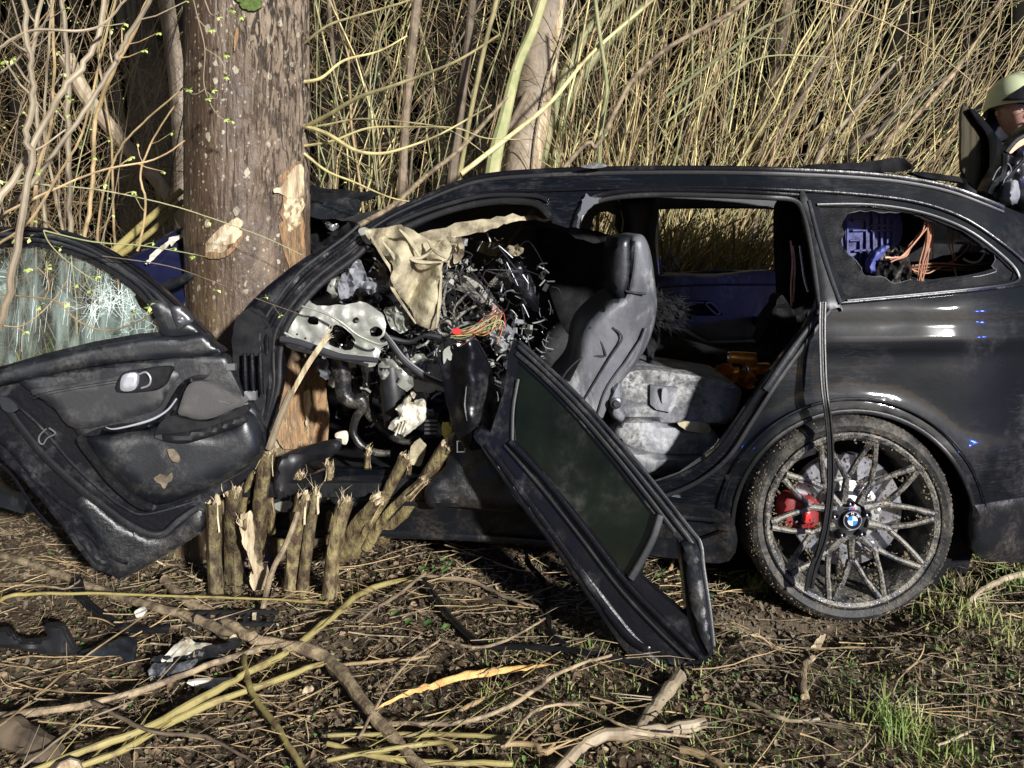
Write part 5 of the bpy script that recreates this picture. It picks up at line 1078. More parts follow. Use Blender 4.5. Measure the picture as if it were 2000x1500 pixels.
# ---- front seat
fs_ = panel('front_seat_back', [(1243, 458), (1258, 462), (1270, 490), (1278, 540), (1283, 600), (1272, 655), (1250, 700), (1215, 745), (1190, 780), (1172, 830), (1160, 870), (1090, 860), (1050, 820), (1085, 760), (1120, 715), (1130, 660), (1150, 625), (1190, 590), (1220, 570), (1226, 520), (1228, 470)], M['seat'], car,
            lambda x, y: 3.0-.02*math.sin((x-1100+y*.45-300)*.03), thick=.42, step=9, infl=.05, iw=20, crump=0)
panel('headrest', [(1203, 470), (1216, 462), (1232, 462), (1236, 500), (1234, 550), (1222, 580), (1206, 582), (1196, 560), (1195, 510)], M['grey_plastic'], fs_, 2.97, thick=.3, step=8, infl=.03, iw=16)
for pts, nm in (([(1152, 640), (1168, 648), (1172, 665), (1182, 690), (1178, 696), (1140, 697), (1110, 722), (1095, 745)], 'piping'), ([(1222, 568), (1240, 572), (1262, 574)], 'piping'), ([(1240, 470), (1238, 520), (1230, 568)], 'piping'), ([(1196, 640), (1215, 660), (1190, 700), (1150, 765), (1110, 830)], 'piping')):
    ptube(pts, 2.937, .004, 6, 5).build(nm, M['black_plastic'], fs_)
for k, pts in enumerate(([(1255, 660), (1220, 715), (1185, 765), (1165, 830)], [(1262, 640), (1238, 700), (1200, 750), (1174, 815)], [(1240, 690), (1200, 740), (1178, 790), (1162, 850)])):
    ptube(pts, 2.955, [.006, .011, .007], 6, 5, flat=.7).build('scorched_fold', M['seat'], fs_)
panel('torn_padding', [(1262, 600), (1285, 560), (1300, 580), (1330, 610), (1350, 625), (1310, 625), (1290, 640), (1282, 690), (1270, 720), (1262, 690)], M['soot'], car, 3.3, thick=.06, step=8, rough=5, crump=.05, cs=14)
fz_ = MB()
for k in range(220):
    x0, y0 = random.uniform(1270, 1335), random.uniform(575, 640); l = random.uniform(8, 26); a = random.uniform(-.4, 1.4)
    ptube([(x0, y0), (x0+l*math.cos(a), y0+l*math.sin(a))], 3.26+random.uniform(-.03, .03), [.0012, .0003], 3, 1, mb=fz_)
fz_.build('frayed_fibres', M['soot'], car, kind='stuff')
# ---- beige airbag cloth
panel('airbag', [(712, 450), (740, 446), (775, 440), (800, 446), (830, 465), (862, 470), (880, 478), (878, 500), (866, 515), (862, 540), (858, 600), (852, 642), (815, 632), (800, 600), (775, 570), (764, 545), (768, 520), (748, 500), (730, 478)], M['airbag'], car,
      lambda x, y: 2.93-.03*math.sin((x-700)*.08+(y-450)*.02)-.02*math.sin((x+y)*.045), thick=.008, step=6, rough=2, crump=.045, cs=42, seed=3)
for pts in ([(718, 452), (745, 498), (766, 532), (765, 560), (790, 600), (812, 632)], [(770, 560), (780, 530), (768, 500), (745, 470)], [(862, 470), (830, 500), (800, 505), (770, 500)], [(866, 512), (820, 512), (790, 500)], [(852, 640), (858, 590), (862, 530)], [(780, 448), (800, 470), (822, 505)], [(835, 468), (850, 490), (872, 505)]):
    ptube(pts, 2.893, [.003, .008, .003], 6, 5, flat=1.4).build('cloth_fold', M['airbag'], car)
panel('airbag', [(800, 478), (830, 470), (870, 478), (905, 466), (900, 490), (885, 500), (880, 520), (865, 510), (830, 500)], M['airbag'], car, 3.0, thick=.008, step=6, rough=4, crump=.05, cs=22, seed=9)
panel('airbag', [(882, 470), (900, 462), (905, 490), (898, 512), (888, 510)], M['airbag'], car, 2.98, thick=.008, step=6, rough=3, crump=.03, cs=20, seed=12)
# ---- perforated grey bracket
brk = panel('dash_bracket', [(560, 640), (575, 610), (590, 592), (600, 577), (608, 592), (632, 598), (650, 596), (680, 594), (710, 590), (735, 605), (750, 618), (752, 650), (740, 665), (758, 672), (745, 680), (732, 715), (700, 712), (650, 700), (600, 690), (565, 680), (550, 660)], M['bare_metal'], car,
      lambda x, y: 2.86+.0001*x, holes=[[(602, 622), (612, 617), (622, 622), (621, 633), (610, 635), (601, 630)], [(690, 622), (698, 620), (702, 628), (695, 632), (689, 629)], [(640, 660), (652, 636), (672, 640), (690, 658), (694, 668), (684, 684), (660, 680), (640, 672)], [(722, 645), (730, 638), (742, 640), (748, 650), (738, 658), (725, 656)]], thick=.006, step=6, crump=.014, cs=30, rough=1)
ptube([(548, 662), (580, 668), (620, 682), (660, 695), (700, 700), (738, 704)], 2.845, [.012, .013, .009], 10, 4).build('bracket_tube', M['nut'], car)
ptube([(590, 598), (640, 614), (670, 632), (700, 655), (740, 672), (756, 668)], 2.842, [.003, .006, .004], 8, 4).build('bracket_rib', M['bare_metal'], car)
ptube([(556, 650), (610, 676), (670, 690), (730, 696)], 2.848, .004, 8, 4).build('bracket_rib', M['bare_metal'], car)
for x, y in ((561, 648), (580, 653), (596, 661), (686, 695), (699, 693)):
    m_ = MB(); m_.lathe(P(x, y, 2.852), [(.0001, -.001), (.0035, -.001), (.0035, .004)], 10); m_.build('bracket_hole', M['soot'], car)
# ---- the front wheel pushed into the cabin, seen as arcs and spokes
wc = (868, 640); wY = 3.12
m_ = MB(); m_.lathe(P(*wc, wY), [(.15, 0), (.155, -.03), (.17, -.035), (.185, -.02), (.19, .02), (.21, .03), (.215, .12)], 40, a0=-.3, a1=2.0); fw = m_.build('displaced_wheel', M['rim'], car)
for a in (0.05, .55, .95, 1.5, 2.2, 2.9):
    ptube([(wc[0]+22*math.cos(a), wc[1]-22*math.sin(a)), (wc[0]+55*math.cos(a+.12), wc[1]-55*math.sin(a+.12)), (wc[0]+90*math.cos(a), wc[1]-90*math.sin(a))], wY-.03, [.008, .005], 6, 3).build('spoke', M['rim'], fw)
m_ = MB(); m_.tube([P(wc[0]+14*math.cos(a), wc[1]-14*math.sin(a), wY-.05) for a in np.linspace(0, 6.28, 14)], .009, 8); m_.build('hub', M['rim'], fw)
# steering wheel rim swung down
st = ptube([(750, 652), (765, 672), (785, 700), (810, 722), (838, 740), (868, 752)], 2.95, [.010, .012, .010], 10, 5).build('steering_wheel', M['black_plastic'], car)
ptube([(752, 648), (768, 668), (788, 695), (812, 716), (840, 734), (866, 745)], 2.94, [.002, .0035, .002], 6, 5).build('rim_trim', M['chrome'], st)
ptube([(760, 660), (800, 668), (830, 655), (862, 660)], 3.0, [.012, .008, .014], 8, 4).build('wheel_spoke', M['black_plastic'], st)
# hoses, column, white cover, canister
ptube([(655, 690), (668, 730), (672, 770), (690, 785), (705, 780), (710, 795), (696, 815), (690, 845), (706, 870), (735, 884), (762, 886)], 3.0, [.034, .030, .026, .018, .014, .014, .013], 12, 5).build('melted_hose', M['hose'], car)
ptube([(716, 700), (722, 740), (716, 790), (740, 830), (790, 860), (850, 850)], 3.12, [.03, .02, .014], 10, 5).build('melted_hose', M['hose'], car)
ptube([(762, 715), (766, 760), (770, 800), (765, 835)], 3.02, [.038, .046, .044, .028], 16, 4).build('column_boot', M['black_plastic'], car)
panel('torn_white_cover', [(760, 838), (764, 825), (780, 812), (774, 800), (784, 786), (802, 768), (810, 772), (808, 784), (826, 782), (832, 800), (828, 822), (812, 836), (790, 852), (778, 846)], M['white'], car, lambda x, y: 2.90+(x-760)*.0006, thick=.02, step=6, infl=.02, iw=14, crump=.025, cs=14, rough=1.5, holes=[[(802, 778), (808, 778), (808, 786), (802, 786)]])
for k in range(3): ptube([(772+k*7, 850-k*3), (781+k*7, 826-k*3)], 2.885, .0035, 6, 1).build('cover_rib', M['white'], car)
for k in range(4): MB().box(P(842, 820+k*8, 2.97), (.045, .03, .008)).build('pedal_rib', M['nut'], car)
panel('pale_scrap', [(805, 868), (818, 858), (832, 872), (824, 905), (806, 908), (800, 890)], M['airbag'], car, 2.97, thick=.01, step=7, rough=2, crump=.02)
panel('pale_scrap', [(740, 712), (760, 700), (790, 716), (808, 735), (796, 765), (770, 745), (745, 740)], M['bare_metal'], car, 2.99, thick=.01, step=7, rough=3, crump=.03, cs=18)
panel('pale_scrap', [(800, 742), (840, 748), (866, 756), (862, 770), (812, 764)], M['airbag'], car, 3.05, thick=.01, step=7, rough=2, crump=.02)
panel('yellow_foam', [(862, 832), (876, 828), (886, 850), (888, 866), (870, 860)], M['yellow'], car, 2.9, thick=.03, step=7, rough=2)
panel('teal_clip', [(868, 892), (886, 888), (892, 902), (874, 906)], M['teal'], car, 2.96, thick=.02, step=7)
panel('white_tag', [(656, 846), (676, 842), (680, 856), (676, 868), (668, 866), (667, 857), (656, 855)], M['white'], car, 2.93, thick=.006, step=6)
panel('black_cloth', [(534, 950), (540, 905), (560, 885), (600, 872), (640, 862), (664, 862), (662, 880), (640, 895), (600, 905), (575, 930), (568, 955), (545, 975)], M['black_plastic'], car, lambda x, y: 2.93-.03*math.sin(x*.04), thick=.02, step=9, infl=.03, iw=20, crump=.015)
panel('metal_scrap', [(534, 985), (560, 978), (572, 984), (560, 1000), (540, 996)], M['bare_metal'], car, 2.97, thick=.01, step=7)
# ---- torn pale sheets behind the bracket
for k, pts in enumerate(([(660, 560), (672, 530), (690, 505), (704, 512), (716, 540), (738, 548), (742, 566), (720, 575), (700, 560), (684, 580), (668, 584)], [(640, 560), (655, 540), (668, 548), (664, 575), (648, 585)], [(735, 512), (752, 520), (756, 548), (742, 540)],
                         [(752, 600), (790, 612), (800, 640), (782, 650), (760, 636)], [(880, 655), (905, 650), (930, 662), (926, 678), (900, 672)], [(960, 640), (985, 632), (1005, 650), (990, 680), (970, 690), (958, 665)], [(700, 470), (712, 482), (706, 500), (696, 488)], [(985, 485), (1010, 478), (1022, 490), (1005, 500)],
                         [(762, 690), (800, 700), (820, 690), (838, 706), (812, 722), (778, 716)], [(618, 700), (640, 706), (650, 730), (636, 742), (622, 722)])):
    panel('torn_metal_sheet', pts, M[('ashseat', 'bare_metal', 'airbag', 'bare_metal', 'seat')[k % 5]], car, 3.0+.02*(k % 3), thick=.008, step=5, rough=3, crump=.05, cs=14, seed=k+30)
# ---- colourful wiring
wire_m = [mat('wire_%s' % n_, c_, .45) for n_, c_ in (('orange', (.50, .24, .10)), ('green', (.16, .24, .12)), ('yellow', (.45, .38, .15)), ('white', (.45, .42, .36)), ('brown', (.15, .07, .04)), ('grey', (.12, .11, .1)), ('red', (.38, .06, .04)))]
for k in range(26):
    x, y = 886+random.uniform(-8, 8), 652+random.uniform(-6, 10); ex, ey = 975+random.uniform(-14, 8), 618+random.uniform(-18, 22)
    ptube([(x, y), (x+30, y-6+random.uniform(-6, 6)), (ex-25, ey+14+random.uniform(-8, 8)), (ex, ey), (ex+random.uniform(-18, 14), ey+random.uniform(-20, 34))], 2.98+random.uniform(-.03, .03), .0017, 5, 4).build('wire', wire_m[k % 7], car)
panel('red_connector', [(883, 644), (896, 642), (900, 650), (888, 653)], M['redplug'], car, 2.94, thick=.015, step=6)
# ---- burnt clutter filling the dash area (uncountable) plus bigger crumpled sheets
for k in range(52):
    x, y = random.uniform(630, 1040), random.uniform(470, 800)
    if 560 < x < 640 and y > 690: continue
    r_ = random.uniform(9, 34); n_ = random.randint(5, 8); a0 = random.uniform(0, 6)
    pts = [(x+r_*random.uniform(.4, 1)*math.cos(a0+6.283*j/n_), y+r_*random.uniform(.3, .9)*math.sin(a0+6.283*j/n_)) for j in range(n_)]
    panel('burnt_fragment', pts, M[random.choice(['soot', 'black_plastic', 'hose', 'grey_plastic', 'paint_gloss', 'ashseat', 'bare_metal', 'seat'])], car, random.uniform(3.02, 3.45), thick=.02, step=8, rough=3, crump=.06, cs=20, seed=k)
cl = {q: MB() for q in ('soot', 'hose', 'bare_metal', 'ashseat', 'nut')}
for k in range(1100):
    x, y = random.gauss(850, 120), random.gauss(640, 90)
    if not (620 < x < 1080 and 465 < y < 860) or (y > 700 and x < 650): continue
    l = random.uniform(5, 30); a = random.uniform(0, 6.28); Y = random.uniform(2.98, 3.35); key = random.choice(['soot', 'hose', 'hose', 'ashseat', 'ashseat', 'nut', 'bare_metal'])
    if random.random() < .86:
        ptube([(x, y, Y), (x+l*math.cos(a)*.5+random.uniform(-6, 6), y+l*math.sin(a)*.5+random.uniform(-6, 6), Y+random.uniform(-.03, .03)), (x+l*math.cos(a), y+l*math.sin(a), Y)], Y, random.uniform(.001, .0045), 5, 3, mb=cl[key])
    else:
        c = Vector(P(x, y, Y)); R_ = Matrix.Rotation(a, 3, 'Y') @ Matrix.Rotation(random.uniform(-1, 1), 3, 'X'); cl[key].box(c, (random.uniform(.01, .045), random.uniform(.003, .015), random.uniform(.004, .02)), R_)
for q, m_ in cl.items(): m_.build('burnt_debris', M[q], car, kind='stuff', smooth=False)
for k in range(16):
    x, y = random.uniform(880, 1040), random.uniform(480, 640)
    ptube([(x, y), (x+random.uniform(-40, 40), y+random.uniform(-30, 30)), (x+random.uniform(-60, 60), y+random.uniform(-20, 60)), (x+random.uniform(-60, 60), y+random.uniform(0, 70))], random.uniform(2.98, 3.2), random.uniform(.001, .0025), 5, 5).build('burnt_cable', M['soot' if k % 2 else 'nut'], car)
panel('scorched_panel', [(990, 520), (1020, 515), (1045, 560), (1050, 610), (1020, 590), (1000, 555)], M['paint_gloss'], car, 3.15, thick=.02, step=8, infl=.02, iw=12, rough=2)
# ---- door aperture wrapped round the tree (A pillar + hinge pillar)
yp = lambda x, y: 2.98-(720-x)*.0004+max(0, y-700)*-.00005
panel('front_pillar', [(722, 462), (700, 450), (660, 468), (610, 494), (560, 528), (510, 570), (470, 615), (455, 665), (460, 720), (470, 770), (490, 820), (505, 850), (522, 846), (536, 800), (548, 740), (548, 690), (556, 655), (580, 612), (620, 566), (668, 530), (704, 500), (720, 480)], M['paint_gloss'], car, yp, thick=.07, step=9, infl=.018, iw=14, crump=.004, cs=30)
for off, rr, m_ in ((0, .013, 'rubber'), (15, .008, 'rubber'), (30, .010, 'paint_gloss'), (44, .006, 'black_plastic')):
    base = [(718, 478), (690, 505), (650, 535), (612, 568), (575, 612), (552, 655), (545, 700), (543, 750), (530, 805), (514, 850)]
    nrm = [(-.35, -.9), (-.5, -.85), (-.6, -.8), (-.7, -.75), (-.85, -.5), (-1, -.2), (-1, 0), (-1, 0), (-.9, -.2), (-.9, -.2)]
    w_ = [1, 1, 1, 1, 1, 1, .8, .6, .4, .3]
    ptube([(b[0]+q[0]*off*k_, b[1]+q[1]*off*k_) for b, q, k_ in zip(base, nrm, w_)], lambda x, y: yp(x, y)-.016, rr, 10, 6, flat=.7).build('pillar_rib', M[m_], car)
panel('torn_pillar_end', [(700, 450), (712, 444), (720, 450), (726, 464), (722, 478), (708, 468)], M['bare_metal'], car, 2.95, thick=.03, step=6, rough=1.5)
panel('hinge_side', [(455, 640), (470, 612), (500, 600), (530, 640), (528, 700), (520, 760), (512, 800), (480, 790), (462, 740), (454, 690)], M['soot'], car, lambda x, y: yp(x, y)-.022, thick=.03, step=9, rough=2, crump=.01)
for k, (x, y) in enumerate(((478, 690), (492, 690), (508, 690))):
    ptube([(x, y), (x+1, y+30), (x+2, y+60), (x+4, y+80)], 2.82, [.008, .010, .007], 8, 3).build('hinge_bellows', M['paint_gloss'], car)
MB().box(P(452, 716, 2.82), (.03, .02, .022)).build('hinge_block', M['alu'], car)
MB().box(P(490, 772, 2.82), (.04, .02, .03)).build('hinge_block', M['alu'], car)
# ---- torn B pillar foot
bp = panel('torn_centre_pillar', [(862, 690), (875, 680), (886, 672), (900, 676), (925, 664), (935, 672), (950, 700), (965, 745), (972, 790), (962, 840), (948, 870), (925, 880), (905, 870), (888, 845), (872, 790), (864, 740)], M['paint_gloss'], car, lambda x, y: 2.83-.08*math.exp(-((x-918)/30)**2), thick=.03, step=7, infl=.004, iw=6, crump=.012, cs=30, rough=1)
panel('torn_edge', [(884, 676), (898, 670), (905, 676), (922, 664), (934, 670), (930, 680), (905, 684), (890, 684)], M['alu'], car, 2.80, thick=.012, step=5, rough=1.5, crump=.006, cs=8)
panel('torn_edge', [(866, 686), (878, 676), (884, 690), (880, 704), (872, 700), (868, 712)], M['bare_metal'], car, 2.81, thick=.01, step=5, rough=1.5)
ptube([(911, 755), (908, 790), (912, 822)], 2.745, [.0015, .0025, .001], 6, 3).build('bent_wire', M['alu'], car)
ptube([(907, 860), (893, 862), (893, 883), (908, 882), (908, 876)], 2.77, .0025, 6, 1).build('lock_staple', M['alu'], car)
panel('lower_pillar', [(880, 850), (915, 840), (950, 860), (1000, 930), (1040, 960), (1020, 1000), (900, 990), (840, 990), (830, 950), (870, 910)], M['paint_dirty'], car, lambda x, y: 2.86-.0002*(y-850), thick=.05, step=11, infl=.02, iw=20, crump=.01)
# ---- open front door seen from its trimmed side
yd = lambda x, y: 2.87-(500-x)*.00040-.00010*(y-700)
fd = panel('front_door', [(-80, 452), (0, 448), (60, 446), (110, 452), (160, 466), (215, 494), (270, 530), (320, 572), (370, 620), (405, 655), (440, 705), (470, 752), (500, 800), (520, 850), (516, 890), (480, 935), (420, 975), (398, 1000), (392, 1040), (330, 1080), (235, 1134), (215, 1122), (188, 1112), (160, 1075), (100, 995), (40, 925), (0, 885), (-80, 790)], M['paint_gloss'], car, yd,
            holes=[[(-60, 492), (0, 484), (70, 482), (120, 492), (170, 510), (215, 535), (255, 562), (285, 592), (305, 625), (322, 648), (270, 652), (180, 668), (90, 690), (0, 716), (-60, 730)]], thick=.045, step=13, smooth_out=False, sharp=30)
m_gl = mat('cracked_door_glass', (.22, .30, .27), .25, 0, spec=.6, bump=[(50, .4, .003)])
# cracked glass: streaky, part see-through
t_ = m_gl.node_tree; n_ = t_.nodes; b_ = n_['Principled BSDF']; tc_ = n_.new('ShaderNodeTexCoord')
mp_ = n_.new('ShaderNodeMapping'); mp_.inputs['Scale'].default_value = (8, 8, 1.7); t_.links.new(tc_.outputs['Object'], mp_.inputs[0])
nz = n_.new('ShaderNodeTexNoise'); nz.inputs['Scale'].default_value = 3; nz.inputs['Detail'].default_value = 10; nz.inputs['Distortion'].default_value = .6; t_.links.new(mp_.outputs[0], nz.inputs[0])
vo2 = n_.new('ShaderNodeTexVoronoi'); vo2.feature = 'DISTANCE_TO_EDGE'; vo2.inputs['Scale'].default_value = 42; t_.links.new(tc_.outputs['Object'], vo2.inputs['Vector'])
nz2 = n_.new('ShaderNodeTexNoise'); nz2.inputs['Scale'].default_value = 4; t_.links.new(tc_.outputs['Object'], nz2.inputs[0])
va_ = n_.new('ShaderNodeMapRange'); va_.inputs[1].default_value = .03; va_.inputs[2].default_value = .0; t_.links.new(vo2.outputs['Distance'], va_.inputs[0])
vm = n_.new('ShaderNodeMath'); vm.operation = 'MULTIPLY'; t_.links.new(va_.outputs[0], vm.inputs[0]); vr = n_.new('ShaderNodeMapRange'); vr.inputs[1].default_value = .44; vr.inputs[2].default_value = .6; t_.links.new(nz2.outputs[0], vr.inputs[0]); t_.links.new(vr.outputs[0], vm.inputs[1])
st_ = n_.new('ShaderNodeMapRange'); st_.inputs[1].default_value = .40; st_.inputs[2].default_value = .72; st_.inputs[3].default_value = .10; st_.inputs[4].default_value = .62; t_.links.new(nz.outputs[0], st_.inputs[0])
ad = n_.new('ShaderNodeMath'); ad.operation = 'ADD'; ad.use_clamp = True; t_.links.new(st_.outputs[0], ad.inputs[0]); t_.links.new(vm.outputs[0], ad.inputs[1]); t_.links.new(ad.outputs[0], b_.inputs['Alpha'])
mxc = n_.new('ShaderNodeMix'); mxc.data_type = 'RGBA'; mxc.inputs[6].default_value = (.03, .05, .045, 1); mxc.inputs[7].default_value = (.42, .52, .46, 1); t_.links.new(ad.outputs[0], mxc.inputs[0]); t_.links.new(mxc.outputs[2], b_.inputs['Base Color'])
dg = panel('door_glass', [(-62, 488), (0, 480), (70, 478), (122, 488), (172, 506), (215, 530), (255, 556), (270, 566), (262, 580), (272, 600), (290, 612), (305, 640), (322, 652), (270, 656), (180, 672), (90, 694), (0, 720), (-62, 734)], m_gl, fd, lambda x, y: yd(x, y)+.012, thick=.005, step=14, smooth_out=False)
# crack lines radiating from the blow
ck = MB()
for k in range(150):
    cx_, cy_ = random.choice([(215, 575), (240, 570), (200, 600), (180, 590)]); a = random.uniform(0, 6.28); l = random.uniform(15, 60); pts = [(cx_+random.gauss(0, 18), cy_+random.gauss(0, 12))]
    for j in range(4):
        a += random.gauss(0, .12); pts.append((pts[-1][0]+l/4*math.cos(a), pts[-1][1]+l/4*math.sin(a)))
    if all(inside(np.array([p[0]]), np.array([p[1]]), [(-62, 492), (0, 484), (70, 482), (122, 492), (172, 510), (215, 535), (250, 558), (270, 600), (300, 640), (180, 668), (90, 690), (0, 716)])[0] for p in pts):
        ptube(pts, lambda x, y: yd(x, y)+.011, .00035, 3, 1, mb=ck)
for k in range(40):
    x = random.uniform(10, 250); y = random.uniform(500, 640); pts = [(x, y)]
    for j in range(5): pts.append((pts[-1][0]+random.gauss(-1.0, .7), pts[-1][1]+random.uniform(6, 15)))
    if inside(np.array([pts[-1][0]]), np.array([pts[-1][1]]), [(-62, 492), (255, 562), (300, 640), (180, 665), (0, 712)])[0] and inside(np.array([pts[0][0]]), np.array([pts[0][1]]), [(-62, 492), (0, 484), (70, 482), (122, 492), (172, 510), (215, 535), (250, 558), (300, 640), (0, 712)])[0]:
        ptube(pts, lambda x, y: yd(x, y)+.011, .0003, 3, 1, mb=ck)
ck.build('crack_lines', mat('crack_white', (.75, .85, .8), .5), fd, kind='stuff')
def drail(name, pts, off, r, m_, flat=.6, **kw): return rail(name, pts, off, r, m_, flat=flat, yf=yd, par=fd, **kw)
drail('frame_rib', [(-60, 462), (0, 458), (70, 458), (120, 466), (180, 490), (240, 528), (300, 572), (340, 612)], .006, .009, 'grey_plastic')
drail('frame_rib', [(-60, 476), (0, 469), (70, 468), (122, 478), (175, 497), (225, 522), (270, 555), (300, 590), (325, 640)], .008, .008, 'grey_plastic')
drail('frame_edge', [(-60, 450), (0, 447), (100, 450), (160, 465), (215, 493), (270, 530), (320, 572), (370, 620), (410, 662)], .002, .007, 'paint_gloss')
panel('mirror_triangle', [(285, 590), (320, 590), (372, 628), (402, 658), (380, 654), (340, 656), (316, 652), (304, 622)], M['grey_plastic'], fd, lambda x, y: yd(x, y)-.012, thick=.02, step=9, infl=.008, iw=10)
tw_ = panel('tweeter', [(333, 602), (352, 600), (376, 624), (372, 632), (350, 643), (346, 638)], M['nut'], fd, lambda x, y: yd(x, y)-.028, thick=.012, step=6, infl=.005, iw=6)
m_ = MB(); m_.lathe(P(354, 623, yd(354, 623)-.034), [(.0005, -.003), (.004, -.003), (.005, 0), (.013, -.002), (.014, .004)], 20); m_.build('tweeter_cap', M['alu'], tw_)
panel('door_shoulder', [(-60, 738), (0, 722), (90, 698), (200, 674), (300, 658), (345, 660), (395, 652), (412, 668), (432, 692), (300, 702), (180, 716), (80, 736), (10, 750), (-60, 762)], M['grey_plastic'], fd, lambda x, y: yd(x, y)-.028, thick=.04, step=6, infl=.012, iw=12)
card = panel('door_card', [(38, 742), (100, 730), (200, 714), (300, 702), (432, 692), (452, 720), (470, 752), (495, 792), (516, 838), (520, 868), (512, 892), (480, 920), (400, 960), (330, 990), (290, 996), (262, 985), (215, 945), (160, 860), (120, 812), (75, 775)], M['grey_plastic'], fd, lambda x, y: yd(x, y)-.020, thick=.03, step=9, infl=.010, iw=8)
panel('door_pocket', [(165, 852), (210, 842), (280, 832), (320, 820), (420, 838), (478, 802), (505, 832), (514, 868), (505, 898), (440, 938), (370, 968), (310, 986), (270, 972), (220, 930), (185, 888)], M['grey_plastic'], card, lambda x, y: yd(x, y)-.040, thick=.03, step=10, infl=.048, iw=34)
panel('pocket_liner', [(148, 860), (165, 852), (185, 888), (220, 932), (268, 974), (305, 988), (292, 998), (262, 988), (215, 948), (180, 905)], M['black_plastic'], card, lambda x, y: yd(x, y)-.05, thick=.02, step=9, infl=.02, iw=10)
panel('armrest', [(160, 852), (200, 838), (270, 828), (315, 808), (340, 770), (356, 746), (372, 738), (400, 738), (378, 746), (364, 762), (348, 800), (330, 820), (290, 838), (210, 848)], M['paint_gloss'], card, lambda x, y: yd(x, y)-.075, thick=.05, step=8, infl=.022, iw=9)
drail('silver_trim', [(206, 834), (222, 838), (262, 830), (300, 818), (328, 800), (345, 778)], .108, [.0012, .0045, .003], 'chrome')
panel('speaker_grille', [(348, 808), (352, 790), (362, 762), (375, 747), (400, 745), (430, 756), (478, 786), (455, 800), (420, 815), (390, 820), (365, 814)], mat('speaker_mesh', (.06, .058, .055), .6, 0, bump=(500, 1, .003), dust=((.16, .15, .13), 8, .45, .7, .6)), card, lambda x, y: yd(x, y)-.085, thick=.03, step=8, infl=.008, iw=9)
MB().box(P(437, 786, yd(437, 786)-.096), (.035, .003, .003), Matrix.Rotation(.27, 3, 'Y')).build('speaker_badge', M['alu'], card)
panel('storage_slot', [(302, 852), (310, 830), (332, 812), (360, 818), (395, 824), (430, 816), (478, 792), (484, 804), (450, 826), (400, 846), (360, 852), (330, 850)], M['soot'], card, lambda x, y: yd(x, y)-.098, thick=.02, step=8, infl=.004, iw=6)
panel('storage_lip', [(302, 852), (340, 846), (400, 836), (440, 822), (474, 812), (480, 826), (440, 842), (400, 856), (360, 866), (325, 862)], M['black_plastic'], card, lambda x, y: yd(x, y)-.102, thick=.02, step=8, infl=.012, iw=8)
panel('leather_insert', [(60, 762), (150, 748), (280, 726), (330, 722), (350, 734), (330, 760), (312, 795), (270, 812), (150, 838), (100, 790)], M['black_plastic'], card, lambda x, y: yd(x, y)-.034, thick=.02, step=11, infl=.006, iw=8)
drail('stitching', [(62, 772), (130, 758), (230, 742)], .044, .0012, 'grey_plastic'); drail('stitching', [(64, 777), (130, 763), (230, 747)], .044, .0012, 'grey_plastic')
hn = panel('inner_handle', [(228, 765), (236, 732), (262, 724), (330, 716), (332, 735), (318, 756), (290, 764)], M['soot'], card, lambda x, y: yd(x, y)-.048, thick=.02, step=7, infl=.006, iw=6)
panel('handle_lever', [(236, 762), (240, 733), (268, 730), (264, 760)], M['chrome'], hn, lambda x, y: yd(x, y)-.062, thick=.012, step=5, infl=.003, iw=4)
ptube([(272, 731), (285, 727), (294, 738), (291, 752), (276, 758)], yd(285, 740)-.062, .0035, 8, 3).build('handle_rim', M['chrome'], hn)
panel('mud_splat', [(300, 936), (312, 925), (325, 932), (333, 924), (336, 935), (328, 944), (322, 953), (312, 945)], M['mudclump'], card, lambda x, y: yd(x, y)-.1, thick=.006, step=5, rough=2)
panel('mud_splat', [(325, 880), (338, 878), (345, 885), (352, 898), (343, 905), (334, 896)], M['mudclump'], card, lambda x, y: yd(x, y)-.101, thick=.006, step=5, rough=2)
for pts, off, r, m_n in (([(-40, 770), (5, 790), (40, 835), (90, 895), (150, 950), (215, 1000), (250, 1025), (290, 1044), (320, 1042), (345, 1020), (385, 992)], .016, .012, 'rubber'),
                       ([(-40, 840), (10, 868), (60, 925), (110, 975), (160, 1010), (190, 1050), (215, 1085), (250, 1100)], .012, .008, 'paint_gloss'),
                       ([(-60, 812), (0, 885), (40, 925), (100, 993), (160, 1073), (190, 1112)], .004, .009, 'paint_gloss'),
                       ([(-40, 880), (20, 925), (60, 985), (100, 1030)], -.01, .005, 'paint_gloss'),
                       ([(30, 790), (80, 835), (140, 905), (200, 960), (240, 990), (285, 1005), (380, 980)], .018, .004, 'grey_plastic'),
                       ([(235, 1132), (330, 1078), (392, 1038)], .004, .005, 'paint_dirty')):
    drail('door_rib', pts, off, r, m_n)
panel('muddy_door_bottom', [(170, 970), (230, 1020), (290, 1050), (330, 1044), (388, 996), (392, 1036), (330, 1078), (240, 1128), (215, 1100), (180, 1040), (150, 990)], M['paint_dirty'], fd, lambda x, y: yd(x, y)-.008, thick=.02, step=9, infl=.006, iw=8)
panel('corner_flange', [(150, 1045), (172, 1058), (195, 1085), (226, 1104), (208, 1106), (188, 1100), (165, 1072)], M['grey_plastic'], fd, lambda x, y: yd(x, y)-.02, thick=.012, step=7, infl=.01, iw=8)
ptube([(90, 838), (78, 850), (76, 862), (84, 868), (92, 856), (104, 850), (108, 845), (96, 836)], yd(90, 850)-.03, .0028, 6, 3).build('latch_wire', M['alu'], fd)
panel('latch_plate', [(0, 775), (20, 780), (36, 798), (20, 806), (4, 798)], M['grey_plastic'], fd, lambda x, y: yd(x, y)-.03, thick=.01, step=6)
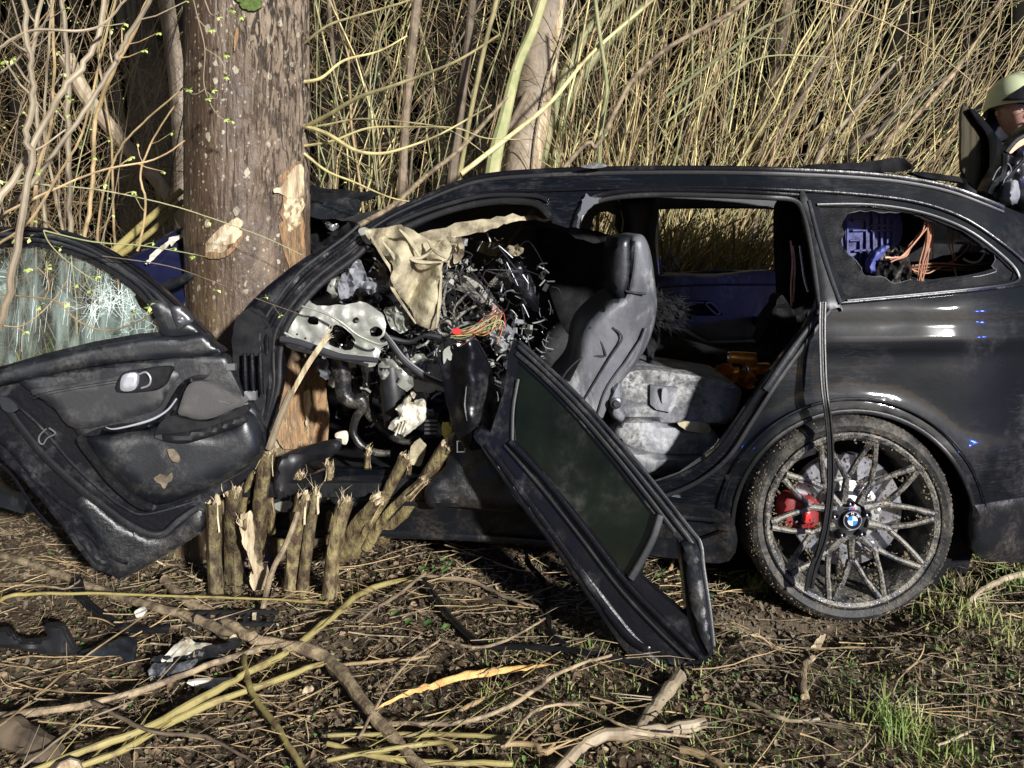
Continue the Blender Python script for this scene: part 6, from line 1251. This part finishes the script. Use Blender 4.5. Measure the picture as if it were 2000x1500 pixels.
# ---- rear door, hanging torn and twisted with its corner on the ground
yr = lambda x, y: 2.74-.335*min(max(((x-900)*.6+(y-700)*.8)/770, -.1), 1.05)
rd = panel('rear_door', [(1000, 672), (1014, 668), (1060, 712), (1130, 780), (1200, 858), (1262, 932), (1345, 1036), (1366, 1062), (1372, 1110), (1384, 1190), (1394, 1255), (1392, 1278), (1368, 1302), (1320, 1318), (1272, 1312), (1228, 1285), (1150, 1172), (1080, 1070), (1000, 965), (940, 875), (924, 852), (940, 838), (958, 845), (985, 760), (992, 700)], M['paint_gloss'], car, yr,
            holes=[[(1012, 704), (1060, 748), (1130, 820), (1200, 905), (1262, 985), (1284, 1012), (1258, 1080), (1226, 1128), (1150, 1030), (1070, 930), (1006, 862), (1000, 800), (1005, 740)], [(1298, 1022), (1326, 1056), (1334, 1120), (1342, 1205), (1300, 1170), (1252, 1128), (1268, 1075)]], thick=.05, step=11, smooth_out=False, crump=.002, sharp=30)
panel('door_glass', [(1008, 700), (1060, 744), (1130, 816), (1200, 901), (1262, 981), (1288, 1012), (1260, 1084), (1226, 1134), (1150, 1034), (1070, 934), (1002, 864), (996, 800), (1001, 740)], M['dark_glass'], rd, lambda x, y: yr(x, y)+.012, thick=.006, step=16, smooth_out=False)
def rrail(name, pts, off, r, m_, flat=.6, **kw): return rail(name, pts, off, r, m_, flat=flat, yf=yr, par=rd, **kw)
rrail('frame_rib', [(1012, 676), (1060, 720), (1130, 790), (1200, 870), (1262, 945), (1340, 1045), (1356, 1070)], .010, .007, 'grey_plastic')
rrail('frame_rib', [(1008, 690), (1060, 735), (1130, 806), (1200, 888), (1262, 966), (1318, 1040)], .006, .008, 'rubber')
rrail('frame_edge', [(1014, 667), (1060, 708), (1130, 774), (1200, 852), (1262, 925), (1345, 1030), (1368, 1062), (1374, 1110), (1386, 1190), (1394, 1262)], .004, .007, 'grey_plastic')
rrail('window_divider', [(1290, 1006), (1276, 1050), (1250, 1100), (1232, 1130)], .008, .013, 'black_plastic')
rrail('window_divider', [(1012, 740), (1002, 800), (1000, 868)], .006, .006, 'black_plastic')
rrail('waist_moulding', [(996, 862), (1060, 930), (1140, 1030), (1225, 1140), (1300, 1218), (1372, 1288)], .014, .009, 'paint_gloss')
rrail('waist_moulding', [(985, 870), (1050, 944), (1130, 1045), (1210, 1150), (1290, 1236), (1350, 1292)], .010, .005, 'rubber')
rrail('body_crease', [(950, 868), (1020, 962), (1100, 1070), (1170, 1170), (1225, 1240)], .014, .010, 'paint_gloss')
hd = rrail('door_handle', [(1180, 1190), (1208, 1222), (1236, 1252), (1262, 1268), (1266, 1262)], .02, [.004, .012, .012, .008], 'paint_gloss')
panel('lower_skin', [(940, 856), (1000, 930), (1090, 1050), (1180, 1165), (1240, 1240), (1300, 1300), (1270, 1306), (1228, 1280), (1150, 1168), (1080, 1066), (1000, 960), (942, 876)], M['paint_dirty'], rd, lambda x, y: yr(x, y)-.006, thick=.02, step=10, infl=.006, iw=8)
panel('rear_door_end', [(1330, 1060), (1362, 1066), (1370, 1110), (1382, 1190), (1392, 1262), (1384, 1282), (1362, 1240), (1345, 1180), (1336, 1110)], M['paint_dirty'], rd, lambda x, y: yr(x, y)-.012, thick=.03, step=9, infl=.012, iw=9)
# grey sticky film lying under the door window
# ---- hanging seal over the wheel
ys = lambda x, y: 2.66 if y > 700 else 2.72
hs_pts = [(1607, 590), (1606, 640), (1607, 700), (1610, 760), (1618, 820), (1622, 880), (1622, 950), (1616, 1010), (1606, 1060), (1590, 1110), (1582, 1148)]
hsl = ptube(hs_pts, lambda x, y: 2.70-.07*min(1, max(0, (y-590)/200)), [.010, .012, .012, .014, .012], 10, 6, flat=.5).build('hanging_seal', M['rubber'], car)
for o_ in (-5, 5): ptube([(p[0]+o_*(1 if i < 9 else .5), p[1]) for i, p in enumerate(hs_pts)], lambda x, y: 2.692-.07*min(1, max(0, (y-590)/200)), .0035, 6, 6).build('seal_lip', M['rubber'], hsl)
ptube([(1592, 1090), (1580, 1120), (1574, 1155)], 2.62, [.008, .006], 8, 4, flat=.5).build('seal_end', M['rubber'], hsl)
# ---- rear wheel
WX, WZ = P(1664, 1016, 2.70)[0], P(1664, 1016, 2.70)[2]; WY = 2.70; Rt = .345
WX = P(1664, 1016, WY)[0]
def trd(r, a, j): return r+(.0035 if (int(a*38) % 2 == 0 and j in (5, 6, 7)) else 0)
m_ = MB(); m_.lathe((WX, WY, WZ), [(.292, .006), (.296, -.004), (.305, -.008), (.315, -.012), (.328, -.004), (.340, .014), (Rt, .03), (Rt, .08), (Rt-.006, .083), (Rt-.006, .088), (Rt, .091), (Rt, .14), (Rt-.006, .143), (Rt-.006, .148), (Rt, .151), (Rt, .21), (.335, .235), (.30, .24)], 240, rad=trd)
wh = empty('rear_wheel', (WX, WY, WZ)); wh.parent = car; wh.location = Vector((WX, WY, WZ))-WL[car]
ty = m_.build('tyre', M['tyre'], wh)
for k in range(72):       # shoulder blocks
    pass
sbk = MB()
for k in range(120):
    a = 2*math.pi*k/120; c = Vector((WX+(Rt-.012)*math.cos(a), WY+.018, WZ+(Rt-.012)*math.sin(a))); sbk.box(c, (.010, .026, .009), Matrix.Rotation(-a, 3, 'Y'))
0 and sbk.build('tread_blocks', M['tyre'], wh, smooth=False, kind='stuff')
m_ = MB(); m_.lathe((WX, WY, WZ), [(.290, .012), (.290, -.004), (.284, -.008), (.272, -.004), (.262, .01), (.256, .03), (.25, .08), (.245, .2)], 120); m_.build('rim', M['rim'], wh)
Rr_ = .268
def wp(r, deg, o=0): a = math.radians(90-deg); return (WX+r*math.cos(a), WY+o, WZ+r*math.sin(a))
tips = [15+36*k for k in range(10)]
for k, tdeg in enumerate(tips):
    for s in (-1, 1):
        node = wp(.140, tdeg+s*15.5, .022); tip = wp(Rr_, tdeg+s*1.6, -.001); midp = wp(.20, tdeg+s*8, .008)
        MB().tube([node, midp, tip], [.0105, .0088, .0115], 8, flat=1.1).build('spoke', M['rim'], wh)
for k in range(10):
    nd = tips[k]+18; hub = (round((nd-33)/72)*72+33); side = nd-hub
    MB().tube([wp(.140, nd-2.5, .022), wp(.140, nd+2.5, .022)], .0115, 8).build('spoke_node', M['rim'], wh)
    MB().tube([wp(.142, nd, .022), wp(.100, nd-side*.12, .024), wp(.055, hub+side*.45, .018)], [.011, .012, .016], 8, flat=1.1).build('spoke', M['rim'], wh)
m_ = MB(); m_.lathe((WX, WY+.01, WZ), [(.0005, .002), (.03, .002), (.038, .0), (.048, .006), (.075, .014), (.082, .03), (.078, .09)], 48); m_.build('hub', M['nut'], wh)
for k in range(5):
    c = wp(.056, 33+36+72*k, -.002); m_ = MB(); m_.lathe(c, [(.0005, .006), (.006, .004), (.0065, -.004), (.0095, -.006), (.013, .002), (.014, .014)], 14); m_.build('wheel_bolt', M['nut'], wh)
ec = (WX, WY-.004, WZ)
em = empty('emblem', ec); em.parent = wh; em.location = Vector(ec)-WL[wh]
m_ = MB(); m_.lathe(ec, [(.0002, .0), (.0285, .0), (.031, .003), (.031, .014)], 40); m_.build('emblem_base', M['logo_k'], wh)
m_ = MB(); m_.tube([(WX+.0290*math.cos(a), WY-.0045, WZ+.0290*math.sin(a)) for a in np.linspace(0, 6.2832, 41)], .0016, 6); m_.build('emblem_ring', M['chrome'], wh)
for q in range(4):
    m_ = MB(); a0 = q*math.pi/2; vs = [(WX, WY-.0055, WZ)]+[(WX+.0165*math.cos(a0+math.pi/2*i/10), WY-.0055, WZ+.0165*math.sin(a0+math.pi/2*i/10)) for i in range(11)]
    m_.add(vs, [(0, i, i+1) for i in range(1, 11)][::1]); m_.build('emblem_quadrant', M['logo_b'] if q in (1, 3) else M['logo_w'], wh, smooth=False)
bpy.data.objects.remove(em)
for ch, dg_ in (('B', -48), ('M', 0), ('W', 48)):
    cu = bpy.data.curves.new('letter', 'FONT'); cu.body = ch; cu.size = .0125; cu.align_x = 'CENTER'; cu.align_y = 'CENTER'; cu.extrude = .0004
    to = bpy.data.objects.new('tmp', cu); COL.objects.link(to); bpy.context.view_layer.update()
    me = bpy.data.meshes.new_from_object(to); bpy.data.objects.remove(to); me.materials.clear(); me.materials.append(M['logo_w'])
    o = bpy.data.objects.new('letter', me); COL.objects.link(o); o.parent = wh; a = math.radians(90-dg_)
    o.location = Vector((WX+.0228*math.cos(a), WY-.0056, WZ+.0228*math.sin(a)))-WL[wh]; o.rotation_euler = (math.pi/2, math.radians(dg_), 0)
def slash(x0, c_):
    m_ = MB(); 
    for i in range(1): m_.add([(WX+x0, WY-.0052, WZ+.036), (WX+x0+.004, WY-.0052, WZ+.036), (WX+x0+.007, WY-.0052, WZ+.042), (WX+x0+.003, WY-.0052, WZ+.042)], [(0, 1, 2, 3)])
    m_.build('stripe', c_, wh, smooth=False)
slash(-.013, M['logo_b']); slash(-.007, mat('stripe_violet', (.2, .05, .35), .4)); slash(-.001, M['redplug'])
cu = bpy.data.curves.new('letter', 'FONT'); cu.body = 'M'; cu.size = .010; cu.extrude = .0004; cu.align_x = 'CENTER'
to = bpy.data.objects.new('tmp', cu); COL.objects.link(to); bpy.context.view_layer.update(); me = bpy.data.meshes.new_from_object(to); bpy.data.objects.remove(to); me.materials.clear(); me.materials.append(M['logo_w'])
o = bpy.data.objects.new('letter', me); COL.objects.link(o); o.parent = wh; o.location = Vector((WX+.011, WY-.0056, WZ+.0355))-WL[wh]; o.rotation_euler = (math.pi/2, 0, 0)
# brake disc with holes, hat, caliper
DX, DZ = WX+.012, WZ+.008
m_ = MB(); m_.lathe((DX, WY+.075, DZ), [(.105, .0), (.187, .0), (.19, .004), (.19, .03), (.105, .03)], 90); dk = m_.build('brake_disc', M['disc'], wh)
m_ = MB(); m_.lathe((DX, WY+.055, DZ), [(.0005, 0), (.095, 0), (.105, .004), (.106, .02)], 48); m_.build('disc_hat', M['bare_metal'], wh)
hl = MB()
for k in range(30):
    for j, r in enumerate((.125, .148, .172)):
        a = 2*math.pi*(k+j*.33)/30
        if (k+j) % 2: hl.lathe((DX+r*math.cos(a), WY+.0735, DZ+r*math.sin(a)), [(.0002, 0), (.0028, 0), (.0028, .002)], 8)
hl.build('disc_drillings', M['soot'], dk, kind='stuff')
cal = panel('brake_caliper', [(1526, 1000), (1531, 976), (1550, 968), (1585, 972), (1598, 982), (1598, 1024), (1586, 1038), (1558, 1040), (1534, 1034), (1527, 1018)], M['red'], wh, WY+.045, thick=.06, step=7, infl=.022, iw=13)
panel('caliper_pad', [(1548, 1000), (1576, 996), (1580, 1020), (1556, 1024)], M['soot'], cal, WY+.022, thick=.02, step=6, infl=.004, iw=5)
panel('caliper_face', [(1568, 1002), (1583, 1000), (1582, 1018), (1568, 1020)], M['redplug'], cal, WY+.018, thick=.02, step=6, infl=.004, iw=5)
panel('backing_plate', [(1668+205*math.cos(a), 1020-200*math.sin(a)) for a in np.linspace(0, 2*math.pi, 24)[:-1]], M['soot'], wh, WY+.16, thick=.02, step=30)
for pts in ([(1690, 950), (1720, 930), (1740, 940)], [(1740, 985), (1755, 1000), (1770, 990)]): pass
# mud and straw stuck to the wheel
md = MB(); ms = MB()
for k in range(420):
    r = random.choice([random.uniform(.255, .30), random.uniform(.09, .26)]); dg_ = random.uniform(0, 360)
    if r < .255: dg_ = random.choice(tips)+random.gauss(0, 1)*(1-(r-.09)/.17)*9
    c = Vector(wp(r, dg_, -.004+.0)); R_ = Matrix.Rotation(random.uniform(0, 3), 3, 'Y'); s = random.uniform(.0015, .0055)
    md.box(c+Vector((0, .006, 0)), (s*1.6, s*.8, s), R_)
    if k % 2: 
        a = random.uniform(0, 6.28); l = random.uniform(.006, .02); ms.tube([c, c+Vector((math.cos(a)*l*.5, -.006, math.sin(a)*l*.5)), c+Vector((math.cos(a)*l, -.002, math.sin(a)*l))], .0007, 3)
md.build('caked_mud', M['mudclump'], wh, smooth=False, kind='stuff'); ms.build('caught_straw', M['drygrass'], wh, kind='stuff')
tm = MB()
for k in range(900):
    a = random.uniform(0, 6.28); r = random.uniform(.298, .345); s = random.uniform(.0015, .0042)
    if math.sin(a) > .5 and random.random() < .5: continue
    tm.box((WX+r*math.cos(a), WY-.006+max(0, r-.325)*1.2, WZ+r*math.sin(a)), (s*1.5, s*.8, s), Matrix.Rotation(random.uniform(0, 3), 3, 'Y'))
tm.build('caked_mud', M['mudclump'], wh, smooth=False, kind='stuff')
for (x, y, s_) in ((1716, 998, 9), (1695, 970, 7), (1703, 1062, 9), (1632, 1068, 8), (1655, 950, 7)):
    m_ = MB(); m_.lathe(P(x, y, WY+.05), [(.0003, -.004), (s_*.0011, -.002), (s_*.0014, .006)], 10); m_.build('hub_spot', M['alu'], wh)
# ---- boot: panels tinted as if blue lit and bare copper looms behind the quarter glass
bw = panel('boot_liner', [(1630, 400), (1700, 402), (1745, 408), (1760, 425), (1762, 460), (1745, 490), (1715, 500), (1700, 525), (1690, 560), (1630, 560)], M['blue_lit_plastic'], car, 3.06, thick=.03, step=10, crump=.006, smooth_out=True)
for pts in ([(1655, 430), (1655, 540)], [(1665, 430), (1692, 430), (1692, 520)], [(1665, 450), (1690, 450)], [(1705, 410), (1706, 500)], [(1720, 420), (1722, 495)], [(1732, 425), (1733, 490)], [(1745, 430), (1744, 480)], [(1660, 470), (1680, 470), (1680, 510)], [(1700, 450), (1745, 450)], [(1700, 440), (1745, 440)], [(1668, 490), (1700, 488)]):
    ptube(pts, 3.050, .005, 6, 1).build('liner_rib', M['blue_lit_plastic'], bw)
panel('melted_duct', [(1700, 520), (1712, 500), (1735, 484), (1760, 482), (1775, 500), (1780, 540), (1760, 560), (1720, 560), (1705, 545)], M['hose'], car, 2.99, thick=.08, step=6, infl=.02, iw=10, rough=3, crump=.03, cs=12)
panel('melted_duct', [(1696, 530), (1700, 505), (1715, 488), (1735, 480), (1730, 492), (1712, 512), (1708, 530)], M['blue_lit_plastic'], car, 2.96, thick=.03, step=6, rough=2, infl=.01, iw=6)
for k in range(15):
    ptube([(1808+random.uniform(-2, 18), 432), (1795+random.uniform(-2, 8), 455), (1778+random.uniform(-4, 4), 480), (1765+random.uniform(-5, 5), 500), (1740+random.uniform(-15, 5), 506+random.uniform(-4, 6))], 2.96+random.uniform(-.04, .03), .0026, 5, 4).build('copper_wire', M['copper'], car)
for k in range(9):
    x = 1818+random.uniform(-6, 6); ptube([(x, 432), (x-3+random.uniform(-3, 3), 470), (x-14+random.uniform(-5, 5), 520), (x-20+random.uniform(-8, 8), 556)], 2.95+random.uniform(-.03, .04), .0024, 5, 4).build('copper_wire', M['copper'], car)
for k in range(8):
    ptube([(1755+random.uniform(-5, 8), 512), (1770+random.uniform(-4, 4), 530), (1776+random.uniform(-6, 6), 552)], 3.02+random.uniform(-.03, .03), .003, 5, 4).build('copper_wire', M['copper'], car)
for pts in ([(1852, 440), (1854, 480), (1862, 505)], [(1862, 440), (1860, 480), (1868, 510)], [(1866, 446), (1876, 468)], [(1898, 468), (1885, 490), (1860, 510), (1830, 525), (1810, 534), (1785, 528), (1775, 520)], [(1905, 470), (1895, 492)], [(1822, 460), (1822, 505)], [(1862, 512), (1868, 540)]):
    ptube(pts, 3.03, .0026, 6, 4).build('copper_wire', M['copper'], car)
ptube([(1882, 505), (1895, 512), (1912, 510), (1926, 492)], 2.98, .004, 6, 4).build('pale_cable', M['white'], car)
MB().box(P(1871, 470, 3.03), (.03, .01, .008)).build('white_plug', M['white'], car)
for k in range(9):
    ptube([(1775, 520+k*2), (1830, 514+k*2), (1890, 518+k*1.5), (1945, 513+k*1.2)], 3.02+.004*k, .003, 5, 3).build('burnt_cable', M['hose' if k % 3 else 'copper'], car)
panel('burnt_shelf', [(1770, 515), (1830, 508), (1880, 495), (1935, 498), (1950, 515), (1900, 535), (1800, 545)], M['soot'], car, 3.2, thick=.05, step=9, rough=2, crump=.03)
panel('far_boot_wall', [(1745, 400), (1960, 420), (2000, 580), (1700, 580)], M['soot'], car, 3.9, thick=.03, step=20, smooth_out=False)
# ---- C pillar inner with hanging bits, belt
panel('inner_pillar', [(1520, 400), (1556, 398), (1575, 450), (1588, 540), (1590, 590), (1560, 640), (1530, 620), (1522, 540)], M['soot'], car, 3.28, thick=.05, step=10, crump=.02, cs=20)
for pts, mk in (([(1544, 470), (1548, 510), (1545, 560), (1546, 598)], 'copper'), ([(1548, 480), (1552, 520), (1549, 590)], 'copper'), ([(1562, 480), (1570, 540), (1578, 570)], 'alu')):
    ptube(pts, 2.99, .0035, 6, 4).build('hanging_wire', M[mk], car)
panel('burnt_trim', [(1500, 620), (1525, 580), (1545, 600), (1560, 640), (1530, 690), (1505, 700), (1488, 660)], M['soot'], car, 3.2, thick=.1, step=9, rough=4, crump=.05, cs=20)
# ---- tailgate, raised, and torn parts at the right edge
tg = panel('tailgate', [(1880, 208), (1895, 214), (1935, 250), (1958, 290), (1950, 330), (1935, 372), (1905, 368), (1880, 330), (1878, 260)], mat('sooty_spoiler', (.055, .045, .025), .5, 0, col2=(.015, .013, .01), sc=5, c_lo=.4, c_hi=.65, stretch=(5, 5, .6), bump=(30, .3, .006)), car, lambda x, y: 3.35+(x-1880)*.003, thick=.02, step=8, rough=.8)
panel('tailgate_edge', [(1895, 212), (1912, 222), (1945, 262), (1964, 300), (1950, 322), (1940, 360), (1925, 372), (1932, 330), (1930, 270), (1905, 230)], M['paint_gloss'], tg, lambda x, y: 3.28+(x-1880)*.003, thick=.03, step=7, infl=.01, iw=6)
panel('torn_tailgate_frame', [(1966, 300), (1985, 268), (2010, 245), (2080, 220), (2080, 470), (2000, 440), (1960, 400), (1925, 380), (1935, 350), (1950, 325)], M['paint_gloss'], car, lambda x, y: 3.22, thick=.06, step=9, infl=.02, iw=14, crump=.03, cs=26)
for pts, mk, r in (([(1965, 298), (1985, 275), (2010, 262), (2040, 250)], 'black_plastic', .012), ([(1938, 352), (1950, 330), (1968, 320), (1975, 335), (1962, 350), (1958, 366)], 'alu', .0025), ([(2000, 312), (1980, 335), (1962, 362), (1955, 385)], 'rubber', .008), ([(1962, 300), (1958, 340), (1940, 360), (1930, 378)], 'paint_gloss', .012)):
    ptube(pts, 3.17, r, 8, 4).build('tailgate_bracket', M[mk], car)
panel('ashy_lump', [(1970, 360), (1985, 352), (1992, 375), (1982, 400), (1968, 392)], M['ashseat'], car, 3.14, thick=.05, step=6, rough=2, crump=.02, infl=.01, iw=8)
panel('ashy_lump', [(1998, 372), (2016, 366), (2020, 410), (2004, 408)], M['ashseat'], car, 3.14, thick=.05, step=6, rough=2, crump=.02, infl=.01, iw=8)
panel('brown_trim', [(1972, 290), (1990, 272), (2020, 262), (2010, 276), (1990, 288), (1974, 300)], M['copper'], car, 3.16, thick=.01, step=6)
for pts in ([(1620, 326), (1660, 318), (1700, 316), (1750, 308), (1768, 312), (1785, 330), (1740, 336), (1660, 332)], [(1560, 326), (1600, 320), (1640, 324), (1650, 330), (1590, 330)], [(1780, 336), (1850, 342), (1890, 350), (1880, 356), (1820, 348)]):
    panel('roof_debris', pts, M['soot'], car, 3.25, thick=.05, step=8, rough=2, crump=.03)
panel('grey_leaf', [(1135, 326), (1150, 321), (1175, 319), (1185, 325), (1160, 329)], M['l_dummy'] if 'l_dummy' in M else M['ashseat'], car, 3.02, thick=.006, step=5)
panel('scraped_metal', [(1140, 386), (1150, 380), (1166, 388), (1175, 386), (1160, 400), (1140, 420), (1128, 436), (1132, 410)], M['alu'], car, lambda x, y: yb(x, y)-.024, thick=.004, step=6, rough=3)
# ---- crumpled bonnet and far wing beyond the tree
panel('crumpled_bonnet', [(592, 362), (640, 368), (700, 374), (738, 372), (742, 380), (715, 392), (690, 400), (700, 410), (680, 424), (640, 428), (598, 432), (560, 440), (520, 400)], M['soot'], car, lambda x, y: 3.65+(430-y)*.004, thick=.02, step=9, rough=2.5, crump=.05, cs=30)
panel('crumpled_bonnet', [(595, 405), (640, 392), (690, 388), (704, 398), (690, 420), (640, 428), (596, 420)], M['grey_plastic'], car, lambda x, y: 3.52+(430-y)*.003, thick=.02, step=9, rough=2, crump=.04, cs=30)
panel('crumpled_bonnet', [(596, 362), (640, 372), (650, 376), (600, 376)], M['paint_gloss'], car, 3.5, thick=.01, step=7)
panel('engine_bay', [(590, 430), (650, 430), (700, 438), (680, 470), (640, 500), (596, 510)], M['soot'], car, 3.7, thick=.05, step=9, rough=3, crump=.06, cs=16)
panel('torn_bulkhead', [(630, 432), (650, 436), (664, 442), (650, 448), (638, 444)], M['alu'], car, 3.6, thick=.01, step=5, rough=3, crump=.02, cs=6)
panel('far_wing', [(240, 520), (290, 480), (330, 455), (372, 440), (420, 450), (420, 600), (360, 640), (320, 580)], mat('blue_black_wing', (.008, .009, .03), .18, 0, bump=(4, .3, .02), spots=((.3, .3, .4), 14, .10)), car, lambda x, y: 3.35+(600-y)*.001, thick=.04, step=10, infl=.03, iw=24, crump=.02)
panel('paint_scrape', [(298, 495), (320, 476), (345, 458), (362, 450), (360, 462), (335, 476), (315, 492), (296, 510), (288, 520), (285, 512)], M['white'], car, lambda x, y: 3.28+(600-y)*.001, thick=.006, step=6, rough=4)
panel('wing_edge', [(300, 560), (368, 532), (372, 545), (310, 575)], M['grey_plastic'], car, 3.25, thick=.02, step=7, infl=.006, iw=6)
# ---- cans and glass bottle lying on the rear seat: things of their own
CY = 3.45
def can(px, py, ang, lb, m_c):
    c = Vector(P(px, py, CY)); r = .028; L_ = .12; R_ = Matrix.Rotation(ang, 3, 'Z')
    par = empty('drink_can', c, lb, 'can'); m1 = MB(); 
    def cyl(mb_, prof, seg=24):
        vs = [];
        for k in range(seg):
            a = 2*math.pi*k/seg
            for (rr, o_) in prof: vs.append(c+R_ @ Vector((o_, rr*math.cos(a), rr*math.sin(a))))
        m = len(prof); mb_.add(vs, [(k*m+j, k*m+j+1, ((k+1) % seg)*m+j+1, ((k+1) % seg)*m+j) for k in range(seg) for j in range(m-1)])
    cyl(m1, [(r*.86, -L_/2+.008), (r, -L_/2+.016), (r, L_/2-.012), (r*.9, L_/2)]); m1.build('can_body', m_c, par)
    m2 = MB(); cyl(m2, [(.0005, -L_/2+.004), (r*.72, -L_/2+.004), (r*.78, -L_/2-.001), (r*.86, -L_/2+.001), (r*.86, -L_/2+.008)]); m2.build('can_end', M['alu'], par)
can(1450, 700, -.35, 'orange drink can with a bare silver end lying on the burnt rear bench', M['can_o'])
can(1478, 722, .4, 'smaller silver and orange can behind the seat edge', M['can_o'])
panel('burnt_wrapper', [(1395, 730), (1405, 716), (1430, 712), (1445, 722), (1470, 730), (1480, 745), (1460, 760), (1430, 752), (1400, 750)], M['can_o'], None, 3.4, thick=.02, step=7, rough=4, crump=.05, cs=12, label='crumpled orange wrapper below the drink cans', cat='wrapper')
